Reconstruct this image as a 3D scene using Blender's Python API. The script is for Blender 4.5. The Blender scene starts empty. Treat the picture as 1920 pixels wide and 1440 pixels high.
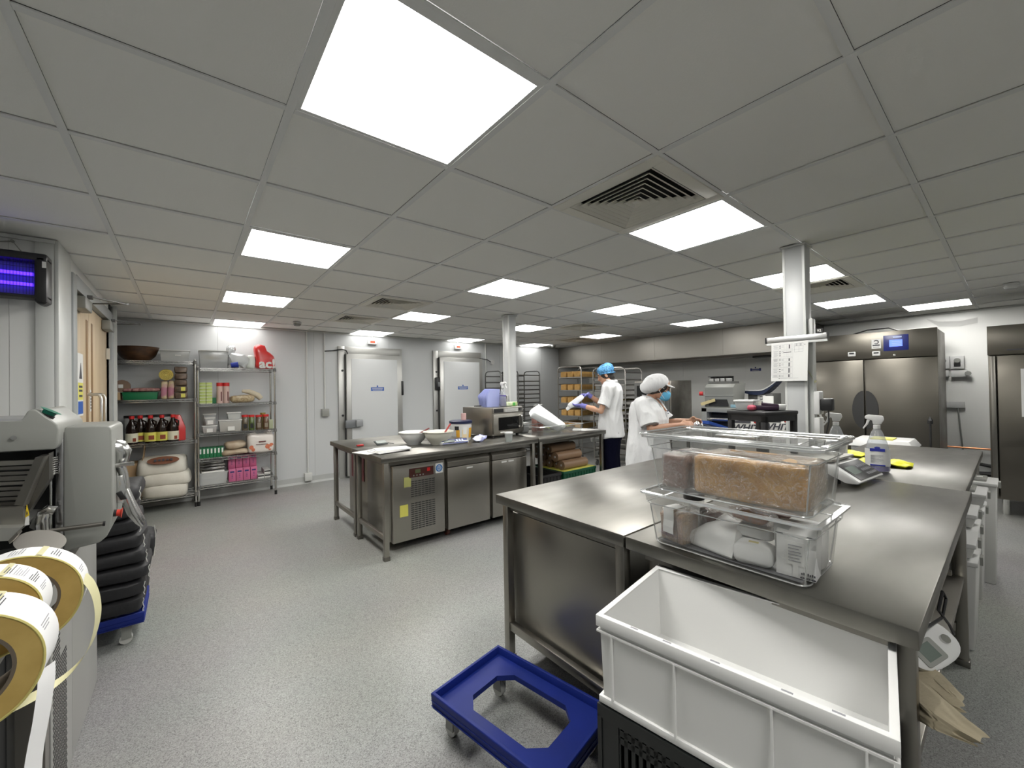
import bpy, bmesh, math, random
from mathutils import Vector, Matrix, noise
random.seed(7)
S = bpy.context.scene
COL = S.collection
PI = math.pi
# ---------------------------------------------------------------- camera, world, exposure
YAW, PIT, ROL, FPX = 0.8916, 0.0095, -0.0159, 759.43
FW = Vector((math.cos(PIT)*math.cos(YAW), math.cos(PIT)*math.sin(YAW), math.sin(PIT)))
_r = Vector((math.sin(YAW), -math.cos(YAW), 0)); _u = _r.cross(FW)
RT = _r*math.cos(ROL) + _u*math.sin(ROL)
UP = _u*math.cos(ROL) - _r*math.sin(ROL)
CZ = 1.40
cam = bpy.data.objects.new('camera', bpy.data.cameras.new('camera'))
COL.objects.link(cam)
M = Matrix((RT, UP, -FW)).transposed().to_4x4(); M.translation = Vector((0, 0, CZ))
cam.matrix_world = M
cam.data.sensor_width = 36.0
cam.data.lens = 36.0*FPX/1920
cam.data.clip_start = 0.02
S.camera = cam
W = bpy.data.worlds.new('world'); S.world = W; W.use_nodes = True
W.node_tree.nodes['Background'].inputs[0].default_value = (0.85, 0.85, 0.85, 1)
W.node_tree.nodes['Background'].inputs[1].default_value = 0.12
S.view_settings.view_transform = 'Standard'
S.view_settings.look = 'None'
S.view_settings.gamma = 1.0
S.view_settings.use_curve_mapping = False
S.view_settings.exposure = 0.0
PANEL = 24.5         # strength of the ceiling light panels
S.cycles.max_bounces = 10
S.cycles.transparent_max_bounces = 16
S.cycles.transmission_bounces = 8
S.cycles.caustics_reflective = False
S.cycles.caustics_refractive = False
S.cycles.sample_clamp_indirect = 4.0
S.cycles.use_denoising = True

# pixel -> point on a plane of the room (only used to read positions off the photograph)
def ray(x, y): return FW + RT*((x-960)/FPX) + UP*((720-y)/FPX)
def ZZ(x, y, z):
    d = ray(x, y); return Vector((0, 0, CZ)) + d*((z-CZ)/d.z)
def YY(x, y, Y):
    d = ray(x, y); return Vector((0, 0, CZ)) + d*(Y/d.y)
def XX(x, y, X):
    d = ray(x, y); return Vector((0, 0, CZ)) + d*(X/d.x)

# ---------------------------------------------------------------- materials
MATS = {}
def mat(name, col=(.5, .5, .5), rough=.5, metal=0., **k):
    if name in MATS: return MATS[name]
    m = bpy.data.materials.new(name); m.use_nodes = True
    nt = m.node_tree; b = nt.nodes['Principled BSDF']
    b.inputs['Base Color'].default_value = (*col, 1)
    b.inputs['Roughness'].default_value = rough
    b.inputs['Metallic'].default_value = metal
    if 'spec' in k: b.inputs['Specular IOR Level'].default_value = k['spec']
    if 'coat' in k: b.inputs['Coat Weight'].default_value = k['coat']
    if 'sss' in k:
        b.inputs['Subsurface Weight'].default_value = k['sss']; b.inputs['Subsurface Radius'].default_value = (.02, .008, .005)
    if 'emit' in k:
        b.inputs['Emission Color'].default_value = (*k.get('ecol', col), 1); b.inputs['Emission Strength'].default_value = k['emit']
    tc = None
    def coord(scale):
        t = nt.nodes.new('ShaderNodeTexCoord'); mp = nt.nodes.new('ShaderNodeMapping')
        mp.inputs['Scale'].default_value = scale if not isinstance(scale, (int, float)) else (scale,)*3
        nt.links.new(t.outputs['Object'], mp.inputs['Vector']); return mp
    if 'vary' in k:                                   # colour variation (col2, scale, detail, contrast lo/hi)
        c2, sc, lo, hi = k['vary']
        n = nt.nodes.new('ShaderNodeTexNoise'); n.inputs['Detail'].default_value = k.get('detail', 4)
        n.inputs['Scale'].default_value = 1
        nt.links.new(coord(sc).outputs[0], n.inputs['Vector'])
        r = nt.nodes.new('ShaderNodeValToRGB')
        r.color_ramp.elements[0].position = lo; r.color_ramp.elements[1].position = hi
        r.color_ramp.elements[0].color = (*c2, 1); r.color_ramp.elements[1].color = (*col, 1)
        nt.links.new(n.outputs['Fac'], r.inputs['Fac']); nt.links.new(r.outputs['Color'], b.inputs['Base Color'])
    if 'rvary' in k:
        sc, lo, hi = k['rvary']
        n = nt.nodes.new('ShaderNodeTexNoise'); n.inputs['Scale'].default_value = 1; n.inputs['Detail'].default_value = 3
        nt.links.new(coord(sc).outputs[0], n.inputs['Vector'])
        mr = nt.nodes.new('ShaderNodeMapRange'); mr.inputs[1].default_value = .3; mr.inputs[2].default_value = .7
        mr.inputs[3].default_value = lo; mr.inputs[4].default_value = hi
        nt.links.new(n.outputs['Fac'], mr.inputs[0]); nt.links.new(mr.outputs[0], b.inputs['Roughness'])
    if 'bump' in k:
        sc, st = k['bump']
        n = nt.nodes.new('ShaderNodeTexNoise'); n.inputs['Scale'].default_value = 1; n.inputs['Detail'].default_value = 3
        nt.links.new(coord(sc).outputs[0], n.inputs['Vector'])
        bp = nt.nodes.new('ShaderNodeBump'); bp.inputs['Strength'].default_value = st; bp.inputs['Distance'].default_value = k.get('bdist', .003)
        nt.links.new(n.outputs['Fac'], bp.inputs['Height']); nt.links.new(bp.outputs[0], b.inputs['Normal'])
    MATS[name] = m; return m

def clear(name, tint=(.93, .94, .94), frost=.12, gloss=.10, rough=.05, crinkle=0):
    """thin clear plastic: see-through + a little scatter + mirror at grazing angles"""
    if name in MATS: return MATS[name]
    m = bpy.data.materials.new(name); m.use_nodes = True; nt = m.node_tree; nt.nodes.clear()
    o = nt.nodes.new('ShaderNodeOutputMaterial'); tr = nt.nodes.new('ShaderNodeBsdfTransparent'); tr.inputs[0].default_value = (*tint, 1)
    df = nt.nodes.new('ShaderNodeBsdfDiffuse'); df.inputs[0].default_value = (.78, .80, .80, 1)
    gl = nt.nodes.new('ShaderNodeBsdfGlossy'); gl.inputs['Roughness'].default_value = rough
    if crinkle:
        t = nt.nodes.new('ShaderNodeTexCoord'); n = nt.nodes.new('ShaderNodeTexNoise'); n.inputs['Scale'].default_value = crinkle; n.inputs['Detail'].default_value = 5; n.inputs['Distortion'].default_value = 2.5
        nt.links.new(t.outputs['Object'], n.inputs['Vector']); bp = nt.nodes.new('ShaderNodeBump'); bp.inputs['Strength'].default_value = 1; bp.inputs['Distance'].default_value = .012
        nt.links.new(n.outputs['Fac'], bp.inputs['Height']); nt.links.new(bp.outputs[0], gl.inputs['Normal'])
        cr = nt.nodes.new('ShaderNodeValToRGB'); cr.color_ramp.elements[0].position = .46; cr.color_ramp.elements[0].color = (frost, frost, frost, 1)
        cr.color_ramp.elements[1].position = .53; cr.color_ramp.elements[1].color = (frost, frost, frost, 1); e_ = cr.color_ramp.elements.new(.495); e_.color = (.34, .34, .34, 1)
        n3 = nt.nodes.new('ShaderNodeTexNoise'); n3.inputs['Scale'].default_value = crinkle*.5; n3.inputs['Detail'].default_value = 8; n3.inputs['Distortion'].default_value = 3
        nt.links.new(t.outputs['Object'], n3.inputs['Vector']); nt.links.new(n3.outputs['Fac'], cr.inputs['Fac'])
    lw = nt.nodes.new('ShaderNodeLayerWeight'); lw.inputs[0].default_value = .25
    mr = nt.nodes.new('ShaderNodeMapRange'); mr.inputs[3].default_value = gloss*.4; mr.inputs[4].default_value = min(1, gloss*6)
    m1 = nt.nodes.new('ShaderNodeMixShader'); m2 = nt.nodes.new('ShaderNodeMixShader')
    m1.inputs[0].default_value = frost
    if crinkle: nt.links.new(cr.outputs['Color'], m1.inputs[0])
    nt.links.new(tr.outputs[0], m1.inputs[1]); nt.links.new(df.outputs[0], m1.inputs[2])
    nt.links.new(lw.outputs['Facing'], mr.inputs[0]); nt.links.new(mr.outputs[0], m2.inputs[0])
    nt.links.new(m1.outputs[0], m2.inputs[1]); nt.links.new(gl.outputs[0], m2.inputs[2])
    nt.links.new(m2.outputs[0], o.inputs[0])
    MATS[name] = m; return m

STEEL = mat('brushed_steel', (.33, .315, .285), .3, 1., rvary=((3, 3, 3), .28, .42))
STEELT = mat('table_steel', (.27, .26, .238), .3, 1., rvary=((2.2, 5, 3), .33, .46), vary=((.19, .185, .168), (1.6, 5, 2), .3, .7), bump=((.9, 3.2, 1), .35), bdist=.006)
_n = STEELT.node_tree; _b = _n.nodes['Principled BSDF']; _b.inputs['Anisotropic'].default_value = .75
_c = _n.nodes.new('ShaderNodeCombineXYZ'); _c.inputs[0].default_value = 0; _c.inputs[1].default_value = 1; _n.links.new(_c.outputs[0], _b.inputs['Tangent'])
STEELD = mat('dark_steel', (.22, .21, .19), .35, 1., rvary=((3, 3, 3), .28, .45))
CHROME = mat('chrome_wire', (.62, .62, .60), .18, 1.)
CAST = mat('polished_aluminium', (.72, .72, .71), .2, 1., bump=(14, .2))
RACKM = mat('rack_steel', (.36, .35, .33), .38, 1.)
WALLM = mat('wall_cladding', (.56, .575, .58), .28, 0, spec=.45, bump=(1.2, .03))
WHITEM = mat('white_enamel', (.48, .49, .49), .35)
DOORW = mat('cold_door_white', (.60, .615, .62), .4)
TRIM = mat('white_upvc', (.60, .61, .59), .35)
GREYF = mat('grey_frame', (.33, .35, .35), .45)
TILE = mat('ceiling_tile_white', (.93, .925, .885), .9, bump=(160, .25), bdist=.002)
TEE = mat('ceiling_grid_white', (.82, .825, .81), .6)
DARK = mat('void_dark', (.03, .03, .03), .9)
BLACK = mat('black_plastic', (.012, .012, .013), .4)
BLACKM = mat('black_matt', (.02, .02, .021), .7, bump=(60, .2))
WPLAS = mat('white_plastic', (.64, .64, .63), .38, sss=0)
CRATEW = mat('white_crate_plastic', (.80, .80, .785), .42, bump=(9, .03))
BLUE = mat('blue_plastic', (.008, .022, .20), .5, bump=(20, .05), vary=((.006, .018, .15), 6, .3, .7), spec=.3)
GREEN = mat('green_plastic', (.01, .16, .06), .45)
RED = mat('red_plastic', (.55, .02, .02), .4)
REDFOIL = mat('red_foil', (.62, .03, .03), .28, spec=.8)
YELLOW = mat('yellow_paper', (.66, .62, .12), .6)
PAPER = mat('white_paper', (.70, .70, .68), .7)
INK = mat('dark_ink', (.05, .05, .06), .6)
INKG = mat('grey_ink', (.30, .30, .32), .6)
SIGNB = mat('sign_blue', (.02, .10, .42), .45)
WOOD = mat('birch_ply', (.62, .50, .34), .42, vary=((.55, .42, .27), (3, 14, 1.2), .35, .65), bump=((30, 60, 4), .05))
WOODD = mat('wood_edge', (.28, .17, .08), .5)
CARD = mat('cardboard', (.42, .28, .15), .75)
BREAD = mat('bread_crust', (.56, .34, .11), .7, vary=((.45, .25, .07), 14, .3, .7), bump=(40, .3))
BREADP = mat('wrapped_bread', (.82, .46, .12), .28, vary=((.58, .29, .06), (9, 14, 12), .38, .62), bump=((22, 30, 26), .6), bdist=.006, coat=.5)
BREADR = mat('wrapped_rye_bread', (.34, .20, .15), .28, vary=((.22, .11, .08), 9, .3, .7), bump=(30, .5), bdist=.006, coat=.5)
CLOTHW = mat('white_cotton', (.64, .645, .65), .85, bump=((16, 16, 5), .9), bdist=.02)
TROU = mat('navy_cotton', (.003, .0035, .012), 1., spec=.08)
SKIN = mat('skin', (.55, .32, .21), .5, sss=.15, vary=((.48, .26, .17), 8, .3, .7))
SKIN2 = mat('skin_warm', (.44, .25, .16), .5, sss=.15, vary=((.38, .2, .13), 8, .3, .7))
HAIR = mat('dark_hair', (.012, .009, .007), .5)
GLOVE = mat('violet_glove', (.16, .16, .46), .45)
NETB = mat('blue_hairnet', (.10, .33, .60), .7, vary=((.03, .12, .25), 60, .42, .58), bump=(70, .6))
MASK = mat('blue_mask', (.10, .38, .60), .75, bump=((4, 4, 90), .5))
GREYM = mat('grey_enamel', (.27, .275, .255), .38, bump=(60, .06))
GREYMD = mat('grey_machine_dark', (.13, .13, .125), .45)
CLEARP = clear('clear_polycarbonate', (.94, .945, .94), .045, .08)
CLEARE = clear('clear_polycarbonate_edge', (.9, .91, .91), .42, .22, .12)
CLEARW = clear('cloudy_tub', (.8, .81, .80), .42, .08, .2)
POLY = clear('thin_poly_bag', (.88, .89, .90), .3, .16, .15)
GLASSD = mat('dark_glass', (.01, .01, .01), .06, spec=.6)
CREAM = mat('cream_batter', (.78, .72, .55), .45)
SCREENB = mat('lit_screen', (.1, .2, .9), .4, emit=1.2, ecol=(.12, .2, .9))
LCD = mat('lcd_grey', (.15, .18, .16), .2)

HOODM = mat('hood_steel', (.36, .345, .315), .42, 1.)
FRIDM = mat('fridge_steel', (.15, .14, .12), .34, 1., rvary=((2, 2, 5), .30, .42))

# ---------------------------------------------------------------- mesh builder
class B:
    def __init__(s): s.v = []; s.f = []; s.mi = []; s.smooth = False
    def add(s, vs, fs, mi=0):
        o = len(s.v); s.v += [Vector(v) for v in vs]
        s.f += [tuple(i+o for i in f) for f in fs]; s.mi += [mi]*len(fs); return s
    def box(s, x0, y0, z0, x1, y1, z1, mi=0):
        return s.add([(x0, y0, z0), (x1, y0, z0), (x1, y1, z0), (x0, y1, z0), (x0, y0, z1), (x1, y0, z1), (x1, y1, z1), (x0, y1, z1)],
                     [(3, 2, 1, 0), (4, 5, 6, 7), (0, 1, 5, 4), (1, 2, 6, 5), (2, 3, 7, 6), (3, 0, 4, 7)], mi)
    def obox(s, c, size, R=None, mi=0):
        x, y, z = (q/2 for q in size); b = B().box(-x, -y, -z, x, y, z)
        R = R or Matrix.Identity(3)
        return s.add([Vector(c)+R @ v for v in b.v], b.f, mi)
    def bar(s, p, q, w, h=None, mi=0, up=(0, 0, 1)):
        p = Vector(p); q = Vector(q); d = (q-p); L = d.length; d.normalize()
        u = Vector(up)
        if abs(d.dot(u)) > .98: u = Vector((1, 0, 0))
        a = d.cross(u).normalized(); c = a.cross(d)
        return s.obox((p+q)/2, (w, L, h or w), Matrix((a, d, c)).transposed(), mi)
    def rings(s, R, mi=0, cap=True, close=False):
        n = len(R[0]); vs = [v for r in R for v in r]; fs = []
        for i in range(len(R)-1):
            for j in range(n):
                k = (j+1) % n; fs.append((i*n+j, i*n+k, (i+1)*n+k, (i+1)*n+j))
        if close:
            i = len(R)-1
            for j in range(n):
                k = (j+1) % n; fs.append((i*n+j, i*n+k, k, j))
        elif cap:
            fs.append(tuple(range(n-1, -1, -1))); fs.append(tuple((len(R)-1)*n+j for j in range(n)))
        return s.add(vs, fs, mi)
    def tube(s, pts, r, n=8, mi=0, cap=True, close=False):
        pts = [Vector(p) for p in pts]; m = len(pts)
        rr = r if isinstance(r, (list, tuple)) else [r]*m
        R = []; a = None
        for i, p in enumerate(pts):
            if close: d = (pts[(i+1) % m]-pts[i-1])
            else: d = (pts[min(i+1, m-1)]-pts[max(i-1, 0)])
            d.normalize()
            if a is None:
                a = d.orthogonal().normalized()
            else:
                a = (a - d*a.dot(d)); a = a.normalized() if a.length > 1e-6 else d.orthogonal().normalized()
            b = d.cross(a)
            R.append([p+(a*math.cos(t*2*PI/n)+b*math.sin(t*2*PI/n))*rr[i] for t in range(n)])
        return s.rings(R, mi, cap, close)
    def cyl(s, c, r, h, n=20, axis='z', mi=0, r2=None):
        d = {'x': Vector((1, 0, 0)), 'y': Vector((0, 1, 0)), 'z': Vector((0, 0, 1))}[axis] if isinstance(axis, str) else Vector(axis).normalized()
        c = Vector(c); return s.tube([c, c+d*h], [r, r if r2 is None else r2], n, mi)
    def lathe(s, prof, c=(0, 0, 0), n=24, mi=0, cap=True, sx=1, sy=1, R=None):
        c = Vector(c); R = R or Matrix.Identity(3)
        return s.rings([[c+R @ Vector((r*math.cos(t*2*PI/n)*sx, r*math.sin(t*2*PI/n)*sy, z)) for t in range(n)] for r, z in prof], mi, cap)
    def sell(s, c, size, e1=1., e2=1., nu=16, nv=10, R=None, nz=0., nf=6, mi=0, fn=None):
        """superellipsoid with noise"""
        R = R or Matrix.Identity(3); c = Vector(c)
        def pw(a, e): return math.copysign(abs(a)**e, a)
        rs = []
        for i in range(nv+1):
            la = -PI/2+PI*i/nv; la = max(-PI/2+.02, min(PI/2-.02, la)); row = []
            for j in range(nu):
                lo = 2*PI*j/nu
                v = Vector((size[0]/2*pw(math.cos(la), e1)*pw(math.cos(lo), e2), size[1]/2*pw(math.cos(la), e1)*pw(math.sin(lo), e2), size[2]/2*pw(math.sin(la), e1)))
                if nz:
                    q = (c+v)*nf; v += Vector((noise.noise(q), noise.noise(q+Vector((9, 3, 1))), noise.noise(q+Vector((2, 7, 5)))))*nz
                if fn: v = fn(v)
                row.append(c+R @ v)
            rs.append(row)
        return s.rings(rs, mi)
    def prism(s, poly, d, mi=0, R=None, o=(0, 0, 0)):
        """poly: 3D points (planar), extruded by vector d"""
        R = R or Matrix.Identity(3); o = Vector(o); d = Vector(d); n = len(poly)
        a = [o+R @ Vector(p) for p in poly]; b = [p+R @ d for p in a]
        return s.add(a+b, [tuple(range(n-1, -1, -1)), tuple(range(n, 2*n))]+[(i, (i+1) % n, n+(i+1) % n, n+i) for i in range(n)], mi)
    def grid(s, fn, nu, nv, mi=0):
        return s.add([fn(i/nu, j/nv) for j in range(nv+1) for i in range(nu+1)],
                     [(j*(nu+1)+i, j*(nu+1)+i+1, (j+1)*(nu+1)+i+1, (j+1)*(nu+1)+i) for j in range(nv) for i in range(nu)], mi)
    def move(s, t=(0, 0, 0), R=None):
        R = R or Matrix.Identity(3); s.v = [R @ v + Vector(t) for v in s.v]; return s

def rotz(a): return Matrix.Rotation(a, 3, 'Z')
def rot(ax, deg): return Matrix.Rotation(math.radians(deg), 3, ax)

def mesh_of(name, b, mats, bev=0, smooth=False, seg=2):
    me = bpy.data.meshes.new(name); me.from_pydata([tuple(v) for v in b.v], [], b.f)
    for m in (mats if isinstance(mats, (list, tuple)) else [mats]): me.materials.append(m)
    me.polygons.foreach_set('material_index', b.mi)
    bm = bmesh.new(); bm.from_mesh(me)
    bmesh.ops.recalc_face_normals(bm, faces=bm.faces)
    if bev:
        es = [e for e in bm.edges if len(e.link_faces) == 2 and e.calc_face_angle(0) > .5]
        bmesh.ops.bevel(bm, geom=es, offset=bev, segments=seg, affect='EDGES', profile=.5, clamp_overlap=True)
    bm.to_mesh(me); bm.free()
    if smooth or bev:
        me.polygons.foreach_set('use_smooth', [True]*len(me.polygons))
        try: me.set_sharp_from_angle(angle=math.radians(40 if smooth else 35))
        except Exception: pass
    me.update(); return me

def root_of(p):
    while p.parent: p = p.parent
    return p
def part(name, b, m, parent, w=False, bev=0, smooth=False, label=None, kind=None, seg=2):
    if w:                                   # vertices were written in room coordinates
        R = root_of(parent); inv = (Matrix.Translation(R.location) @ R.rotation_euler.to_matrix().to_4x4()).inverted()
        b.v = [inv @ v for v in b.v]
    o = bpy.data.objects.new(name, mesh_of(name, b, m, bev, smooth, seg)); COL.objects.link(o); o.parent = parent
    if label: o['label'] = label
    if kind: o['kind'] = kind
    return o
def tag(o, label=None, cat=None, group=None, kind=None):
    if label: o['label'] = label
    if cat: o['category'] = cat
    if group: o['group'] = group
    if kind: o['kind'] = kind
    return o
def thing(name, label, cat, loc=(0, 0, 0), rz=0, group=None, kind=None):
    o = bpy.data.objects.new(name, None); COL.objects.link(o); o.empty_display_size = .05
    o.location = loc; o.rotation_euler = (0, 0, rz)
    return tag(o, label, cat, group, kind)
def solo(name, label, cat, b, m, loc=(0, 0, 0), rz=0, group=None, bev=0, smooth=False, kind=None, w=False):
    if w: # written in room coordinates: put the origin at the base centre
        xs = [v.x for v in b.v]; ys = [v.y for v in b.v]; zs = [v.z for v in b.v]
        loc = Vector(((min(xs)+max(xs))/2, (min(ys)+max(ys))/2, min(zs))); b.v = [v-loc for v in b.v]
    o = bpy.data.objects.new(name, mesh_of(name, b, m, bev, smooth)); COL.objects.link(o)
    o.location = loc; o.rotation_euler = (0, 0, rz)
    return tag(o, label, cat, group, kind)
def dup(root, loc, rz=None, label=None, group=None):
    def cp(o, par):
        c = o.copy(); COL.objects.link(c); c.parent = par
        for ch in list(kids.get(o.name, [])): cp(ch, c)
        return c
    kids = {}
    for o in COL.objects:
        if o.parent: kids.setdefault(o.parent.name, []).append(o)
    r = cp(root, None); r.location = loc
    if rz is not None: r.rotation_euler = (0, 0, rz)
    if label: r['label'] = label
    if group: r['group'] = group
    return r
def lettering(s, size, origin, xdir, ydir, m, parent, name='lettering', w=True, bold=0., shear=0):
    """flat print made of a text curve turned into a mesh, lying on a surface"""
    c = bpy.data.curves.new(name, 'FONT'); c.body = s; c.size = size; c.align_x = 'CENTER'; c.align_y = 'CENTER'; c.offset = bold; c.shear = shear
    c.resolution_u = 2
    t = bpy.data.objects.new('tmp', c); COL.objects.link(t)
    bpy.context.view_layer.update()
    me = bpy.data.meshes.new_from_object(t.evaluated_get(bpy.context.evaluated_depsgraph_get()))
    bpy.data.objects.remove(t)
    X = Vector(xdir).normalized(); Y = Vector(ydir).normalized(); N = X.cross(Y)
    b = B(); b.add([Vector(origin)+X*v.co.x+Y*v.co.y+N*.0006 for v in me.vertices], [tuple(p.vertices) for p in me.polygons])
    return part(name, b, m, parent, w=w)
def voxel(name, b, m, parent, size=.006, it=4, w=False):
    """overlapping closed shapes -> ONE continuous skin"""
    me0 = mesh_of(name, b, m); t = bpy.data.objects.new('tmp', me0); COL.objects.link(t)
    md = t.modifiers.new('r', 'REMESH'); md.mode = 'VOXEL'; md.voxel_size = size; md.use_smooth_shade = True
    sm = t.modifiers.new('s', 'SMOOTH'); sm.factor = .5; sm.iterations = it
    bpy.context.view_layer.update()
    me = bpy.data.meshes.new_from_object(t.evaluated_get(bpy.context.evaluated_depsgraph_get()))
    bpy.data.objects.remove(t)
    me.name = name
    if not me.materials: me.materials.append(m)
    me.polygons.foreach_set('use_smooth', [True]*len(me.polygons))
    o = bpy.data.objects.new(name, me); COL.objects.link(o); o.parent = parent
    return o

# ================================================================ THE ROOM
CH = 2.324                      # ceiling height
GX, GY = -0.9265, 1.476         # ceiling grid: 0.6 m modules
WX, WYB, WYR, WXL = 8.0, 6.78, -2.72, -2.13

fl = B().grid(lambda u, v: Vector((WXL-.1+u*(WX-WXL+.2), WYR-.1+v*(WYB-WYR+.2), 0)), 1, 1)
FLOORM = bpy.data.materials.new('speckled_safety_vinyl'); FLOORM.use_nodes = True
nt = FLOORM.node_tree; bs = nt.nodes['Principled BSDF']; bs.inputs['Specular IOR Level'].default_value = .55
tc = nt.nodes.new('ShaderNodeTexCoord')
v1 = nt.nodes.new('ShaderNodeTexVoronoi'); v1.inputs['Scale'].default_value = 310; nt.links.new(tc.outputs['Object'], v1.inputs['Vector'])
r1 = nt.nodes.new('ShaderNodeValToRGB'); e = r1.color_ramp.elements
e[0].position = .0; e[0].color = (.14, .14, .135, 1); e[1].position = 1; e[1].color = (.42, .42, .405, 1)
e2 = r1.color_ramp.elements.new(.35); e2.color = (.295, .295, .282, 1); e3 = r1.color_ramp.elements.new(.75); e3.color = (.325, .325, .312, 1)
sx = nt.nodes.new('ShaderNodeSeparateColor'); nt.links.new(v1.outputs['Color'], sx.inputs[0]); nt.links.new(sx.outputs[0], r1.inputs['Fac'])
n2 = nt.nodes.new('ShaderNodeTexNoise'); n2.inputs['Scale'].default_value = .9; n2.inputs['Detail'].default_value = 6; nt.links.new(tc.outputs['Object'], n2.inputs['Vector'])
mx = nt.nodes.new('ShaderNodeMixRGB'); mx.blend_type = 'MULTIPLY'; mx.inputs[0].default_value = .18
nt.links.new(r1.outputs[0], mx.inputs[1]); nt.links.new(n2.outputs['Color'], mx.inputs[2])
nt.links.new(mx.outputs[0], bs.inputs['Base Color'])
mr = nt.nodes.new('ShaderNodeMapRange'); mr.inputs[1].default_value = .35; mr.inputs[2].default_value = .65; mr.inputs[3].default_value = .30; mr.inputs[4].default_value = .46
nt.links.new(n2.outputs['Fac'], mr.inputs[0]); nt.links.new(mr.outputs[0], bs.inputs['Roughness'])
bp = nt.nodes.new('ShaderNodeBump'); bp.inputs['Strength'].default_value = .12; bp.inputs['Distance'].default_value = .001
nt.links.new(v1.outputs['Distance'], bp.inputs['Height']); nt.links.new(bp.outputs[0], bs.inputs['Normal'])
tag(solo('floor', None, None, fl, FLOORM), kind='structure')

# ceiling: white grid of tees + one object per tile
ceil = thing('ceiling', None, None, (0, 0, CH), kind='structure')
lights = {(2, -1), (2, 2), (2, 5), (2, 8), (5, -1), (5, 2), (5, 5), (5, 8), (8, -1), (8, 2), (8, 5), (8, 8), (11, -1), (11, 2), (11, 5), (11, 8), (13, -2),
          (2, -4), (8, -4), (-1, -1)}  # far-left panel (last entry) is unseen, added to brighten the grey wall
vents = {(4, -1), (4, 4), (4, 6), (9, -1), (9, 4), (11, 6)}
tb = B().box(-.2875, -.2875, .006, .2875, .2875, .02)
tile_me = mesh_of('ceiling_tile', tb, TILE)
AR = range(-2, 15); BR = range(-7, 9)
for a in AR:
    for b in BR:
        cx, cy = GX+(a+.5)*.6, GY+(b+.5)*.6
        if (a, b) in lights or (a, b) in vents: continue
        if cx < -.7 and 3.7 < cy < 5.8: continue
        if cx < -1.6 and cy > 3.6: continue
        o = bpy.data.objects.new('ceiling_tile', tile_me); COL.objects.link(o); o.parent = ceil; o.location = (cx, cy, 0)
tg = B()
for a in range(-2, 16):
    x = GX+a*.6; tg.box(x-.012, WYR, -.001, x+.012, WYB, .004, 0)
for b in range(-7, 10):
    y = GY+b*.6
    for a in AR:
        x = GX+a*.6; tg.box(x+.0125, y-.0118, -.0006, x+.5875, y+.0118, .004, 0)
part('ceiling_grid', tg, TEE, ceil)
slab = B().box(WXL-.2, WYR-.2, .22, WX+.2, WYB+.2, .3); part('ceiling_slab', slab, DARK, ceil)

# walls (each with its cladding panels)
def wall(name, x0, y0, x1, y1, nrm, width=1.2, off=0, h=CH+.2, mat_=None):
    """core slab behind + 2.4 mm proud cladding sheets with fine joints, faces towards nrm"""
    o = thing(name, None, None, ((x0+x1)/2, (y0+y1)/2, 0), kind='structure')
    n = Vector((*nrm, 0)); L = math.hypot(x1-x0, y1-y0); d = Vector(((x1-x0)/L, (y1-y0)/L, 0)); p = Vector((x0, y0, 0))
    core = B(); q = [p-n*.004, p+d*L-n*.004, p+d*L-n*.16, p-n*.16]; core.prism(q, (0, 0, h)); part('wall_core', core, DARK if mat_ is None else mat_, o, w=True)
    t = -off
    while t < L-.01:
        a = max(t, 0)+.001; b_ = min(t+width, L)-.001
        if b_-a > .02:
            w_ = B(); w_.prism([p+d*a-n*.006, p+d*b_-n*.006, p+d*b_, p+d*a], (0, 0, h)); part('wall_panel', w_, mat_ or WALLM, o, w=True)
        t += width
    return o
WALLG = mat('wall_cladding_grey', (.76, .76, .74), .4, spec=.4)
wall('wall_back', -1.7, WYB, WX, WYB, (0, -1), off=.35)
wall('wall_right', WX, WYR, WX, WYB, (-1, 0), off=.2, mat_=mat('wall_cladding_gloss', (.88, .88, .85), .25, spec=.5))
wall('wall_left', -.6, 3.62, -.6, 3.99, (1, 0), 2, mat_=WALLG)
wall('wall_left', -.6, 5.84, -.6, 5.92, (1, 0), 2, mat_=WALLG)
wall('wall_front', WXL, 3.6, -.6, 3.6, (0, -1), 1.35, mat_=WALLG)
wall('wall_left', -1.7, 5.92, -1.7, WYB, (1, 0), 2)
wall('wall_back', -1.7, 5.92, -.6, 5.92, (0, 1), 2)
wall('wall_near_left', WXL, WYR, WXL, 3.6, (1, 0))
wall('wall_rear', WXL, WYR, WX, WYR, (0, 1))
# over-door panel above the double doors
ov = B().box(-.76, 3.99, 2.22, -.602, 5.84, CH+.2); tag(solo('wall_over_door', None, None, ov, WALLG, w=True), kind='structure')
# coved skirting and corner trims
sk = B(); prof = [(0, 0), (.03, 0), (.012, .03), (.004, .1), (0, .1)]
sk.prism([(-1.7, WYB-x, z) for x, z in prof], (WX+1.7, 0, 0)); tag(solo('baseboard_back', None, None, sk, mat('skirting_grey', (.42, .43, .42), .45), w=True), kind='structure')
sk = B(); sk.prism([(WX-x, -2.7, z) for x, z in prof], (0, 9.4, 0)); tag(solo('baseboard_right', None, None, sk, MATS['skirting_grey'], w=True), kind='structure')
ct = B().box(-.604, 3.585, 0, -.585, 3.93, CH).box(-.68, 3.585, 0, -.604, 3.598, CH)
tag(solo('trim_1', None, None, ct, TRIM, w=True, bev=.003), kind='structure')
ct = B()
ct.box(-1.7, WYB-.022, CH-.022, WX, WYB-.001, CH-.002); tag(solo('trim_2', None, None, ct, TRIM, w=True), kind='structure')
ct = B().box(WX-.022, WYR, CH-.022, WX-.001, WYB, CH-.002); tag(solo('trim_3', None, None, ct, TRIM, w=True), kind='structure')
ct = B().box(WXL, 3.575, CH-.022, -.6, 3.597, CH-.002); tag(solo('trim_4', None, None, ct, TRIM, w=True), kind='structure')

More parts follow.
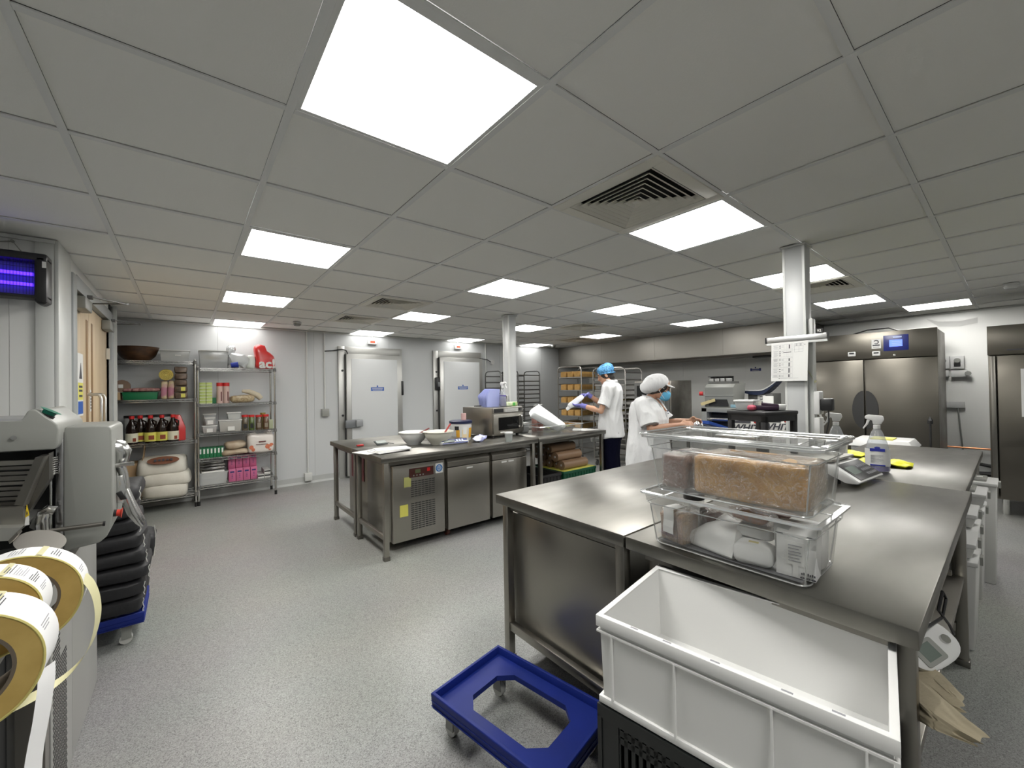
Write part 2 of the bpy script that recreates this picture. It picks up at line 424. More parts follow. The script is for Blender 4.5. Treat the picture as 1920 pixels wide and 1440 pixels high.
# double timber doors in the left wall, with frame, closers, handles and signs
fr = thing('trim_5', None, None, (-.6, 4.9, 0), kind='structure')
f = B().box(-.72, 3.93, 0, -.575, 4.05, 2.22).box(-.72, 5.76, 0, -.575, 5.86, 2.22).box(-.72, 4.05, 2.13, -.575, 5.76, 2.23)
part('door_frame', f, GREYF, fr, w=True, bev=.003)
f = B().box(-.578, 5.855, 0, -.55, 5.885, CH-.01).box(-.60, 5.885, 0, -.57, 5.925, CH-.01); part('edge_trim', f, TRIM, fr, w=True)
for nm, y0, y1, hy in (('door_1', 4.055, 4.785, 4.70), ('door_2', 4.795, 5.755, 4.90)):
    d = thing(nm, None, None, (-.62, (y0+y1)/2, 0), kind='structure')
    b = B().box(-.66, y0, .01, -.615, y1, 2.125); part('door_leaf', b, WOOD, d, w=True, bev=.002)
    b = B().box(-.6145, hy-.05 if hy < 4.8 else hy-.02, .03, -.6125, hy+.03 if hy < 4.8 else hy+.05, 2.0); part('vision_strip', b, WOODD, d, w=True)
    zt, zb = 1.40, .82
    b = B().tube([(-.615, hy, zt), (-.56, hy, zt), (-.545, hy, zt-.005), (-.535, hy, zt-.03), (-.535, hy, zb+.03), (-.545, hy, zb+.005), (-.615, hy, zb)], .011, 8)
    part('pull_handle', b, mat('brushed_aluminium_pull', (.7, .7, .68), .3, 1.), d, w=True, smooth=True)
    c0, c1 = (y0+.12, y0+.38) if nm == 'door_1' else (y1-.33, y1-.07)
    b = B().box(-.614, c0, 2.02, -.55, c1, 2.11); cl = part('door_closer', b, GREYM, d, w=True, bev=.008)
    ym = (c0+c1)/2
    b = B().box(-.56, ym-.02, 2.11, -.53, ym+.02, 2.135).bar((-.545, ym, 2.128), (-.36, ym+.22, 2.128), .02, .008).bar((-.36, ym+.22, 2.134), (-.575, ym+.36, 2.134), .02, .008)
    part('closer_arm', b, GREYMD, cl, w=True)
    if nm == 'door_1':
        b = B().box(-.6145, 4.31, 1.24, -.612, 4.51, 1.71); sg = part('warning_sign', b, PAPER, d, w=True)
        b = B().box(-.6122, 4.32, 1.36, -.611, 4.50, 1.49); part('yellow_field', b, YELLOW, sg, w=True)
        b = B().box(-.6122, 4.32, 1.255, -.611, 4.50, 1.35); part('blue_field', b, SIGNB, sg, w=True)
        b = B()
        for z in (1.46, 1.43, 1.39): b.box(-.6112, 4.35, z-.008, -.6102, 4.47, z+.008)
        b.prism([(-.6112, 4.36, 1.52), (-.6112, 4.46, 1.52), (-.6112, 4.42, 1.64)], (.001, 0, 0)); part('printed_marks', b, INK, sg, w=True)
    else:
        b = B().box(-.6145, 4.81, 1.26, -.612, 4.86, 1.44); sg = part('push_plate_sign', b, PAPER, d, w=True)
        b = B()
        for k in range(6): b.box(-.6122, 4.822, 1.28+k*.025, -.611, 4.848, 1.295+k*.025)
        part('printed_marks', b, INK, sg, w=True)
        b = B().box(-.612, 5.70, 1.75, -.585, 5.75, 1.86).box(-.612, 5.70, .3, -.585, 5.75, .41); part('hinge', b, CHROME, d, w=True)

# two white cold-store doors in the back wall
def cold_door(nm, x0, x1, px0, px1, ztop, hinge_left, signx):
    Y = WYB
    d = thing(nm, None, None, ((x0+x1)/2, Y, 0), kind='structure')
    b = B().box(x0, Y-.035, 0, px0-.08, Y, ztop).box(px1+.08, Y-.035, 0, x1, Y, ztop).box(px0-.08, Y-.035, ztop-.12, px1+.08, Y, ztop)
    part('door_frame', b, mat('frame_aluminium', (.50, .50, .48), .4, .8), d, w=True, bev=.004)
    b = B().box(px0-.075, Y-.10, .03, px1+.075, Y-.02, ztop-.125); lf = part('door_leaf', b, MATS['frame_aluminium'], d, w=True, bev=.006)
    b = B().box(px0, Y-.108, .1, px1, Y-.098, ztop-.2); part('white_facing', b, DOORW, lf, w=True, bev=.003)
    b = B().box(px0-.086, Y-.06, .03, px0-.076, Y-.01, ztop-.13); part('seal', b, BLACK, lf, w=True)
    b = B()
    for z in (1.72, 1.0): b.cyl((px0-.12, Y-.034, z), .018, -.012, 12, 'y')
    part('bolt_cap', b, BLACK, d, w=True, smooth=True)
    hx = px0-.02
    if hinge_left:  # latch handle on the left edge
        b = B().box(hx-.09, Y-.16, .80, hx+.15, Y-.10, .93); h = part('latch_body', b, mat('latch_grey', (.16, .17, .18), .35), d, w=True, bev=.02)
        b = B().box(hx+.06, Y-.20, .815, hx+.17, Y-.155, .93); part('latch_lever', b, mat('latch_light', (.28, .29, .30), .35), h, w=True, bev=.015)
        b = B().box(x1-.05, Y-.075, 1.3, x1+.01, Y-.03, 1.55); part('hinge', b, BLACK, d, w=True, bev=.012)
    else:
        b = B().box(px0-.16, Y-.10, 1.38, px0-.07, Y-.035, 1.62); part('hinge', b, BLACK, d, w=True, bev=.02)
        b = B().box(px0-.13, Y-.12, 1.44, px0-.09, Y-.09, 1.53); part('hinge_cap', b, MATS['latch_grey'], d, w=True, bev=.01)
    b = B().box(signx-.11, Y-.1105, 1.385, signx+.11, Y-.108, 1.445); s_ = part('door_sign', b, SIGNB, d, w=True)
    b = B()
    for z, w_ in ((1.43, .09), (1.415, .095), (1.40, .08)): b.box(signx-w_, Y-.1115, z-.003, signx+w_, Y-.1103, z+.003)
    part('printed_lines', b, PAPER, s_, w=True)
    b = B().cyl((signx, Y-.108, 1.462), .014, -.002, 14, 'y'); part('sign_emblem', b, SIGNB, s_, w=True)
    return d
cold_door('door_3', 1.90, 2.97, 2.08, 2.85, 2.11, True, 2.50)
cold_door('door_4', 3.58, 4.66, 3.76, 4.56, 2.115, False, 4.17)

# ceiling lights
LL = {(2, -1): 'huge square ceiling light panel nearest the camera, cut by the top edge of the photo',
      (2, 2): 'second ceiling light panel of the leftmost row, counted from the huge one',
      (2, 5): 'third ceiling light panel of the leftmost row, before the one above the wire shelves',
      (2, 8): 'ceiling light panel against the back wall above the wire shelves',
      (5, -1): 'ceiling light panel right beside the big square air vent with open black louvres',
      (5, 2): 'ceiling light panel in the middle of the room, just before the far white column',
      (5, 5): 'ceiling light panel between two air vents, over the left worktable',
      (5, 8): 'ceiling light panel at the back wall above the left white cold-store door',
      (8, -1): 'ceiling light panel partly hidden by the near white column',
      (8, 2): 'ceiling light panel midway between the far column and the steel extraction hood',
      (8, 5): 'ceiling light panel just right of the far white column',
      (8, 8): 'ceiling light panel at the back wall above the right white cold-store door',
      (11, -1): 'ceiling light panel above the upright two-door steel fridge, right of the near column',
      (11, 2): 'ceiling light panel nearest the long steel extraction hood, at its middle',
      (11, 5): 'ceiling light panel before the far end of the steel hood, above the bread rack',
      (11, 8): 'ceiling light panel in the far back corner by the end of the hood',
      (13, -2): 'rightmost ceiling light panel, a narrow-looking strip near the right wall'}
LIT = mat('led_diffuser', (.95, .96, 1.0), .5, emit=PANEL, ecol=(1.0, .985, .945))
LIT2 = mat('led_diffuser_dimmed', (.95, .96, 1.0), .5, emit=PANEL*.26, ecol=(1.0, .985, .945))
lfr = mesh_of('light_frame', B().box(-.2873, -.2873, .0005, -.272, .2873, .012).box(.272, -.2873, .0005, .2873, .2873, .012).box(-.272, -.2873, .0005, .272, -.272, .012).box(-.272, .272, .0005, .272, .2873, .012), TEE)
ldf = mesh_of('light_diffuser', B().box(-.272, -.272, .001, .272, .272, .006), LIT)
ldf2 = mesh_of('light_diffuser', B().box(-.272, -.272, .001, .272, .272, .006), LIT2)
for (a, b) in sorted(lights):
    hidden = (a, b) not in LL
    t = thing('ceiling_light', LL.get((a, b), 'square ceiling light panel out of view, on the %s' % {-1: 'far left, added to light the wall', 2: 'left behind the photographer', 8: 'right behind the photographer'}.get(a, 'side')), 'ceiling light', (GX+(a+.5)*.6, GY+(b+.5)*.6, CH), 0, 'square light panels set in the ceiling grid')
    if hidden: t['group'] = 'ceiling lights behind the photographer'
    for nm, me in (('light_frame', lfr), ('light_diffuser', ldf2 if (b == 8 or a == -1 or (a == 11 and b > 0)) else ldf)):
        o = bpy.data.objects.new(nm, me); COL.objects.link(o); o.parent = t

# square four-way air vents
VL = {(4, -1): 'big square air vent nearest the camera with open black louvres', (4, 4): 'air vent above the left worktable, nearer of the two at left',
      (4, 6): 'air vent at left closer to the back wall', (9, -1): 'air vent behind the near white column, beside a light panel',
      (9, 4): 'small-looking air vent before the hood, right of the far column', (11, 6): 'air vent in the far corner near the end of the hood'}
VENTM = mat('vent_cream', (.80, .78, .70), .5)
vm = B(); vb = B()
vf = B()
for s_, w_ in ((.297, .06),):
    vf.box(-s_, -s_, -.006, -s_+w_, s_, .006).box(s_-w_, -s_, -.006, s_, s_, .006).box(-s_+w_, -s_, -.006, s_-w_, -s_+w_, .006).box(-s_+w_, s_-w_, -.006, s_-w_, s_, .006)
lou = []
for k in range(7):
    s_ = .232-k*.031; l = B()
    # sloping concentric louvre ring: outer lower edge flares outwards
    o_, i_ = s_, s_-.028
    ring = lambda r, z: [Vector((-r, -r, z)), Vector((r, -r, z)), Vector((r, r, z)), Vector((-r, r, z))]
    l.rings([ring(o_, -.004), ring(o_, -.002), ring(i_, .020), ring(i_-.002, .018), ring(o_-.003, -.004)], 0, cap=False, close=True)
    lou.append(l)
vplug = B().box(-.018, -.018, -.002, .018, .018, .004)
vback = B().box(-.25, -.25, .05, .25, .25, .055).box(-.29, -.29, .006, -.24, .29, .055).box(.24, -.29, .006, .29, .29, .055).box(-.24, -.29, .006, .24, -.24, .055).box(-.24, .24, .006, .24, .29, .055)
vmesh = [('vent_frame', mesh_of('vent_frame', vf, VENTM, bev=.002)), ('vent_box', mesh_of('vent_box', vback, DARK)), ('vent_centre', mesh_of('vent_centre', vplug, VENTM))]
lmesh = [mesh_of('louvre', l, VENTM) for l in lou]
for (a, b), lb in VL.items():
    t = thing('air_vent', lb, 'air vent', (GX+(a+.5)*.6, GY+(b+.5)*.6, CH), 0, 'square louvred air vents in the ceiling')
    for nm, me in vmesh+[('louvre', m_) for m_ in lmesh]:
        o = bpy.data.objects.new(nm, me); COL.objects.link(o); o.parent = t
# detectors
for (x, y), lb in (((1.17, 6.0), 'small round smoke detector on the ceiling near the left back wall'), ((6.16, .0), 'white smoke detector on the ceiling at the far right'), ((6.3, 6.33), 'round detector at the far back corner of the ceiling')):
    t = thing('smoke_detector', lb, 'smoke detector', (x, y, CH-.001), 0, 'smoke detectors on the ceiling')
    part('detector_base', B().cyl((0, 0, -.02), .052, .02, 20), WPLAS, t, smooth=True)
    part('detector_head', B().lathe([(.035, -.05), (.046, -.035), (.046, -.02)], n=20), WPLAS if x > 5 and y < 1 else GREYM, t, smooth=True)
# structural columns (white boxed)
for nm, x0, x1, y0, y1 in (('column', 3.165, 3.29, .85, .972), ('column', 3.165, 3.285, 3.972, 4.09)):
    near = y0 < 2
    t = thing(nm, 'white square column by the near worktables with a paper chart hung on it' if near else 'slim white column behind the microwave on the left worktable', 'column', ((x0+x1)/2, (y0+y1)/2, 0), group='white boxed columns')
    part('column_casing', B().box(x0, y0, 0, x1, y1, CH), WHITEM, t, w=True, bev=.004)
    part('corner_bead', B().box(x0-.002, y0-.002, 0, x0+.014, y0+.012, CH-.004).box(x0-.002, y1-.012, 0, x0+.014, y1+.002, CH-.004), TRIM, t, w=True)
    part('collar', B().box(x0-.012, y0-.012, CH-.014, x1+.012, y1+.012, CH-.002), TRIM, t, w=True)
    if near:
        b = B().box(x0+.03, y0-.03, .9, x0+.09, y0-.0005, CH-.5); part('trunking', b, TRIM, t, w=True, bev=.003)
        for z in (1.27, 1.10): part('socket', B().box(x0+.015, y0-.062, z-.075, x0+.105, y0-.03, z+.075), WPLAS, t, w=True, bev=.006)
        pl = part('plug', B().box(x0+.02, y0-.125, 1.22, x0+.085, y0-.062, 1.30), BLACK, t, w=True, bev=.01)
        part('cord', B().tube([(x0+.05, y0-.1, 1.22), (x0+.05, y0-.1, 1.15), (x0+.02, y0-.08, 1.0), (x0+.04, y0-.06, .87)], .004, 6), BLACK, pl, w=True, smooth=True)
    else:
        part('socket', B().box(x0-.02, y0+.02, 1.22, x0-.0005, y0+.10, 1.31), WPLAS, t, w=True, bev=.004)
        pl = part('plug', B().box(x0-.07, y0+.03, 1.26, x0-.02, y0+.08, 1.31), BLACK, t, w=True, bev=.01)
        part('cord', B().tube([(x0-.05, y0+.05, 1.26), (x0-.06, y0+.05, 1.2), (x0-.05, y0+.03, 1.0), (x0-.06, y0-.02, .86)], .004, 6), BLACK, pl, w=True, smooth=True)

# ================================================================ LARGE EQUIPMENT
# extraction hood along the right wall
hd = thing('extraction_hood', 'long brushed steel extraction hood hanging along the right-hand far wall', 'extraction hood', (7.45, 4.3, 1.88))
for i, (y0, y1) in enumerate(((1.9, 3.0), (3.003, 4.25), (4.253, 5.5), (5.503, 6.77))):
    part('hood_panel', B().box(6.9, y0, 1.895, 6.912, y1, CH-.004), HOODM, hd, w=True)
part('lower_lip', B().box(6.9, 1.9, 1.885, 7.02, 6.77, 1.897).box(7.02, 1.9, 1.885, 7.03, 6.77, 1.93), HOODM, hd, w=True)
part('rear_duct', B().box(7.5, 1.9, 1.88, 7.99, 6.77, 1.96), HOODM, hd, w=True)
part('end_panel', B().box(6.912, 1.9, 1.895, 7.99, 1.91, CH-.004), STEELD, hd, w=True)
part('inner_plenum', B().box(7.03, 1.92, 2.0, 7.5, 6.76, 2.02), DARK, hd, w=True)
b = B()
y = 1.95
while y < 6.74: b.box(7.04, y, 1.93, 7.49, y+.022, 1.985); y += .05
part('baffle_filter', b, STEELD, hd, w=True)
part('hood_lamp', B().box(7.55, 2.45, 1.845, 7.7, 2.8, 1.88), GREYMD, hd, w=True, bev=.008)

# ---- upright double-door steel cabinet
ch = thing('upright_fridge', 'tall two-door stainless steel refrigerated cabinet with a blue touch screen on top', 'fridge', (7.3, 1.22, 0))
part('cabinet_body', B().box(6.96, .56, .12, 7.78, 1.885, 2.03), FRIDM, ch, w=True, bev=.004)
part('control_fascia', B().box(6.90, .556, 1.70, 6.96, 1.889, 2.04), FRIDM, ch, w=True, bev=.004)
for y0, y1 in ((.556, 1.215), (1.232, 1.889)):
    dr = part('door', B().box(6.90, y0, .14, 6.955, y1, 1.69), FRIDM, ch, w=True, bev=.005)
    yc = 1.223; sg = -1 if y0 < 1 else 1
    pts = [Vector((6.8985, yc+sg*.012+sg*.12*math.cos(t)*(1), 1.04+.25*math.sin(t))) for t in [(-PI/2+PI*i/14) for i in range(15)]]
    part('recessed_handle', B().prism(pts, (-.004, 0, 0)), mat('handle_recess_dark', (.035, .035, .035), .35), dr, w=True)
for y in (.65, 1.8):
    part('foot', B().cyl((7.05, y, 0), .025, .12, 12), CHROME, ch, w=True); part('foot', B().cyl((7.65, y, 0), .025, .12, 12), CHROME, ch, w=True)
def pxquad(x0, y0, x1, y1, X): # px box on plane X -> Y/Z extents
    p = XX(x0, y1, X); q = XX(x1, y0, X); return q.y, p.z, p.y, q.z
y0, z0, y1, z1 = .80, 1.79, 1.03, 1.985
sc_ = part('touch_screen', B().box(6.893, y0, z0, 6.90, y1, z1), mat('navy_fascia', (.012, .02, .16), .3), ch, w=True, bev=.003)
part('lit_display', B().box(6.8915, y0+.055, z0+.05, 6.893, y1-.055, z1-.06), SCREENB, sc_, w=True)
b = B().box(6.8915, y0+.06, z1-.035, 6.8925, y1-.09, z1-.02)
for k in range(3): b.box(6.8905, y0+.065, z0+.065+k*.022, 6.8912, y1-.08, z0+.071+k*.022)
part('screen_marks', b, mat('pale_print', (.5, .6, .9), .5), sc_, w=True)
st = part('logo_sticker', B().box(6.8985, 1.055, 1.83, 6.90, 1.145, 1.95), PAPER, ch, w=True)
b = B(); b.tube([(6.8975, 1.10+.022*math.cos(t), 1.912+.022*math.sin(t)) for t in [.5+i*.45 for i in range(12)]], .005, 6); b.box(6.8975, 1.065, 1.862, 6.8984, 1.135, 1.880); b.box(6.8975, 1.07, 1.845, 6.8984, 1.13, 1.851)
part('logo_mark', b, INK, st, w=True)
for y, z in ((1.345, 1.775), (1.10, 1.765)):
    t_ = part('digital_thermometer', B().box(6.885, y-.04, z-.03, 6.90, y+.04, z+.03), WPLAS, ch, w=True, bev=.01)
    part('display', B().box(6.8835, y-.025, z-.002, 6.885, y+.025, z+.018), BLACK, t_, w=True)
part('lock', B().cyl((6.90, .93, 1.735), .012, -.012, 12, 'x'), CHROME, ch, w=True, smooth=True)
part('top_cable', B().tube([(7.0, 1.35, 2.045), (7.0, 1.2, 2.085), (7.02, 1.0, 2.09), (7.1, .9, 2.05)], .008, 6), BLACK, ch, w=True, smooth=True)

# ---- right-hand upright fridge, only its left part in frame
rf = thing('upright_fridge', 'tall steel fridge cut by the right photo edge, white notice on its door', 'fridge', (6.9, -.3, 0))
part('cabinet_body', B().box(6.56, -.72, .17, 7.4, .165, 1.955), FRIDM, rf, w=True, bev=.004)
part('control_fascia', B().box(6.50, -.72, 1.66, 6.56, .168, 1.96), FRIDM, rf, w=True, bev=.004)
dr = part('door', B().box(6.50, -.70, .19, 6.555, .105, 1.65), FRIDM, rf, w=True, bev=.004)
part('door_handle_strip', B().box(6.485, .115, .19, 6.555, .15, 1.65), STEELD, rf, w=True, bev=.004)
for y in (-.6, .07): part('foot', B().cyl((6.66, y, 0), .03, .17, 12), CHROME, rf, w=True); part('foot', B().cyl((7.3, y, 0), .03, .17, 12), CHROME, rf, w=True)
nt_ = part('notice_sleeve', B().box(6.494, -.34, 1.03, 6.4995, -.045, 1.51), WPLAS, dr, w=True)
part('blue_band', B().box(6.493, -.33, 1.04, 6.4942, -.06, 1.10), SIGNB, rf, w=True)
b = B()
for z, w_ in ((1.36, .05), (1.235, .09)): b.tube([(6.4925, -.09-i*.012*w_/.05, z+.006*math.sin(i*2.1)) for i in range(8)], .0022, 5)
part('handwriting', b, RED, rf, w=True)
b = B().box(6.498, -.12, 1.70, 6.4995, .04, 1.713); part('badge', b, INK, rf, w=True)

# ---- worktables
def table(x0, x1, y0, y1, label, group, shelf=None, inx=.03, legs=((0, 0), (0, 1), (1, 0), (1, 1)), rails='x', lip=.045, top=.85, rz=0, railz=.18):
    t = thing('steel_worktable', label, 'worktable', ((x0+x1)/2, (y0+y1)/2, 0), 0, group)
    b = B().box(x0, y0, top-lip, x1, y1, top); part('worktop', b, STEELT, t, w=True, bev=.004)
    part('under_stiffener', B().box(x0+.05, y0+.05, top-.08, x1-.05, y1-.05, top-lip-.001), STEELD, t, w=True)
    for i, j in legs:
        x = x0+inx if i == 0 else x1-.07; y = y0+.02 if j == 0 else y1-.06
        lg = part('leg', B().box(x, y, .03, x+.04, y+.04, top-lip), STEEL, t, w=True, bev=.003)
        part('foot', B().box(x-.004, y-.004, 0, x+.044, y+.044, .032), STEELD, lg, w=True, bev=.002)
    for i in (0, 1):
        x = x0+inx+.005 if i == 0 else x1-.065
        part('cross_rail', B().box(x, y0+.06, railz-.02, x+.03, y1-.06, railz+.02), STEEL, t, w=True, bev=.002)
    if shelf:
        part('undershelf', B().box(x0+.07+inx, y0+.03, shelf-.03, x1-.07, y1-.03, shelf), STEEL, t, w=True, bev=.003)
    return t
table(1.25, 3.028, .912, 1.70, 'near steel worktable with a steel panel unit below its left end', 'near worktables')
table(1.25, 3.028, .14, .903, 'near steel worktable carrying the two stacked clear boxes, above the white crate', 'near worktables', shelf=.44, inx=.12)
table(3.034, 4.82, .978, 1.70, 'far steel worktable beside the woman in the white cap', 'near worktables')
table(3.034, 4.82, .16, .843, 'far right steel worktable beyond the seam, at which the yellow cloths lie', 'near worktables')
table(1.226, 2.946, 3.215, 3.945, 'left steel worktable above the fridge with slotted grilles, carrying the mixing bowls', 'left worktables')
table(1.226, 2.946, 3.955, 4.70, 'left steel worktable behind the mixing bowls, towards the cold-store doors', 'left worktables')
table(2.978, 4.13, 3.24, 3.965, 'steel worktable in front of the man, above the rolls of brown paper', 'left worktables')
table(2.978, 4.20, 4.10, 4.70, 'steel worktable beyond the slim column, behind the microwave', 'left worktables')

# ---- undercounter units
fg = thing('undercounter_fridge', 'undercounter steel fridge with slotted grilles, red control panel and blue round sticker', 'fridge', (2.12, 3.6, 0))
X0, X1, Y0 = 1.35, 2.88, 3.335
part('cabinet_body', B().box(X0, Y0+.05, .09, X1, 3.90, .755), STEEL, fg, w=True, bev=.004)
gp = B().box(X0+.02, Y0, .085, 1.868, Y0+.045, .745); g_ = part('grille_panel', gp, STEEL, fg, w=True, bev=.003)
for zlo, zn in ((.455, 8), (.17, 13)):
    b = B()
    for r in range(zn):
        for c in range(7):
            x = 1.535+c*.034; z = zlo+r*.0185
            b.box(x, Y0-.0012, z, x+.029, Y0+.0002, z+.009)
    part('vent_slots', b, DARK, g_, w=True)
cp = part('control_panel', B().box(1.52, Y0-.006, .625, 1.755, Y0, .705), mat('maroon_panel', (.055, .014, .011), .3), g_, w=True, bev=.002)
part('led_readout', B().box(1.575, Y0-.008, .66, 1.625, Y0-.006, .692), mat('readout_green', (.10, .12, .06), .3), cp, w=True); part('power_switch', B().box(1.69, Y0-.008, .665, 1.72, Y0-.006, .695), RED, cp, w=True)
for k in range(4): part('panel_button', B().cyl((1.56+k*.03, Y0-.006, .642), .006, -.003, 10, 'y'), GREYM, cp, w=True)
part('warning_label', B().box(1.47, Y0-.004, .55, 1.535, Y0-.0004, .635), mat('worn_yellow_label', (.42, .42, .14), .6), g_, w=True)
l2 = part('warning_label', B().box(1.43, Y0-.004, .30, 1.505, Y0-.0004, .40), YELLOW, g_, w=True)
ms = part('mandatory_sticker', B().box(1.775, Y0-.004, .63, 1.85, Y0-.0006, .72), PAPER, g_, w=True)
part('blue_disc', B().cyl((1.8125, Y0-.004, .675), .034, -.0014, 24, 'y'), mat('disc_blue', (.03, .17, .45), .5), g_, w=True, label='blue round disc with white lettering bars')
b = B()
for k, w_ in enumerate((.012, .022, .026, .02, .010)): b.box(1.8125-w_, Y0-.0066, .652+k*.011, 1.8125+w_, Y0-.0055, .656+k*.011)
part('printed_lines', b, PAPER, g_, w=True)
for xa, xb in ((1.90, 2.38), (2.415, 2.875)):
    dr = part('door', B().box(xa, Y0-.004, .085, xb, Y0+.045, .66), STEEL, fg, w=True, bev=.004)
    part('grip_rail', B().prism([(xa, Y0-.004, .668), (xa, Y0-.004, .71), (xa, Y0+.02, .745), (xa, Y0+.045, .745), (xa, Y0+.045, .668)], (xb-xa, 0, 0)), STEEL, dr, w=True)
    part('name_label', B().box(xa+.21, Y0-.0055, .628, xa+.28, Y0-.0042, .643), PAPER, dr, w=True)
part('name_label', B().box(2.535, Y0-.0055, .628, 2.60, Y0-.0042, .643), PAPER, dr, w=True)
for x in (1.95, 2.7):
    for y in (3.45, 3.82):
        w_ = part('caster_wheel', B().cyl((x-.014, y, .036), .036, .03, 18, 'x'), mat('caster_red', (.12, .03, .015), .5), fg, w=True, smooth=True)
        part('caster_fork', B().box(x-.02, y-.02, .03, x-.016, y+.03, .09).box(x+.018, y-.02, .03, x+.022, y+.03, .09), STEELD, w_, w=True)
u2 = thing('undercounter_fridge', 'plain steel undercounter unit under the back half of the left worktables', 'fridge', (2.1, 4.25, 0))
part('cabinet_body', B().box(1.40, 4.03, .09, 2.88, 4.60, .745), STEEL, u2, w=True, bev=.004)
part('red_reflection', B().box(1.392, 4.12, .48, 1.399, 4.5, .74), mat('reflected_red', (.20, .03, .04), .35), u2, w=True)  # thin red sheet: a reflection on the steel end, put in as colour
for x in (1.5, 2.78):
    for y in (4.1, 4.53): part('foot', B().cyl((x, y, 0), .02, .09, 10), STEELD, u2, w=True)
u3 = thing('undercounter_fridge', 'steel undercounter unit whose blank end panel faces the camera below the near worktable', 'fridge', (2.1, 1.33, 0))
part('cabinet_body', B().box(1.345, .985, .14, 2.9, 1.655, .765), STEEL, u3, w=True, bev=.004)
part('end_panel', B().box(1.325, .99, .16, 1.344, 1.665, .755), STEEL, u3, w=True, bev=.004)
part('base_plinth', B().box(1.40, 1.0, .06, 2.85, 1.63, .139), STEELD, u3, w=True)
b = B()
for z in (.20, .68): b.cyl((1.324, 1.652, z), .007, -.004, 10, 'x')
part('screw', b, CHROME, u3, w=True)
for x in (1.5, 2.75):
    for y in (1.08, 1.56): part('caster_wheel', B().cyl((x-.014, y, .034), .034, .03, 16, 'x'), BLACK, u3, w=True, smooth=True)

# ---- wire shelving
def wire_unit(label, x0, x1, y0, y1, levels, H):
    t = thing('wire_shelf_unit', label, 'shelving', ((x0+x1)/2, (y0+y1)/2, 0), 0, 'wire shelf units')
    for x in (x0, x1):
        for y in (y0, y1):
            p = part('post', B().cyl((x, y, .02), .0125, H-.02, 12), CHROME, t, w=True, smooth=True)
            part('post_foot', B().cyl((x, y, 0), .016, .055, 12), BLACK, p, w=True, smooth=True)
            for z in levels: part('shelf_collar', B().lathe([(.015, z-.03), (.022, z-.03), (.017, z+.012), (.013, z+.012)], (x, y, 0), 12), GREYMD, p, w=True)
    for z in levels:
        fr = B()
        for y in (y0, y1):
            for dz in (0, -.028): fr.bar((x0+.01, y, z+dz), (x1-.01, y, z+dz), .006)
            n = int((x1-x0)/.05)
            for k in range(n):
                xa = x0+.02+(x1-x0-.04)*k/n; xb = x0+.02+(x1-x0-.04)*(k+1)/n
                fr.bar((xa, y, z-.028 if k % 2 else z), (xb, y, z if k % 2 else z-.028), .0035)
        for x in (x0, x1):
            for dz in (0, -.028): fr.bar((x, y0, z+dz), (x, y1, z+dz), .006)
        for k in (1, 2): fr.bar((x0, y0+(y1-y0)*k/3, z-.006), (x1, y0+(y1-y0)*k/3, z-.006), .006)
        sh = part('shelf', fr, CHROME, t, w=True)
        wd = B(); n = int((x1-x0)/.024)
        for k in range(1, n): xx = x0+(x1-x0)*k/n; wd.bar((xx, y0, z+.001), (xx, y1, z+.001), .0032)
        part('deck_wires', wd, CHROME, sh, w=True, kind='stuff')
    return t
S1 = [.165, .812, 1.325, 1.785]; S2 = [.23, .57, .884, 1.255, 1.705]
wire_unit('left wire shelf unit holding the large dark wooden bowl and the sacks', -1.1, .098, 6.36, 6.72, S1, 1.815)
wire_unit('right wire shelf unit holding the red foil bag, five shelves high', .125, .957, 6.36, 6.72, S2, 1.73)

# ---- trolley racks
def rack(label, loc, rz, w, d, h, n, z0=.25, m=RACKM, gap=None, group='rack trolleys', hook=False):
    """local x = depth, y = width; inverted-U end frames in the y direction"""
    t = thing('rack_trolley', label, 'rack trolley', loc, rz, group)
    rr = .012; c = .07
    for x in (0, d):
        pts = [(x, 0, .1), (x, 0, h-c), (x, c*.3, h-c*.3), (x, c, h), (x, w-c, h), (x, w-c*.3, h-c*.3), (x, w, h-c), (x, w, .1)]
        part('end_frame', B().tube(pts, rr, 8), m, t, smooth=True)
    for y in (0, w):
        part('side_rail', B().bar((0, y, .13), (d, y, .13), .025), m, t); part('side_rail', B().bar((0, y, h-.09), (d, y, h-.09), .02), m, t)
    b = B().bar((0, 0, .12), (0, w, .12), .025).bar((d, 0, .12), (d, w, .12), .025); part('base_frame', b, m, t)
    for k in range(n):
        z = z0+(h-.22-z0)*k/(n-1)
        for y in (0, w):
            s_ = 1 if y == 0 else -1
            part('tray_runner', B().box(0, min(y, y+s_*.035), z-.002, d, max(y, y+s_*.035), z).box(0, y-.003, z-.002, d, y+.003, z+.02), m, t)
    for x in (.03, d-.03):
        for y in (.03, w-.03):
            part('caster', B().cyl((x, y-.012, .05), .05, .024, 14, 'y'), GREYMD, t, smooth=True)
    return t
def tray(x, y, z, w, d, rz, name='baking_tray', label='', group=None, m=None, par=None):
    b = B().box(0.01, .02, 0, d-.01, w-.02, .003).box(.01, .02, 0, .013, w-.02, .022).box(d-.013, .02, 0, d-.01, w-.02, .022).box(.01, .02, 0, d-.01, .023, .022).box(.01, w-.023, 0, d-.01, w-.02, .022)
    return solo(name, label, 'tray', b, m or RACKM, (x, y, z), rz, group)

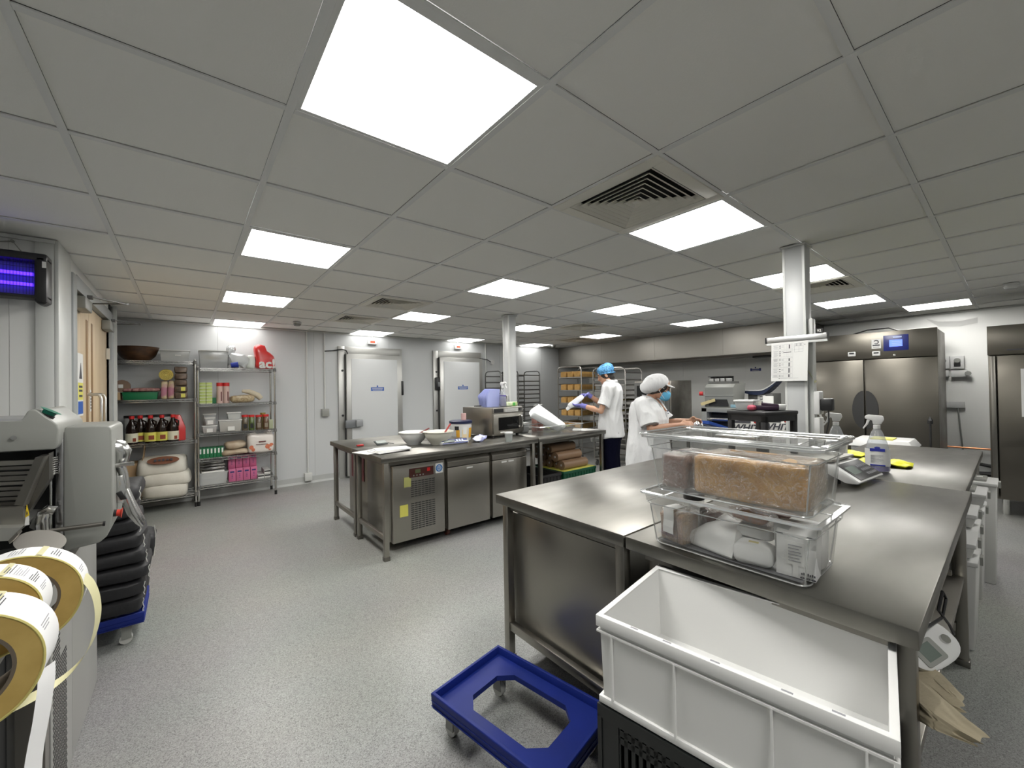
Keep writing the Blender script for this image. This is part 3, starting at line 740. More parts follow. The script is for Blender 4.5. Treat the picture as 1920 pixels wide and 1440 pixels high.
LEV = 10
r1 = rack('rack trolley loaded with golden loaves on five trays, left of the man', (5.86, 5.16, 0), math.radians(11), .53, .76, 1.79, LEV, z0=.45, group=None)
ang = math.radians(11)
tin_l = ['top', 'second', 'third', 'fourth', 'lowest visible']
proto = None
TRM = mat('tray_aluminium', (.42, .41, .40), .4, 1.)
for k in range(5):
    z = .45+(1.79-.22-.45)*(9-2*k)/9+.0
    p = Vector((5.86, 5.16, 0))
    tr = tray(p.x, p.y, z+.001, .53, .76, ang, label='grey tray of loaves, %s level on the bread rack trolley' % tin_l[k], group='bread trays on the rack', m=TRM)
    for j in range(3):
        lx, ly = .05, .06+j*.155
        off = rotz(ang) @ Vector((lx, ly, 0))
        if proto is None:
            b = B().sell((.30, .06, .064), (.64, .135, .126), .2, .2, 20, 10, nz=.004)
            proto = solo('bread_loaf', '', 'bread', b, BREAD, smooth=True)
            o = proto
        else:
            o = proto.copy(); COL.objects.link(o)
        o.location = p+off+Vector((0, 0, z+.005)); o.rotation_euler = (0, 0, ang)
        o['label'] = 'golden tin loaf, %s of three on the %s tray of the bread rack' % (['nearest', 'middle', 'farthest'][j], tin_l[k]); o['group'] = 'golden loaves on the rack trolley'
# rack behind the man
r2 = rack('rack trolley full of grey baking trays, standing between the man and the woman', (5.78, 4.12, 0), math.radians(8), .62, .62, 1.72, 14, z0=.3, group=None)
for k in range(14):
    z = .3+(1.72-.22-.3)*k/13
    p = Vector((5.78, 4.12, 0))
    t_ = tray(p.x, p.y, z+.001, .62, .62, math.radians(8), label='grey baking tray in the rack between the two people, number %d from the top' % (14-k), group='trays on the rack behind the man', m=TRM)
    t_['label'] = ('grey baking tray in the rack between the two people, ' + ['lowest', 'second from the bottom', 'third from the bottom', 'fourth from the bottom', 'fifth from the bottom', 'sixth from the bottom', 'seventh from the bottom', 'seventh from the top', 'sixth from the top', 'fifth from the top', 'fourth from the top', 'third from the top', 'second from the top', 'topmost'][k])
    if k in (3, 5, 7, 9):
        for q in range(10):
            g = solo('dough_piece', 'small browned dough piece on the %s of four laden trays, rack between the people' % {3: 'lowest', 5: 'second lowest', 7: 'second highest', 9: 'highest'}[k], 'pastry', B().sell((0, 0, .018), (.09, .2, .035), .6, .6, 10, 6, nz=.006), mat('green_olive_dough', (.28, .22, .08), .7, vary=((.12, .12, .04), 30, .4, .6)), (0, 0, 0), math.radians(8), group='dough pieces on the %d. tray from below' % (k+1), smooth=True)
            g['group'] = 'dough pieces, ' + {3: 'lowest', 5: 'second lowest', 7: 'second highest', 9: 'highest'}[k] + ' laden tray'
            g.location = p+rotz(math.radians(8)) @ Vector((.08+.11*(q % 5), .17+.28*(q//5), z+.006))
# empty racks in the far corner
rack('empty rack trolley by the back wall, its right half showing beside the slim column', (5.12, 6.15, 0), math.radians(4), .46, .62, 1.74, 15, z0=.3, m=mat('rack_steel_dark', (.17, .17, .165), .4, .9), group='empty racks in the far corner')
rack('second empty rack trolley nested behind the slim column', (4.62, 6.05, 0), math.radians(4), .46, .40, 1.72, 12, z0=.3, m=MATS['rack_steel_dark'], group='empty racks in the far corner')

# ---- convection oven on a stand, right of the woman's face
ov = thing('convection_oven', 'steel convection oven on a stand behind the woman, blank side facing the camera', 'oven', (6.1, 3.65, 0))
part('oven_body', B().box(5.79, 3.30, .84, 6.42, 3.95, 1.475), mat('worn_steel', (.40, .385, .35), .42, 1., vary=((.30, .28, .25), 9, .3, .7)), ov, w=True, bev=.006)
part('oven_door', B().box(5.76, 3.32, .88, 5.788, 3.93, 1.45), GREYMD, ov, w=True, bev=.004)
for z in (.95, 1.22): part('door_window', B().box(5.756, 3.45, z, 5.76, 3.88, z+.18), GLASSD, ov, w=True)
part('door_handle', B().tube([(5.76, 3.38, 1.0), (5.73, 3.38, 1.0), (5.73, 3.38, 1.35), (5.76, 3.38, 1.35)], .01, 8), CHROME, ov, w=True, smooth=True)
b = B()
for x in (5.81, 6.36):
    for y in (3.33, 3.88): b.box(x, y, 0, x+.04, y+.04, .84)
b.box(5.81, 3.33, .3, 6.4, 3.92, .32); part('stand', b, STEELD, ov, w=True)

# ---- bread slicer / moulder with blue belt at the right wall
mc = thing('bread_slicer', 'grey bread slicing machine with a dark hopper mouth, red button and blue outfeed belt', 'slicing machine', (6.3, 2.65, 0))
part('lower_cabinet', B().box(5.96, 2.42, .55, 6.75, 2.50, 1.06).box(5.96, 2.84, .55, 6.75, 2.92, 1.06).box(6.2, 2.5, .3, 6.75, 2.84, 1.06).box(5.96, 2.42, 1.0, 6.75, 2.92, 1.07).box(5.96, 2.42, .3, 6.75, 2.92, .56), GREYM, mc, w=True, bev=.006)
part('throat', B().box(6.1, 2.51, .60, 6.19, 2.83, .99), DARK, mc, w=True)
part('roller', B().cyl((6.0, 2.505, .90), .028, .33, 14, 'y'), CHROME, mc, w=True, smooth=True)
b = B().prism([(6.12, 2.5, .72), (6.12, 2.5, .75), (5.30, 2.5, .93), (5.30, 2.5, .89)], (0, .33, 0)); part('blue_belt', b, mat('belt_blue', (.015, .06, .30), .5), mc, w=True)
b = B().prism([(5.99, 2.48, 1.12), (5.93, 2.45, 1.36), (6.0, 2.45, 1.41), (6.35, 2.45, 1.41), (6.35, 2.48, 1.08), (5.99, 2.48, 1.07)], (0, .40, 0)); part('hopper', b, GREYM, mc, w=True, bev=.008)
part('hopper_mouth', B().prism([(5.985, 2.54, 1.09), (5.985, 2.56, 1.23), (5.985, 2.79, 1.23), (5.985, 2.82, 1.09)], (-.012, 0, 0)), DARK, mc, w=True)
part('hopper_shelf', B().box(5.95, 2.46, 1.235, 5.99, 2.88, 1.255), GREYM, mc, w=True)
b = B().box(6.02, 2.52, 1.41, 6.3, 2.84, 1.445); dsp = part('blade_box', b, GREYMD, mc, w=True)
for k in range(4): part('clear_cap', B().box(6.03, 2.53+k*.078, 1.445, 6.1, 2.59+k*.078, 1.49), mat('pale_cap', (.45, .45, .44), .3), mc, w=True, bev=.004)
part('cap_frame', B().box(6.10, 2.515, 1.445, 6.11, 2.84, 1.52).box(6.02, 2.515, 1.51, 6.11, 2.84, 1.52), BLACK, mc, w=True)
part('stop_button', B().cyl((5.985, 2.90, 1.27), .03, .05, 14, (-.3, 1, 0)), RED, mc, w=True, smooth=True)
part('knob', B().cyl((5.96, 2.47, 1.02), .02, -.02, 12, 'x'), BLACK, mc, w=True, smooth=True)
b = B().box(6.4, 2.15, 1.06, 6.75, 2.43, 1.07).box(6.42, 2.13, 1.10, 6.75, 2.45, 1.26); part('side_housing', b, GREYMD, mc, w=True, bev=.005)
stk = part('logo_sticker', B().box(6.412, 2.22, 1.11, 6.4185, 2.32, 1.24), PAPER, mc, w=True)
b = B(); b.tube([(6.411, 2.27+.022*math.cos(t), 1.20+.022*math.sin(t)) for t in [.5+i*.45 for i in range(12)]], .005, 6); b.box(6.4105, 2.24, 1.13, 6.4118, 2.30, 1.15)
part('logo_mark', b, INK, stk, w=True)
# curved white and navy guard tray
def gfn(u, v):
    x = 6.35+v*.22; y = 2.50-u*.50; z = 1.295+.005+.20*max(0, (u-.45)/.55)**1.6-.0*u; return Vector((x, y, z))
b = B(); n = 14
for k in range(n):
    a = gfn(k/n, 0); c = gfn((k+1)/n, 0); b.prism([a, c, c+Vector((0, 0, .014)), a+Vector((0, 0, .014))], (.25, 0, 0))
part('guard_rim', b, WPLAS, mc, w=True)
b = B()
for k in range(n):
    a = gfn(k/n, 0); c = gfn((k+1)/n, 0); t0 = .055*math.sin(PI*min(1, k/n+.12)); t1 = .055*math.sin(PI*min(1, (k+1)/n+.1))
    b.prism([a-Vector((-.01, 0, .0)), c-Vector((-.01, 0, 0)), c-Vector((-.01, 0, t1+.004)), a-Vector((-.01, 0, t0+.004))], (.23, 0, 0))
part('guard_skirt', b, mat('navy_plastic', (.01, .02, .06), .35), mc, w=True)
b = B()
for x in (6.0, 6.68):
    for y in (2.45, 2.85): b.cyl((x, y, 0), .025, .3, 10)
part('machine_leg', b, STEELD, mc, w=True)
solo('cream_card', 'buff card leaning on the grey slicing machine', 'card', B().prism([(5.93, 2.90, 1.09), (5.93, 2.70, 1.16), (5.95, 2.72, 1.20), (5.95, 2.93, 1.13)], (.006, 0, 0)), mat('buff_card', (.50, .42, .22), .7), w=True)
solo('small_blue_box', 'small pale blue box on the slicing machine shelf', 'box', B().box(5.97, 2.43, 1.072, 6.03, 2.51, 1.115), mat('pale_blue', (.25, .42, .5), .6), w=True, bev=.003)
solo('crumpled_tissue', 'crumpled white tissue on the slicing machine beside the small blue box', 'tissue', B().sell((6.25, 2.32, 1.10), (.12, .14, .07), 1, 1, 14, 8, nz=.03, nf=14), PAPER, w=True, smooth=True)

# wall items on the right wall
def onwall(name, label, cat, x0, y0, x1, y1, d, m, group=None, bev=.004, X=8.0):
    p = XX(x0, y1, X); q = XX(x1, y0, X); ya, yb = sorted((p.y, q.y)); za, zb = sorted((p.z, q.z))
    t = thing(name, label, cat, (X-.001, (ya+yb)/2, (za+zb)/2), 0, group)
    part('box_body', B().box(X-d, ya, za, X-.001, yb, zb), m, t, w=True, bev=bev); return t, ya, yb, za, zb
t, ya, yb, za, zb = onwall('switch_box', 'white square isolator switch box on the wall between the two tall fridges, upper right', 'switch', 1783, 667, 1808, 692, .06, WPLAS, 'switch boxes between the fridges')
part('rotary_knob', B().cyl((7.94, (ya+yb)/2, zb-.06), .03, -.025, 14, 'x'), GREYM, t, w=True, smooth=True); part('window', B().box(7.935, (ya+yb)/2-.03, za+.03, 7.94, (ya+yb)/2+.03, za+.07), BLACK, t, w=True)
t, ya, yb, za, zb = onwall('switch_box', 'white square isolator switch box hard against the two-door fridge, upper left', 'switch', 1760, 668, 1781, 692, .06, WPLAS, 'switch boxes between the fridges')
part('rotary_knob', B().cyl((7.94, (ya+yb)/2, zb-.06), .025, -.025, 14, 'x'), GREYM, t, w=True, smooth=True)
t, ya, yb, za, zb = onwall('switch_box', 'low wide switch box on the wall, lower right of the group between the fridges', 'switch', 1784, 694, 1814, 707, .06, WPLAS, 'switch boxes between the fridges')
part('rotary_knob', B().cyl((7.94, (ya+yb)/2-.08, (za+zb)/2), .03, -.025, 14, 'x'), GREYM, t, w=True, smooth=True)
onwall('switch_box', 'low wide switch box touching the two-door fridge, lower left of the group', 'switch', 1761, 694, 1780, 706, .06, WPLAS, 'switch boxes between the fridges')
t, ya, yb, za, zb = onwall('socket_strip', 'white multi-socket strip on the wall right of the two-door fridge', 'socket', 1762, 753, 1809, 764, .04, WPLAS)
part('cord', B().tube([(7.96, ya+.06, za), (7.95, ya+.05, za-.15), (7.96, ya+.03, za-.5), (7.95, ya+.0, za-.8), (7.96, ya-.02, za-.95)], .008, 6), GREYM, t, w=True, smooth=True)
part('corner_duct', B().box(7.90, ya+.36, .3, 7.999, ya+.40, za), GREYM, t, w=True)
solo('copper_pipe', 'thin copper pipe running low along the right wall beside the tall fridge', 'pipe', B().cyl((7.96, -.5, .52), .011, 1.6, 10, 'y'), mat('copper', (.75, .32, .16), .3, 1.), w=True, smooth=True)
solo('wall_cable_bundle', 'black and grey cables lying low at the right wall below the copper pipe', 'cable', B().tube([(7.9, -.5, .27), (7.88, .1, .30), (7.9, .35, .34), (7.9, .7, .30), (7.92, 1.0, .35)], .022, 8).tube([(7.9, -.5, .20), (7.86, .2, .22), (7.9, .5, .19), (7.92, 1.0, .2)], .03, 8), BLACK, w=True, smooth=True)
solo('wall_ledge', 'grey ledge box at the foot of the right wall between the fridges', 'ledge', B().box(7.72, -.6, .03, 7.98, .5, .17), STEELD, w=True, bev=.004)
b = B(); P0 = [XX(1738, 598, 7.997), XX(1760, 603, 7.997), XX(1800, 602, 7.997), XX(1833, 595, 7.997)]
b.add([p+Vector((0, 0, .0)) for p in P0]+[p-Vector((0, 0, .07 if i else .01)) for i, p in enumerate(P0)]+[p-Vector((.003, 0, 0)) for p in P0]+[p-Vector((.003, 0, .07 if i else .01)) for i, p in enumerate(P0)],
      [(8+i, 9+i, 13+i, 12+i) for i in range(3)]+[(i, i+1, 5+i, 4+i) for i in range(3)])
solo('masking_tape', 'torn white tape stuck on the right wall above the fridges', 'tape', b, PAPER, w=True)
t, ya, yb, za, zb = onwall('wall_sign', 'small dark blue sign on the wall under the extraction hood', 'sign', 1407, 690, 1427, 696, .006, mat('navy_sign', (.01, .02, .16), .4), bev=0)
b = B()
for k in range(2): b.box(7.9925, ya+.03, za+.012+k*.025, 7.9938, yb-.03, za+.02+k*.025)
part('printed_lines', b, PAPER, t, w=True); part('sign_emblem', B().cyl((7.996, (ya+yb)/2, zb+.012), .012, -.004, 12, 'x'), MATS['navy_sign'], t, w=True)

# conduits, switches and indicator boxes on the back wall
def conduit(x, z1, label, box=None, boxlab=None):
    t = thing('conduit', label, 'conduit', (x, WYB, z1), 0, 'white conduits on the back wall')
    part('pipe', B().cyl((x, WYB-.014, z1), .012, CH-z1-.003, 10), TRIM, t, w=True, smooth=True)
    b = B(); z = z1+.35
    while z < CH-.2: b.cyl((x, WYB-.014, z), .018, .02, 10); z += .62
    part('pipe_clip', b, TRIM, t, w=True)
    if box:
        part(box, B().box(x-.05, WYB-.06, z1-.12, x+.05, WYB-.002, z1), GREYM if box == 'switch_plate' else TRIM, t, w=True, bev=.006)
conduit(1.447, .16, 'long white conduit beside the wire shelves, ending in a low socket box', 'socket_box')
conduit(1.70, 1.12, 'short white conduit left of the first cold-store door, ending in a grey switch', 'switch_plate')
conduit(4.78, .9, 'thin white conduit right of the second cold-store door')
for x, lb in ((2.45, 'left'), (4.12, 'right')):
    t = thing('indicator_box', 'small white alarm indicator box with a red legend above the %s cold-store door' % lb, 'alarm box', (x, WYB-.001, 2.17), 0, 'indicator boxes above the cold-store doors')
    part('box_body', B().box(x-.075, WYB-.05, 2.165, x+.075, WYB-.001, 2.255), WPLAS, t, w=True, bev=.005)
    part('red_legend', B().box(x-.04, WYB-.0515, 2.19, x+.04, WYB-.05, 2.225), mat('legend_red', (.60, .09, .04), .5), t, w=True)
    part('feed_pipe', B().cyl((x, WYB-.02, 2.255), .007, CH-2.257, 8), TRIM, t, w=True)
t = thing('sounder', 'round white wall sounder with a black lead, right of the second cold-store door', 'alarm', (4.93, WYB-.001, 1.9))
part('sounder_body', B().cyl((4.93, WYB-.001, 1.93), .045, -.06, 18, 'y'), WPLAS, t, w=True, smooth=True)
part('lead', B().tube([(4.9, WYB-.05, 1.93), (4.8, WYB-.05, 1.98), (4.62, WYB-.05, 2.0), (4.56, WYB-.05, 1.98)], .008, 6), BLACK, t, w=True, smooth=True)
solo('door_heater_lead', 'black cable looping from the conduit to the left cold-store door frame', 'cable', B().tube([(1.70, WYB-.03, 2.02), (1.82, WYB-.05, 2.03), (1.95, WYB-.05, 2.06), (2.02, WYB-.06, 2.04), (2.04, WYB-.07, 1.98)], .009, 6), BLACK, w=True, smooth=True)

# ================================================================ SHELF GOODS
SY = 6.42       # front of goods
def xs(px, py=800, Y=SY): return YY(px, py, Y).x
def sh(px0, px1, ptop, Y=SY):
    """x extents and height (m, absolute z of the top) from the photo columns px0..px1 and row ptop, standing at depth Y"""
    return xs(px0, ptop, Y), xs(px1, ptop, Y), YY((px0+px1)/2, ptop, Y).z
def lidded(name, label, cat, x0, x1, y0, y1, z0, z1, body, lid, group=None, tape=None, fill=None, lidh=.012, fillh=.7):
    t = thing(name, label, cat, ((x0+x1)/2, (y0+y1)/2, z0), 0, group)
    i = min(.012, (x1-x0)*.08)
    b = B().rings([[(x0+i, y0+i, z0), (x1-i, y0+i, z0), (x1-i, y1-i, z0), (x0+i, y1-i, z0)], [(x0, y0, z1-lidh), (x1, y0, z1-lidh), (x1, y1, z1-lidh), (x0, y1, z1-lidh)]])
    part('tub_body', b, body, t, w=True, bev=.006)
    part('lid', B().box(x0-.004, y0-.004, z1-lidh, x1+.004, y1+.004, z1), lid, t, w=True, bev=.003)
    if fill: part('contents', B().rings([[(x0+i+.004, y0+i+.004, z0+.003), (x1-i-.004, y0+i+.004, z0+.003), (x1-i-.004, y1-i, z0+.003), (x0+i+.004, y1-i, z0+.003)], [(x0+.008, y0+.008, z0+(z1-z0)*fillh), (x1-.008, y0+.008, z0+(z1-z0)*fillh), (x1-.008, y1-.008, z0+(z1-z0)*fillh), (x0+.008, y1-.008, z0+(z1-z0)*fillh)]]), fill, t, w=True)
    if tape:
        xa, xb, za, zb = tape
        s_ = part('label_sticker', B().box(x0+(x1-x0)*xa, y0-.003, z0+(z1-z0)*za, x0+(x1-x0)*xb, y0-.0005, z0+(z1-z0)*zb), PAPER, t, w=True)
    return t
z = S1[3]
# wooden bowl
b = B(); x0, x1, zt = sh(214, 299, 652, 6.5); cx = (x0+x1)/2; R_ = (x1-x0)/2
b.lathe([(.10, 0), (R_*.55, .002), (R_*.82, .06), (R_*.95, .13), (R_, .165), (R_-.012, .167), (R_*.90, .125), (R_*.75, .06), (R_*.5, .025), (.02, .02)], n=36, cap=True)
solo('wooden_bowl', 'large dark wooden bowl on top of the left wire shelves', 'bowl', b, mat('dark_wood', (.10, .045, .016), .45, vary=((.03, .013, .006), (9, 9, 22), .3, .7)), (cx, 6.54, z+.005), smooth=True)
x0, x1, zt = sh(299, 356, 656)
lidded('clear_tub', 'long cloudy plastic tub of white papers beside the wooden bowl on the top shelf', 'tub', x0, x1, 6.42, 6.64, z+.005, zt, CLEARW, WPLAS, fill=PAPER, tape=(.5, .7, .5, .58))
# second shelf left unit
z = S1[2]+.005
x0, x1, zt = sh(229, 296, 735); gx0, gx1 = x0, x1
t = thing('green_crate', 'green plastic tray holding pink packets on the left wire shelves', 'crate', ((x0+x1)/2, 6.5, z))
b = B().rings([[(x0+.01, 6.40, z), (x1-.01, 6.40, z), (x1-.01, 6.62, z), (x0+.01, 6.62, z)], [(x0, 6.39, zt), (x1, 6.39, zt), (x1, 6.63, zt), (x0, 6.63, zt)]]); part('crate_body', b, GREEN, t, w=True, bev=.004)
part('rim', B().box(x0-.008, 6.382, zt-.008, x1+.008, 6.638, zt), GREEN, t, w=True, bev=.002)
for k in range(5):
    solo('pink_packet', 'flat pink patterned packet in the green tray, %s' % ['first from the left', 'second from the left', 'middle one', 'second from the right', 'first from the right'][k], 'packet', B().sell((x0+.06+k*(x1-x0-.11)/4, 6.5, zt+.022), (.13, .15, .045), .6, .6, 12, 8, nz=.01, R=rot('Z', k*23)), mat('dusty_pink', (.42, .22, .19), .6, vary=((.25, .1, .1), 40, .4, .6)), w=True, smooth=True, group='pink packets in the green tray')
x0, x1, zt = sh(210, 233, 735)
solo('cardboard_box', 'low brown cardboard box at the left end of the second shelf', 'box', B().box(x0-.1, 6.40, z, gx0-.015, 6.62, z+.09), CARD, w=True, bev=.003)
x0, x1, zt = sh(216, 240, 717)
t = thing('tin_can', 'brown tin with a white label, standing on the low cardboard box', 'tin', ((x0+x1)/2, 6.48, z+.092))
part('can_body', B().cyl(((x0+x1)/2, 6.44, z+.092+.07), .07, .1, 24, 'y'), mat('brown_tin', (.25, .17, .12), .35, .3), t, w=True, smooth=True)
part('paper_label', B().box((x0+x1)/2-.03, 6.437, z+.14, (x0+x1)/2+.01, 6.4395, z+.18), PAPER, t, w=True)
# bags with tin leaning, and loaf stack
for k, (a, c) in enumerate(((301, 314), (314, 327))):
    x0, x1, zt = sh(a, c, 714)
    t = thing('snack_bag', '%s of the two tall pink and cream bags under the gold tin' % ['left', 'right'][k], 'bag', ((x0+x1)/2, 6.47, z), 0, 'tall bags under the gold tin')
    part('bag_body', B().sell(((x0+x1)/2, 6.47, (z+zt)/2), (x1-x0, .09, zt-z), .35, .5, 14, 10, nz=.012, nf=9), mat('pink_cream_print', (.55, .46, .28), .4, vary=((.40, .16, .22), (9, 9, 12), .42, .58)), t, w=True, smooth=True)
x0, x1, zt = sh(296, 327, 692)
t = thing('gold_tin', 'round gold tin lying on its side, base facing out, above the two tall bags', 'tin', ((x0+x1)/2, 6.45, z+.27)); R_ = (x1-x0)/2-.01; cx, cz = (x0+x1)/2, YY(311, 703, 6.45).z
GOLD = mat('gold_lacquer', (.62, .50, .14), .25, .85)
part('can_body', B().lathe([(R_, 0), (R_, -.1)], (cx, 6.40, cz), 28, R=rot('X', 90)), GOLD, t, w=True, smooth=True)
b = B()
for r in (.98, .72, .5, .28): b.tube([(cx+R_*r*math.cos(q*PI/12), 6.397, cz+R_*r*math.sin(q*PI/12)) for q in range(24)], .0035, 6, close=True)
part('base_ring', b, GOLD, t, w=True, smooth=True)
x0, x1, zt = sh(327, 351, 690)
for k in range(5):
    hh = .075; zz = z+.002+k*.079
    t = thing('packet_stack_item', 'brown packet stacked beside the gold tin, %s' % ['bottom one with a yellow sticker', 'second from below with a yellow sticker', 'middle one', 'second from the top', 'top one'][k], 'packet', ((x0+x1)/2, 6.5, zz), 0, 'brown packets stacked beside the gold tin')
    t.name = 'wrapped_packet'
    part('packet_body', B().sell(((x0+x1)/2, 6.48, zz+hh/2), (x1-x0, .16, hh), .3, .3, 14, 8, nz=.008, nf=12), mat('brown_pack', (.20, .14, .10), .35, vary=((.08, .055, .04), 18, .35, .65)), t, w=True, smooth=True)
    if k < 2: part('yellow_sticker', B().box(x0+.06, 6.392, zz+.015, x1-.02, 6.3945, zz+.062), YELLOW, t, w=True)
# third shelf: sauce bottles, tubs, red bag
z = S1[1]+.005
SAU = mat('soy_sauce', (.012, .006, .004), .12)
for k, (a, c) in enumerate(((234, 258), (249, 275), (270, 293), (291, 315), (311, 337))):
    x0, x1, zt = sh(a, c, 782, 6.40+(.05 if k == 1 else 0)); cx = (x0+x1)/2; Y = 6.44+(.06 if k == 1 else 0); w_ = .055
    t = thing('sauce_bottle', 'dark red-capped sauce jug, %s in its row' % ['first from the left', 'second from the left, set back', 'middle one', 'second from the right', 'first from the right'][k], 'bottle', (cx, Y, z), 0, 'dark sauce jugs on the left shelves')
    part('bottle_body', B().lathe([(w_*.9, 0), (w_, .008), (w_, .17), (w_*.85, .21), (w_*.5, .25), (.02, .275), (.02, .30)], (cx, Y, z), 18, sy=.8), SAU, t, w=True, smooth=True)
    part('cap', B().cyl((cx, Y, z+.29), .024, .035, 14), RED, t, w=True, smooth=True)
    part('handle', B().tube([(cx+.018, Y-.02, z+.27), (cx+.052, Y-.03, z+.25), (cx+.05, Y-.03, z+.19), (cx+.03, Y-.03, z+.18)], .009, 6), SAU, t, w=True, smooth=True)
    lb = part('paper_label', B().lathe([(w_+.0015, .02), (w_+.0015, .125)], (cx, Y, z), 18, sy=.8, cap=False), YELLOW if k in (1, 2, 3) else mat('cream_label', (.66, .64, .50), .5), t, w=True, smooth=True)
    b = B().box(cx-.015, Y-w_*.8-.004, z+.04, cx+.035, Y-w_*.8-.002, z+.09) if k in (1, 2, 3) else B().box(cx+.012, Y-w_*.8-.004, z+.03, cx+.04, Y-w_*.8-.002, z+.07)
    part('label_picture', b, mat('label_maroon', (.25, .05, .02), .5), lb, w=True)
for k, (a, c) in enumerate(((231, 276), (276, 320))):
    x0, x1, zt = sh(a, c, 775, 6.58); cx = (x0+x1)/2; R_ = (x1-x0)/2-.004
    t = thing('round_tub', 'big white tub with a black lid behind the sauce jugs, %s' % ['left one', 'right one'][k], 'tub', (cx, 6.62, z), 0, 'white tubs behind the sauce jugs')
    R_ = min(R_, .135)
    part('tub_body', B().lathe([(R_*.9, 0), (R_, .30)], (cx, 6.62, z), 24, sy=.6), WPLAS, t, w=True, smooth=True)
    part('lid', B().lathe([(R_+.006, .295), (R_+.006, .325)], (cx, 6.62, z), 24, sy=.6), BLACK, t, w=True, smooth=True)
x0, x1, zt = sh(322, 348, 778)
solo('red_bag', 'red packet standing at the right end beside the sauce jugs', 'bag', B().prism([(x0, 6.44, z), (x1, 6.44, z), (x1, 6.44, z+.16), (x1-.05, 6.46, zt), (x0+.02, 6.46, zt)], (0, .1, 0)), REDFOIL, w=True, bev=.012)
solo('white_tray', 'shallow white tray at the left end of the third shelf', 'tray', B().box(-1.05, 6.40, z, xs(233), 6.64, z+.05), WPLAS, w=True, bev=.01)
# bottom shelf: cardboard box and sacks
z = S1[0]+.005
t = thing('cardboard_box', 'open brown cardboard box behind the sacks on the bottom shelf', 'box', (-.6, 6.55, z))
xb = xs(272, 850, 6.55)
b = B().box(-1.0, 6.42, z, xb-.02, 6.424, z+.42).box(-1.0, 6.69, z, xb-.02, 6.694, z+.42).box(-1.0, 6.42, z, -.996, 6.694, z+.42).box(xb-.024, 6.42, z, xb-.02, 6.694, z+.42).box(-1.0, 6.42, z, xb-.02, 6.694, z+.004)
part('box_body', b, CARD, t, w=True); part('flap', B().prism([(xb-.02, 6.42, z+.42), (xb+.0, 6.42, z+.62), (xb+.004, 6.42, z+.62), (xb-.016, 6.42, z+.42)], (0, .27, 0)), CARD, t, w=True)
SACK = mat('woven_sack', (.66, .64, .57), .75, bump=(40, .3), vary=((.55, .52, .45), 5, .3, .7))
x0 = xs(262, 870); x1 = xs(352, 870)
for k, (za, hh, dx, lb) in enumerate(((0, .155, .0, 'bottom white sack, hanging over the front of the shelf'), (.135, .15, .03, 'middle white sack of the pile on the bottom shelf'), (.265, .19, -.01, 'top white sack with a brown oval print'))):
    xa = x0+(.02 if k == 1 else 0)+(.0 if k else .03); xb_ = x1+(.0 if k == 1 else -.03)
    t = thing('grain_sack', lb, 'sack', ((xa+xb_)/2, 6.5, z+za), 0, 'white sacks piled on the bottom shelf')
    cz = z+za+hh/2
    part('sack_body', B().sell(((xa+xb_)/2, 6.50, cz), (xb_-xa+.06, .44, hh+.03), .45, .4, 26, 12, nz=.035, nf=4.5), SACK, t, w=True, smooth=True)
    if k == 2:
        Rm = rot('X', 62)
        e_ = part('printed_oval', B().lathe([(.001, .001), (.145, .001)], ((xa+xb_)/2+.01, 6.305, cz+.082), 26, sy=.42, R=rot('X', 40), cap=False), mat('oval_brown', (.16, .06, .03), .6), t, w=True)
        b = B()
        for q in range(5): b.obox(Vector(((xa+xb_)/2+.01+(q-2)*.036, 6.297-.004*abs(q-2), cz+.088)), (.022, .035-.008*(q % 2), .003), rot('X', 40))
        part('worn_lettering', b, INK, e_, w=True)
        0 and lettering('', .07, ((xa+xb_)/2+.01, 6.297, cz+.088), (1, 0, 0), (0, math.cos(math.radians(40)), math.sin(math.radians(40))), INK, e_)
# ---- right unit
z = S2[4]+.005
x0, x1, zt = sh(373, 428, 657)
t = lidded('clear_tub', 'clear plastic box of utensils at the left of the right unit top shelf', 'tub', x0, x1, 6.40, 6.66, z, zt, CLEARW, WPLAS)
solo('grey_container', 'dark grey container inside the clear box on the top shelf', 'container', B().box(x0+.12, 6.44, z+.004, x1-.02, 6.6, z+.09), mat('slate_grey', (.09, .11, .13), .5), w=True, bev=.006)
solo('wooden_brush', 'cream brush head lying inside the clear box on the top shelf', 'brush', B().sell((x0+.13, 6.45, z+.135), (.15, .06, .05), .6, .6, 14, 8), mat('cream_wood', (.58, .50, .33), .5), w=True, smooth=True)
x0, x1, zt = sh(427, 438, 682)
solo('blue_cup', 'small dark blue cup lying in front of the clear bags on the top shelf', 'cup', B().lathe([(.03, 0), (.042, .08), (.038, .08), (.028, .005)], ((x0+x1)/2, 6.40, z+.042), 16, R=rot('Y', 80)), mat('cup_blue', (.01, .03, .30), .35), w=True, smooth=True)
x0, x1, zt = sh(430, 458, 640)
solo('plastic_bags', 'crumpled clear plastic bags of white cutlery on the top shelf', 'bag', B().sell(((x0+x1)/2+.02, 6.53, z+.1), (.24, .24, .21), .7, .7, 18, 10, nz=.06, nf=12).sell((x0+.03, 6.55, z+.24), (.09, .12, .18), 1, 1, 12, 8, nz=.05, nf=18), clear('crinkled_film', (.9, .92, .93), .45, .3, .15), w=True, smooth=True)
solo('white_cutlery', 'white plastic cutlery pack inside the clear bags on the top shelf', 'cutlery', B().box(x0+.03, 6.46, z, x0+.16, 6.56, z+.13), WPLAS, w=True, bev=.01)
x0, x1, zt = sh(461, 480, 665)
solo('film_pack', 'white film-wrapped pack beside the red foil bag', 'packet', B().sell(((x0+x1)/2, 6.5, z+.09), (x1-x0, .14, .18), .4, .5, 16, 10, nz=.012, nf=15), mat('milky_film', (.66, .70, .66), .35), w=True, smooth=True)
x0, x1, zt = sh(479, 517, 650); cx = (x0+x1)/2
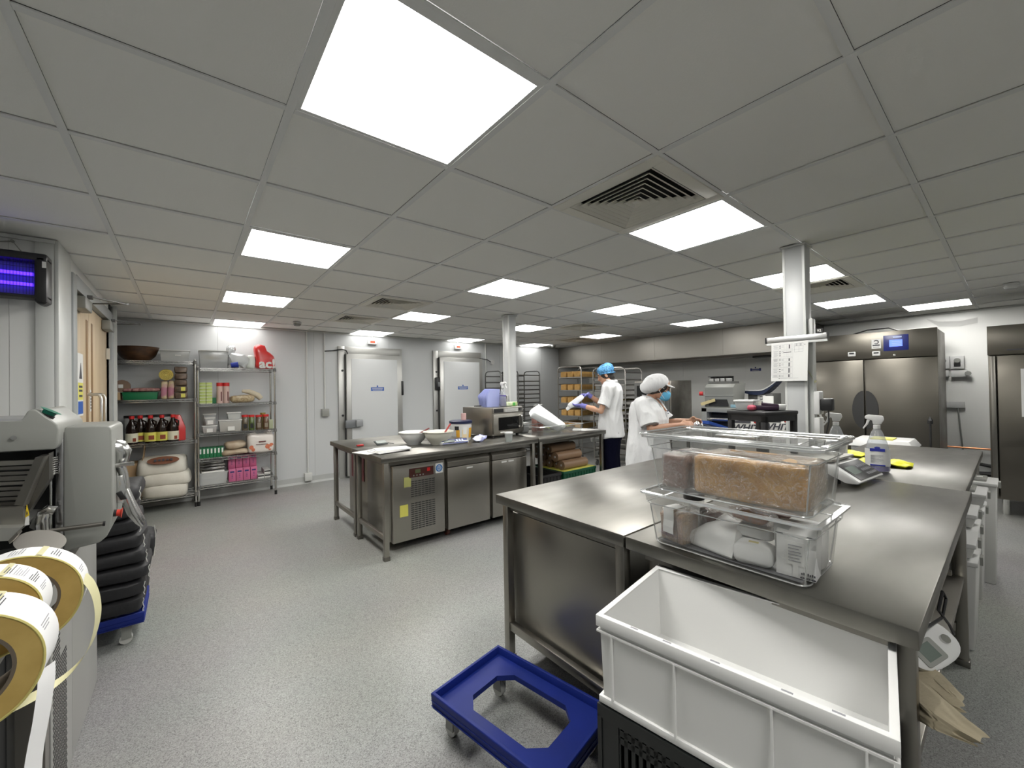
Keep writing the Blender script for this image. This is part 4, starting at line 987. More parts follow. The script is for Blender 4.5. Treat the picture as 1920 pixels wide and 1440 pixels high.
t = thing('foil_bag', 'big open red foil bag with white letters at the right end of the top shelf', 'bag', (cx, 6.5, z))
def rbag(v):
    h = (v.z+.13)/.26
    if h > .62:
        k = (h-.62)/.38; v.x += -.03*k; v.z += (.06*k if v.x < 0 else -.05*k*(v.x/.1))
    return v
part('bag_body', B().sell((cx, 6.50, z+.13), (x1-x0, .18, .26), .45, .55, 26, 16, nz=.016, nf=9, fn=rbag), REDFOIL, t, w=True, smooth=True)
part('torn_top', B().prism([(x0+.0, 6.44, z+.17), (x0+.01, 6.44, z+.30), (x0+.10, 6.46, z+.245), (x0+.16, 6.47, z+.20)], (0, .03, 0)), mat('faded_red_foil', (.60, .10, .09), .3), t, w=True, bev=.01)
lettering('ac!', .17, (cx+.015, 6.398, z+.068), (1, 0, 0), (0, 0, 1), PAPER, t, bold=.006)
# 4th shelf (second from the top)
z = S2[3]+.005
x0, x1, zt = sh(374, 398, 716)
GB = mat('lime_box', (.40, .50, .12), .5); n = 0
rows = ['bottom', 'second', 'third', 'fourth', 'fifth', 'sixth', 'top']
for c in range(2):
    for r in range(7):
        w_ = (x1-x0)/2-.003; xa = x0+c*(w_+.005); zz = z+r*.0385
        t = thing('small_box', 'small lime and white carton in the %s stack, %s one from below' % (['left', 'right'][c], ['first', 'second', 'third', 'fourth', 'fifth', 'sixth', 'seventh'][r]), 'box', (xa+w_/2, 6.46, zz), 0, 'lime cartons stacked on the right shelves')
        part('carton', B().box(xa, 6.41, zz, xa+w_, 6.53, zz+.037), GB, t, w=True, bev=.001)
        part('white_band', B().box(xa, 6.4088, zz+.001, xa+w_, 6.4098, zz+.013), mat('pale_lime', (.62, .68, .45), .5), t, w=True)
x0, x1, zt = sh(406, 431, 716)
for c in range(2):
    w_ = (x1-x0)/2; cx = x0+w_*(c+.5)
    t = thing('tall_canister', 'tall pale pink canister with a red lid, %s of the pair' % ['left', 'right'][c], 'canister', (cx, 6.48, z), 0, 'tall canisters with red lids')
    part('canister_body', B().cyl((cx, 6.48, z), w_*.49, .225, 20), mat('pale_pink', (.55, .40, .36), .5), t, w=True, smooth=True)
    part('lid', B().cyl((cx, 6.48, z+.222), w_*.5, .045, 20), RED, t, w=True, smooth=True)
    part('side_print', B().box(cx+w_*.12, 6.48-w_*.50, z+.03, cx+w_*.3, 6.48-w_*.46, z+.15), mat('print_maroon', (.12, .03, .03), .5), t, w=True)
x0, x1, zt = sh(397, 406, 745)
solo('green_box', 'small green box between the lime cartons and the tall canisters', 'box', B().box(x0, 6.5, z, x1, 6.6, z+.075), GREEN, w=True)
NUT = mat('clear_bag_of_nuts', (.46, .38, .24), .35, vary=((.30, .22, .12), 45, .4, .6), bump=(30, .5))
x0, x1, zt = sh(431, 478, 738)
solo('nut_bag', 'lying clear bag of nuts beside the tall canisters', 'bag', B().sell(((x0+x1)/2, 6.48, z+.05), (x1-x0, .2, .10), .6, .5, 20, 10, nz=.012, nf=12), NUT, w=True, smooth=True)
x0, x1, zt = sh(455, 494, 733)
solo('rolled_bag', 'rolled cream bag leaning over the bag of nuts', 'bag', B().tube([(x0, 6.5, z+.155), (x0+.08, 6.5, z+.145), (x0+.18, 6.49, z+.09), (x1-.02, 6.48, z+.045)], [.02, .034, .04, .032], 12), mat('cream_bag', (.52, .46, .34), .5, bump=(30, .3)), w=True, smooth=True)
# 3rd shelf
z = S2[2]+.005
TUBR = mat('tub_red_contents', (.42, .22, .18), .5, vary=((.55, .45, .38), 30, .4, .6))
x0, x1, zt = sh(379, 407, 798)
lidded('clear_tub', 'small lidded tub with a pink label, lower left of the third shelf', 'tub', x0, x1, 6.40, 6.52, z, zt, CLEARW, WPLAS, fill=TUBR, tape=(.3, .7, .1, .6), group='food tubs on the third shelf')
x0, x1, zt2 = sh(384, 403, 783)
lidded('clear_tub', 'smallest lidded tub, stacked on the lower left tub', 'tub', x0, x1, 6.41, 6.50, zt+.002, zt2, CLEARW, WPLAS, fill=TUBR, tape=(.25, .8, .15, .65), group='food tubs on the third shelf')
x0, x1, zt2 = sh(381, 405, 776, 6.6)
lidded('clear_tub', 'lidded tub set back behind the two small ones at left', 'tub', x0, x1, 6.56, 6.68, z, zt2, CLEARW, WPLAS, fill=TUBR, group='food tubs on the third shelf')
x0, x1, zt = sh(410, 453, 787)
lidded('clear_tub', 'wide lidded tub of nuts with a white label, middle of the third shelf', 'tub', x0, x1, 6.39, 6.58, z, zt, CLEARW, WPLAS, fill=NUT, tape=(.38, .68, .1, .45), group='food tubs on the third shelf', fillh=.85)
x0, x1, zt2 = sh(426, 452, 773)
lidded('clear_tub', 'cloudy tub stacked on the wide tub of nuts', 'tub', x0, x1, 6.41, 6.56, zt+.002, zt2, CLEARW, WPLAS, fill=mat('pale_contents', (.62, .62, .58), .5), group='food tubs on the third shelf')
JG = mat('jar_glass_dark', (.06, .05, .03), .15)
for k, (a, c, colr, h_) in enumerate(((453, 466, (.10, .08, .05), 778), (466, 478, (.08, .12, .03), 778), (479, 492, (.10, .07, .045), 778), (493, 505, (.12, .06, .03), 777))):
    x0, x1, zt = sh(a, c, h_); cx = (x0+x1)/2; w_ = (x1-x0)/2
    t = thing('spice_jar', 'glass spice jar with a red lid, %s of the four' % ['leftmost', 'second from the left', 'second from the right', 'rightmost'][k], 'jar', (cx, 6.45, z), 0, 'spice jars with red lids')
    part('jar_body', B().lathe([(w_*.9, 0), (w_*.95, .01), (w_*.95, (zt-z)*.82), (w_*.7, (zt-z)*.9)], (cx, 6.45, z), 18), mat('jar_contents_%d' % k, colr, .15, coat=.6), t, w=True, smooth=True)
    part('lid', B().cyl((cx, 6.45, zt-.028), w_*.98, .028, 18), RED, t, w=True, smooth=True)
    part('jar_label', B().box(cx-w_*.5, 6.45-w_*.97, z+.03, cx+w_*.5, 6.45-w_*.9, z+.09), BLACK if k < 2 else mat('kraft_label', (.24, .20, .15), .6), t, w=True)
x0, x1, zt = sh(488, 498, 771, 6.6)
solo('gold_tub', 'small gold tub behind the spice jars', 'tub', B().cyl(((x0+x1)/2, 6.62, z), .035, .22, 16), GOLD, w=True, smooth=True)
x0, x1, zt = sh(505, 512, 781)
solo('square_bottle', 'pale green square bottle at the right end of the third shelf', 'bottle', B().box(x0, 6.45, z, x1+.005, 6.50, z+.125), mat('pale_green', (.42, .45, .30), .3), w=True, bev=.006)
# 2nd shelf
z = S2[1]+.005
x0, x1, _ = sh(372, 420, 845)
for k in range(7):
    xa = x0+k*(x1-x0)/7
    t = thing('green_carton', 'dark green carton with a white tab, %s from the left in its row' % ['first', 'second', 'third', 'fourth', 'fifth', 'sixth', 'seventh'][k], 'box', (xa+.02, 6.5, z), 0, 'green cartons in a row')
    part('carton', B().box(xa, 6.41, z, xa+(x1-x0)/7-.003, 6.6, z+.125), GREEN, t, w=True, bev=.001)
    part('white_tab', B().box(xa+.012, 6.4085, z+.055, xa+.028, 6.41, z+.115), PAPER, t, w=True)
FLB = mat('beige_flour_bag', (.46, .38, .28), .4, vary=((.33, .25, .17), 10, .35, .65), bump=(14, .4))
x0, x1, zt = sh(418, 465, 845)
solo('flour_bag', 'beige film bag lying beside the green cartons, lower of two', 'bag', B().sell(((x0+x1)/2, 6.48, z+.045), (x1-x0+.02, .24, .09), .7, .5, 20, 10, nz=.02, nf=8), FLB, w=True, smooth=True, group='beige bags on the fourth shelf down')
solo('flour_bag', 'beige film bag lying on top of the lower one', 'bag', B().sell(((x0+x1)/2+.005, 6.48, z+.135), (x1-x0-.03, .22, .10), .7, .5, 20, 10, nz=.02, nf=8), FLB, w=True, smooth=True, group='beige bags on the fourth shelf down')
x0, x1, zt = sh(463, 514, 815)
t = thing('flour_pack', 'big white film-wrapped pack with red flower print beside the beige bags', 'packet', ((x0+x1)/2, 6.5, z))
part('pack_body', B().sell(((x0+x1)/2, 6.49, z+.125), (x1-x0, .26, .25), .28, .3, 24, 12, nz=.016, nf=9), mat('white_film', (.68, .64, .60), .3), t, w=True, smooth=True)
part('torn_film', B().sell((x0+.07, 6.48, z+.24), (.11, .12, .07), 1, 1, 12, 8, nz=.03, nf=20).sell((x1-.06, 6.48, z+.25), (.10, .12, .08), 1, 1, 12, 8, nz=.03, nf=20), MATS['white_film'], t, w=True, smooth=True)
b = B()
for (u, v, r) in ((.14, .35, .035), (.20, .22, .03), (.72, .35, .04), (.86, .42, .035), (.80, .22, .025)): b.sell((x0+(x1-x0)*u, 6.358, z+.25*v), (r*1.4, .004, r*1.6), 1, 1, 12, 6, nz=.004, nf=40)
part('red_print', b, mat('coral_print', (.55, .16, .08), .5), t, w=True); part('dark_print', B().box(x0+(x1-x0)*.4, 6.353, z+.15, x0+(x1-x0)*.66, 6.357, z+.165).box(x0+(x1-x0)*.3, 6.353, z+.12, x0+(x1-x0)*.72, 6.357, z+.125), mat('print_maroon', (.12, .03, .03), .5), t, w=True)
# bottom shelf
z = S2[0]+.005
x0, x1, zt = sh(372, 427, 885)
t = thing('clear_tub', 'large cloudy box of papers on the bottom shelf of the right unit', 'tub', ((x0+x1)/2, 6.5, z))
part('tub_body', B().rings([[(x0+.02, 6.39, z), (x1-.02, 6.39, z), (x1-.02, 6.66, z), (x0+.02, 6.66, z)], [(x0, 6.38, zt), (x1, 6.38, zt), (x1, 6.67, zt), (x0, 6.67, zt)]], cap=False), CLEARW, t, w=True)
part('rim', B().box(x0-.006, 6.374, zt-.01, x1+.006, 6.382, zt+.002), CLEARW, t, w=True); part('rim', B().box(x0-.006, 6.668, zt-.01, x1+.006, 6.676, zt+.002), CLEARW, t, w=True)
for k in range(5): solo('paper_pack', 'white paper pack stacked in the large cloudy box, ' + ['lowest', 'second from below', 'middle', 'second from the top', 'topmost'][k], 'packet', B().box(x0+.03, 6.41, z+.004+k*.034, x1-.035, 6.64, z+.032+k*.034), PAPER, w=True, bev=.006, group='packs inside the large cloudy box')
for k in range(3): solo('film_packet', 'dark and silver film packet on the cloudy box, ' + ['lowest', 'middle', 'top'][k]+' of three', 'packet', B().sell(((x0+x1)/2-.01, 6.5, z+.20+k*.038), (x1-x0-.05+(k == 1)*.02, .22, .036), .6, .5, 18, 8, nz=.014, nf=10), mat('silver_black_film', (.42, .42, .40), .3, vary=((.05, .05, .05), (7, 7, 30), .42, .55)), w=True, smooth=True, group='film packets on the cloudy box')
x0, x1, _ = sh(429, 483, 890)
PINK = mat('pink_carton', (.52, .13, .26), .5)
for r in range(2):
    for c in range(4):
        w_ = (x1-x0)/4; xa = x0+c*w_; h_ = .165
        t = thing('pink_carton', 'pink carton with navy print, %s row, %s from the left' % (['lower', 'upper'][r], ['first', 'second', 'third', 'fourth'][c]), 'box', (xa+w_/2, 6.48, z+r*.168), 0, 'pink cartons on the bottom shelf')
        Y0_ = 6.42+.06*r; part('carton', B().box(xa, Y0_, z+r*.168, xa+w_-.005, 6.62, z+r*.168+h_), PINK, t, w=True, bev=.001)
        b = B().box(xa+.015, Y0_-.0015, z+r*.168+.115, xa+w_-.02, Y0_-.0002, z+r*.168+.135)
        for q in range(3): b.box(xa+.03, Y0_-.0015, z+r*.168+.045+q*.02, xa+w_-.035, Y0_-.0002, z+r*.168+.052+q*.02)
        part('navy_print', b, mat('navy_ink', (.03, .03, .14), .6), t, w=True)
x0, x1, zt = sh(483, 513, 890)
for k, (dx, dz) in enumerate(((0, 0), (.075, 0), (.075, .055))):
    t = thing('film_box', 'long grey and white box beside the pink cartons, %s' % ['left one', 'right one, below', 'right one, on top'][k], 'box', (x0+.03+dx, 6.5, z+dz), 0, 'grey long boxes on the bottom shelf')
    part('box_body', B().box(x0-.0+dx, 6.39, z+dz, x0+.072+dx, 6.67, z+dz+.052), mat('grey_white_card', (.40, .40, .39), .5), t, w=True, bev=.002)
    part('white_end', B().box(x0+.002+dx, 6.388, z+dz+.002, x0+.07+dx, 6.3895, z+dz+.022), PAPER, t, w=True)
    part('black_end', B().box(x0+.002+dx, 6.388, z+dz+.024, x0+.07+dx, 6.3895, z+dz+.04), BLACK, t, w=True)

# ================================================================ LEFT WORKTABLES: THINGS ON TOP
TZ = .851
def bowl(name, label, c, R_, h, m, fill, n=32):
    t = thing(name, label, 'bowl', (c[0], c[1], TZ), 0, 'white mixing bowls')
    part('bowl_body', B().lathe([(R_*.45, 0), (R_*.47, .008), (R_*.72, h*.35), (R_*.9, h*.7), (R_*.97, h*.97), (R_*1.03, h), (R_*1.03, h-.006), (R_*.95, h-.006), (R_*.87, h*.7), (R_*.68, h*.36), (R_*.3, .015)], n=n), m, t, smooth=True)
    if fill: part('batter', B().lathe([(.005, h*.5), (R_*.76, h*.5)], n=n), CREAM, t, smooth=True)
    return t
b1 = (1.765, 3.62); b2 = (1.945, 3.49)
def placed(px, py): p = ZZ(px, py, .85); return p.x, p.y
c1 = YY(778, 841, 3.5); 
bx, by = placed(776, 833); bowl('mixing_bowl', 'left white mixing bowl with a dark red spatula', (bx, by), .142, .125, mat('bowl_white', (.88, .88, .86), .3), True)
bx2, by2 = placed(822, 833); bowl('mixing_bowl', 'right cream mixing bowl with a red spatula', (bx2, by2), .148, .13, mat('cream_bowl', (.88, .86, .74), .3), True)
def spatula(label, p0, p1, m):
    t = thing('spatula', label, 'spatula', p0, 0, 'red spatulas in the mixing bowls')
    part('handle', B().bar(p0, p1, .022, .012), m, t, w=True, bev=.004)
    d = (Vector(p0)-Vector(p1)).normalized(); q = Vector(p0)
    part('blade', B().bar(q, q+d*.06, .035, .005), m, t, w=True)
spatula('dark red spatula resting in the left bowl', (bx+.04, by-.02, .95), (bx+.15, by-.045, 1.005), mat('dark_red', (.14, .015, .015), .4))
spatula('red spatula resting in the right bowl', (bx2+.07, by2-.0, .955), (bx2+.14, by2+.0, 1.045), mat('spatula_red', (.30, .03, .025), .4))
# papers
p = placed(737, 846)
for k in range(4):
    solo('paper_sheets', 'white printed sheets piled on the left worktable, %s' % ['bottom layer, slid sideways', 'second layer', 'third layer', 'top sheet'][k], 'paper', B().box(-.15, -.105, 0, .15, .105, .005), PAPER, (p[0]-.055+.02*k+(.0 if k else -.08), p[1]+.0+.01*k+(.10 if k == 0 else 0), TZ+.0056*k), math.radians(18-9*k), group='sheets piled on the left worktable')
p = placed(695, 838)
t = thing('price_holder', 'grey calculator-like display with a thin stem on the papers', 'calculator', (p[0]+.12, p[1]+.05, TZ+.0), math.radians(5))
part('body', B().obox((0, 0, .025), (.12, .075, .01), rot('X', 22)), mat('slate_body', (.06, .07, .07), .4), t, bev=.002)
part('display', B().obox((0, -.004, .032), (.1, .05, .003), rot('X', 22)), LCD, t)
part('stem', B().bar((.05, .01, .02), (.12, -.04, .006), .006), BLACK, t)
t.name = 'calculator'
p = placed(675, 837)
solo('red_peg', 'small red plastic peg on the left end of the worktable', 'peg', B().obox((0, 0, .01), (.07, .018, .014), rotz(.3)).obox((.0, -.015, .01), (.06, .012, .012), rotz(-.3)), RED, (p[0], p[1], TZ), 0, bev=.003)
# scale behind bowls
p = placed(851, 831)
t = thing('bench_scale', 'flat white bench scale with a blue keypad behind the right bowl', 'scale', (p[0]-.02, p[1]+.05, TZ), math.radians(-4))
part('scale_body', B().prism([(-.15, -.13, 0), (.15, -.13, 0), (.15, .16, 0), (-.15, .16, 0)], (0, 0, .03)), WPLAS, t, bev=.006)
part('keypad', B().prism([(-.14, -.135, .012), (-.14, -.10, .05), (.14, -.10, .05), (.14, -.135, .012)], (0, -.004, -.002)), mat('keypad_blue', (.03, .045, .16), .35), t)
b = B()
for k in range(3): b.obox((.02+k*.03, -.125, .034), (.018, .004, .03), rot('X', -43))
part('keys', b, mat('key_pale', (.5, .55, .7), .4), t); part('display', B().obox((-.065, -.125, .034), (.11, .004, .026), rot('X', -43)), LCD, t)
part('pan', B().box(-.13, -.09, .032, .13, .15, .045), STEEL, t, bev=.004)
# mayonnaise-like bucket
p = placed(871, 826)
t = thing('food_bucket', 'white food bucket with a navy lid and orange print beside the microwave', 'bucket', (p[0], p[1]+.07, TZ))
R_ = .118
part('bucket_body', B().lathe([(R_*.88, 0), (R_*.9, .01), (R_, .185)], n=28), WPLAS, t, smooth=True)
part('lid', B().lathe([(R_+.004, .18), (R_+.006, .205), (R_*.9, .212)], n=28), mat('navy_lid', (.01, .015, .05), .4), t, smooth=True)
def bandprint(parent, name, R0, a0, a1, z0, z1, m, R1=None, n=8):
    b = B(); R1 = R1 or R0; ring = []
    for i in range(n+1):
        a = math.radians(a0+(a1-a0)*i/n); ring.append(a)
    vs = [(R0*math.cos(a), R0*math.sin(a), z0) for a in ring]+[(R1*math.cos(a), R1*math.sin(a), z1) for a in ring]
    b.add(vs, [(i, i+1, n+2+i, n+1+i) for i in range(n)]); return part(name, b, m, parent, smooth=True)
OR = mat('orange_print', (.72, .38, .04), .45)
bandprint(t, 'orange_print', R_*.915, 212, 232, .03, .12, OR, R_*.975); bandprint(t, 'orange_print', R_*.915, 245, 275, .02, .12, mat('pale_orange', (.75, .60, .35), .45), R_*.975)
bandprint(t, 'orange_print', R_*.92, 285, 312, .03, .135, OR, R_*.985); bandprint(t, 'black_badge', R_*.98, 205, 228, .115, .155, BLACK, R_*.999)
bandprint(t, 'white_label', R_*.95, 250, 270, .07, .145, PAPER, R_*.995)
solo('small_can', 'small pink can standing on the lid of the food bucket', 'can', B().cyl((0, 0, 0), .028, .07, 16), mat('pink_can', (.55, .35, .33), .35), (p[0]+.03, p[1]+.06, TZ+.2135), smooth=True)
# microwave
q = ZZ(922, 824, .85); 
mx0, my0 = q.x-.005, q.y+.03; mw_, md_, mh_ = .48, .52, .335
t = thing('microwave', 'stainless commercial microwave with a dark glass door on the left worktable', 'microwave', (mx0+.24, my0+.26, TZ), math.radians(7))
part('housing', B().box(-.24, -.24, .03, .24, .26, mh_), STEEL, t, bev=.004)
part('door', B().box(-.236, -.262, .045, .236, -.241, .262), STEEL, t, bev=.003)
part('door_glass', B().box(-.165, -.2645, .085, .155, -.262, .225), GLASSD, t)
part('door_handle', B().tube([(.178, -.262, .235), (.178, -.295, .232), (.178, -.298, .20), (.178, -.298, .125), (.178, -.292, .105), (.178, -.262, .10)], .010, 8), CHROME, t, smooth=True)
f_ = part('control_fascia', B().box(-.236, -.25, .268, .236, -.241, .332), STEEL, t, bev=.002)
part('display', B().box(-.22, -.252, .28, -.08, -.25, .322), BLACK, t)
b = B()
for k in range(11):
    for r in range(3): b.box(-.06+k*.02, -.252, .282+r*.014, -.046+k*.02, -.25, .292+r*.014)
part('keypad', b, mat('key_grey', (.62, .62, .60), .4), t); part('badge', B().box(.175, -.252, .285, .22, -.25, .318), BLACK, t)
for x in (-.19, .19):
    for y in (-.2, .2): part('foot', B().cyl((x, y, 0), .018, .03, 10), BLACK, t)
part('name_label', B().box(-.14, -.2645, .055, -.08, -.262, .07), PAPER, t)
MT = TZ+mh_+.001; MC = (mx0+.24, my0+.26)
b = B()
for k in range(7): b.prism([(-.10-.004*k, -.01+k*.016, .0), (.09, -.01+k*.016, 0), (.09, -.01+k*.016, .20), (-.06+.0*k, -.01+k*.016, .20), (-.10-.01*k, -.01+k*.016, .12)], (0, .002, 0), R=rot('X', 4))
solo('blue_paper_towels', 'folded pale blue paper towels standing on the microwave', 'paper towels', b, mat('towel_blue', (.38, .42, .72), .8), (MC[0]-.03, MC[1]-.04, MT), math.radians(6))
def spray(name, label, loc, rz, liquid, lh, sc=1.0, narrow=False, labelled=True, group=None):
    t = thing(name, label, 'spray bottle', loc, rz, group)
    w_ = .047*sc; body = [(w_*.9, 0), (w_, .012), (w_, .10*sc), (w_*.82, .145*sc), (w_*.45, .20*sc), (.015, .215*sc), (.015, .225*sc)]
    part('bottle_body', B().lathe(body, n=22, sy=.62), clear('bottle_plastic', (.88, .90, .93), .28, .08, .2), t, smooth=True)
    if liquid: part('liquid', B().lathe([(w_*.86, .004), (w_*.95, .014), (w_*.95, lh)], n=22, sy=.6), liquid, t, smooth=True)
    part('neck_collar', B().cyl((0, 0, .215*sc), .017, .022, 14), WPLAS, t, smooth=True)
    part('trigger_head', B().prism([(.02, -.012, .237*sc), (.035, -.012, .262*sc), (.03, -.012, .28*sc), (-.04, -.012, .285*sc), (-.055, -.012, .277*sc), (-.055, -.012, .264*sc), (-.02, -.012, .256*sc), (-.018, -.012, .237*sc)], (0, .024, 0)), WPLAS, t, bev=.005)
    part('trigger', B().prism([(-.028, -.006, .262*sc), (-.04, -.006, .235*sc), (-.062, -.006, .21*sc), (-.066, -.006, .216*sc), (-.05, -.006, .24*sc), (-.044, -.006, .262*sc)], (0, .012, 0)), WPLAS, t, bev=.003)
    if labelled:
        lb = part('paper_label', B().lathe([(w_*1.02, .03*sc), (w_*1.02, .115*sc)], n=22, sy=.63, cap=False), PAPER, t, smooth=True)
        bb = B(); y = -w_*.655
        bb.box(-w_*.6, y, .104*sc, w_*.6, y+.01, .118*sc)
        part('blue_print', bb, mat('label_blue', (.02, .03, .30), .4), t); part('blue_print', B().box(-w_*.6, y, .032*sc, w_*.6, y+.01, .038*sc), MATS['label_blue'], t)
        bb = B()
        for k in range(6): bb.box(-w_*.55, y, .05*sc+k*.008, w_*(.1+.35*((k*7) % 3)/2), y+.008, .0515*sc+k*.008)
        part('printed_lines', bb, INKG, t)
        part('oval_logo', B().lathe([(.001, 0), (.014, 0)], (0, y-.0006, .122*sc), 18, sy=.5, R=rot('X', 90), cap=False), MATS['label_blue'], t)
    return t
PUR = mat('violet_cleaner', (.10, .08, .28), .2)
spray('spray_bottle', 'slim spray bottle of violet cleaner standing on the microwave', (MC[0]+.07, MC[1]-.10, MT), math.radians(100), PUR, .13, 1.0, labelled=False)
t = thing('tea_packet', 'low green and white packet on the microwave beside the spray bottle', 'packet', (MC[0]+.17, MC[1]-.1, MT), math.radians(0))
part('packet_body', B().box(-.085, -.05, 0, .085, .05, .05), mat('leaf_print', (.45, .58, .25), .5, vary=((.70, .74, .60), 14, .42, .55)), t, bev=.012)
part('green_spot', B().lathe([(.001, 0), (.02, 0)], (.025, -.0515, .024), 16, R=rot('X', 90), cap=False), mat('leaf_green', (.06, .36, .06), .5), t)
solo('scissor_handle', 'black handle lying at the back left of the microwave top', 'tool', B().tube([(-.03, 0, .012), (.02, 0, .012), (.035, .005, .012)], .006, 6).tube([(-.03, 0, .012), (-.05, .015, .012), (-.03, .03, .012), (.0, .02, .012)], .005, 6), BLACK, (MC[0]-.2, MC[1]+.0, MT), 0, smooth=True)
# cloth, cup, pots, bin with white bags
p = placed(903, 828)
solo('blue_cloth', 'crumpled blue and white cloth in front of the microwave', 'cloth', B().sell((0, 0, .026), (.20, .10, .055), 1, .9, 26, 12, nz=.03, nf=16), mat('cloth_lilac', (.30, .32, .60), .85, vary=((.66, .68, .75), 14, .42, .58)), (p[0], p[1]+.02, TZ+.006), .1, smooth=True)
p = placed(958, 829)
t = thing('deli_pot', 'clear round pot with a white lid at the front edge of the left worktable', 'pot', (p[0], p[1]+.035, TZ))
part('pot_body', B().lathe([(.032, 0), (.042, .085)], n=20), clear('pot_plastic', (.82, .86, .86), .4, .1, .15), t, smooth=True)
part('lid', B().lathe([(.046, .083), (.047, .097), (.04, .1)], n=20), WPLAS, t, smooth=True)
part('pot_contents', B().lathe([(.029, .003), (.033, .03)], n=16), mat('herb_green', (.10, .2, .1), .5), t, smooth=True)
p = ZZ(985, 812, .85)
t = thing('white_pot', 'white square pot between the microwave and the clear tray', 'pot', (p.x+.05, p.y+.1, TZ)); part('pot_body', B().rings([[(-.05, -.05, 0), (.05, -.05, 0), (.05, .05, 0), (-.05, .05, 0)], [(-.06, -.06, .12), (.06, -.06, .12), (.06, .06, .12), (-.06, .06, .12)]]), WPLAS, t, bev=.006)
BX0, BY0, BX1, BY1 = 3.08, 3.33, 3.80, 3.70
t = thing('clear_tray', 'shallow clear plastic tray holding white bread bags on the left worktable', 'tray', ((BX0+BX1)/2, (BY0+BY1)/2, TZ))
b = B().rings([[(BX0+.02, BY0+.02, TZ), (BX1-.02, BY0+.02, TZ), (BX1-.02, BY1-.02, TZ), (BX0+.02, BY1-.02, TZ)], [(BX0, BY0, TZ+.10), (BX1, BY0, TZ+.10), (BX1, BY1, TZ+.10), (BX0, BY1, TZ+.10)]], cap=False)
part('tray_wall', b, CLEARP, t, w=True)
part('tray_rim', B().tube([(BX0, BY0, TZ+.10), (BX1, BY0, TZ+.10), (BX1, BY1, TZ+.10), (BX0, BY1, TZ+.10)], .007, 6, close=True), CLEARE, t, w=True)
part('tray_floor', B().box(BX0+.02, BY0+.02, TZ, BX1-.02, BY1-.02, TZ+.003), CLEARP, t, w=True)
BAGW = mat('white_bag_paper', (.80, .82, .82), .5, bump=(12, .4))
for k in range(4):
    b = B().sell((0, 0, 0), (.44, .10, .075), .16, .16, 24, 10, nz=.010, nf=9, R=rot('Y', 27+3*k) @ rot('X', 25))
    solo('white_bread_bag', 'white bread bag leaning in the clear tray, %s from the left' % ['first', 'second', 'third', 'fourth'][k], 'bag', b, BAGW, (3.25+.085*k, 3.42+.06*k, TZ+.165+.004*k), math.radians(-10-4*k), smooth=True, group='white bags leaning in the clear tray')
for k in range(2):
    t = thing('pump_bottle', 'brownish pump bottle behind the white bags, %s' % ['left', 'right'][k], 'bottle', (3.42+.10*k, 3.80, TZ), 0, 'pump bottles behind the white bags')
    part('bottle_body', B().lathe([(.035, 0), (.035, .25), (.012, .28)], n=16), mat('rosy_liquid', (.35, .18, .15), .2), t, smooth=True)
    part('pump', B().tube([(0, 0, .28), (0, 0, .33), (.03, -.01, .33)], .006, 6), WPLAS, t, smooth=True)
solo('dark_bottle', 'dark green bottle behind the microwave corner', 'bottle', B().lathe([(.035, 0), (.035, .2), (.015, .24), (.015, .27)], n=16), mat('bottle_green', (.008, .03, .018), .2), (3.22, 3.85, TZ), smooth=True)
for k in range(3): solo('white_sheet', 'white paper sheet near the man at the end of the worktable, %s' % ['lowest', 'middle', 'top'][k], 'paper', B().box(-.13, -.09, 0, .13, .09, .002), PAPER, (3.97-.03*k, 3.42+.03*k, TZ+.0025*k), math.radians(25*k-10), group='sheets near the man')
# trays of green pieces behind the table, beside the rack
t = tray(3.62, 3.75, TZ, .18, .5, math.radians(0), label='low grey tray of green pastry at the far side of the worktable')
PIST = mat('pistachio', (.26, .30, .08), .7); pm_ = mesh_of('green_pastry', B().sell((0, 0, .014), (.07, .06, .03), 1, 1, 10, 6, nz=.01, nf=30), PIST, smooth=True)
for k in range(12):
    o = bpy.data.objects.new('green_pastry', pm_); COL.objects.link(o); o.location = (3.665+.075*(k % 6), 3.80+.07*(k//6), TZ+.006)
    tag(o, 'small pistachio green pastry on the low grey tray', 'pastry', 'green pastries on the low tray')
# ---- under the left worktables: green and black crates with paper rolls
def bread_crate(label, x0, x1, y0, y1, z0, z1, m, group=None):
    t = thing('plastic_crate', label, 'crate', ((x0+x1)/2, (y0+y1)/2, z0), 0, group)
    b = B().box(x0, y0, z0, x1, y0+.012, z1-.03).box(x0, y1-.012, z0, x1, y1, z1-.03).box(x0, y0+.012, z0, x0+.012, y1-.012, z1-.03).box(x1-.012, y0+.012, z0, x1, y1-.012, z1-.03).box(x0+.012, y0+.012, z0, x1-.012, y1-.012, z0+.012)
    part('crate_wall', b, m, t, w=True)
    part('crate_rim', B().box(x0-.012, y0-.012, z1-.03, x1+.012, y0+.014, z1).box(x0-.012, y1-.014, z1-.03, x1+.012, y1+.012, z1).box(x0-.012, y0+.014, z1-.03, x0+.014, y1-.014, z1).box(x1-.014, y0+.014, z1-.03, x1+.012, y1-.014, z1), m, t, w=True, bev=.003)
    b = B(); n = int((x1-x0)/.05)
    for k in range(n+1): b.box(x0+(x1-x0)*k/n-.003, y0-.009, z0, x0+(x1-x0)*k/n+.003, y0-.0005, z1-.031)
    n = int((y1-y0)/.05)
    for k in range(n+1): b.box(x0-.009, y0+(y1-y0)*k/n-.003, z0, x0-.0005, y0+(y1-y0)*k/n+.003, z1-.031)
    part('crate_ribs', b, m, t, w=True)
    return t
DG = mat('dark_green_plastic', (.006, .07, .035), .45)
bread_crate('black plastic crate on the floor under the table end, left of the green crate', 3.10, 3.42, 3.36, 3.92, .0, .40, BLACKM)
bread_crate('green plastic crate under the table, topped with rolls of brown paper', 3.46, 4.02, 3.34, 3.92, .0, .40, DG)
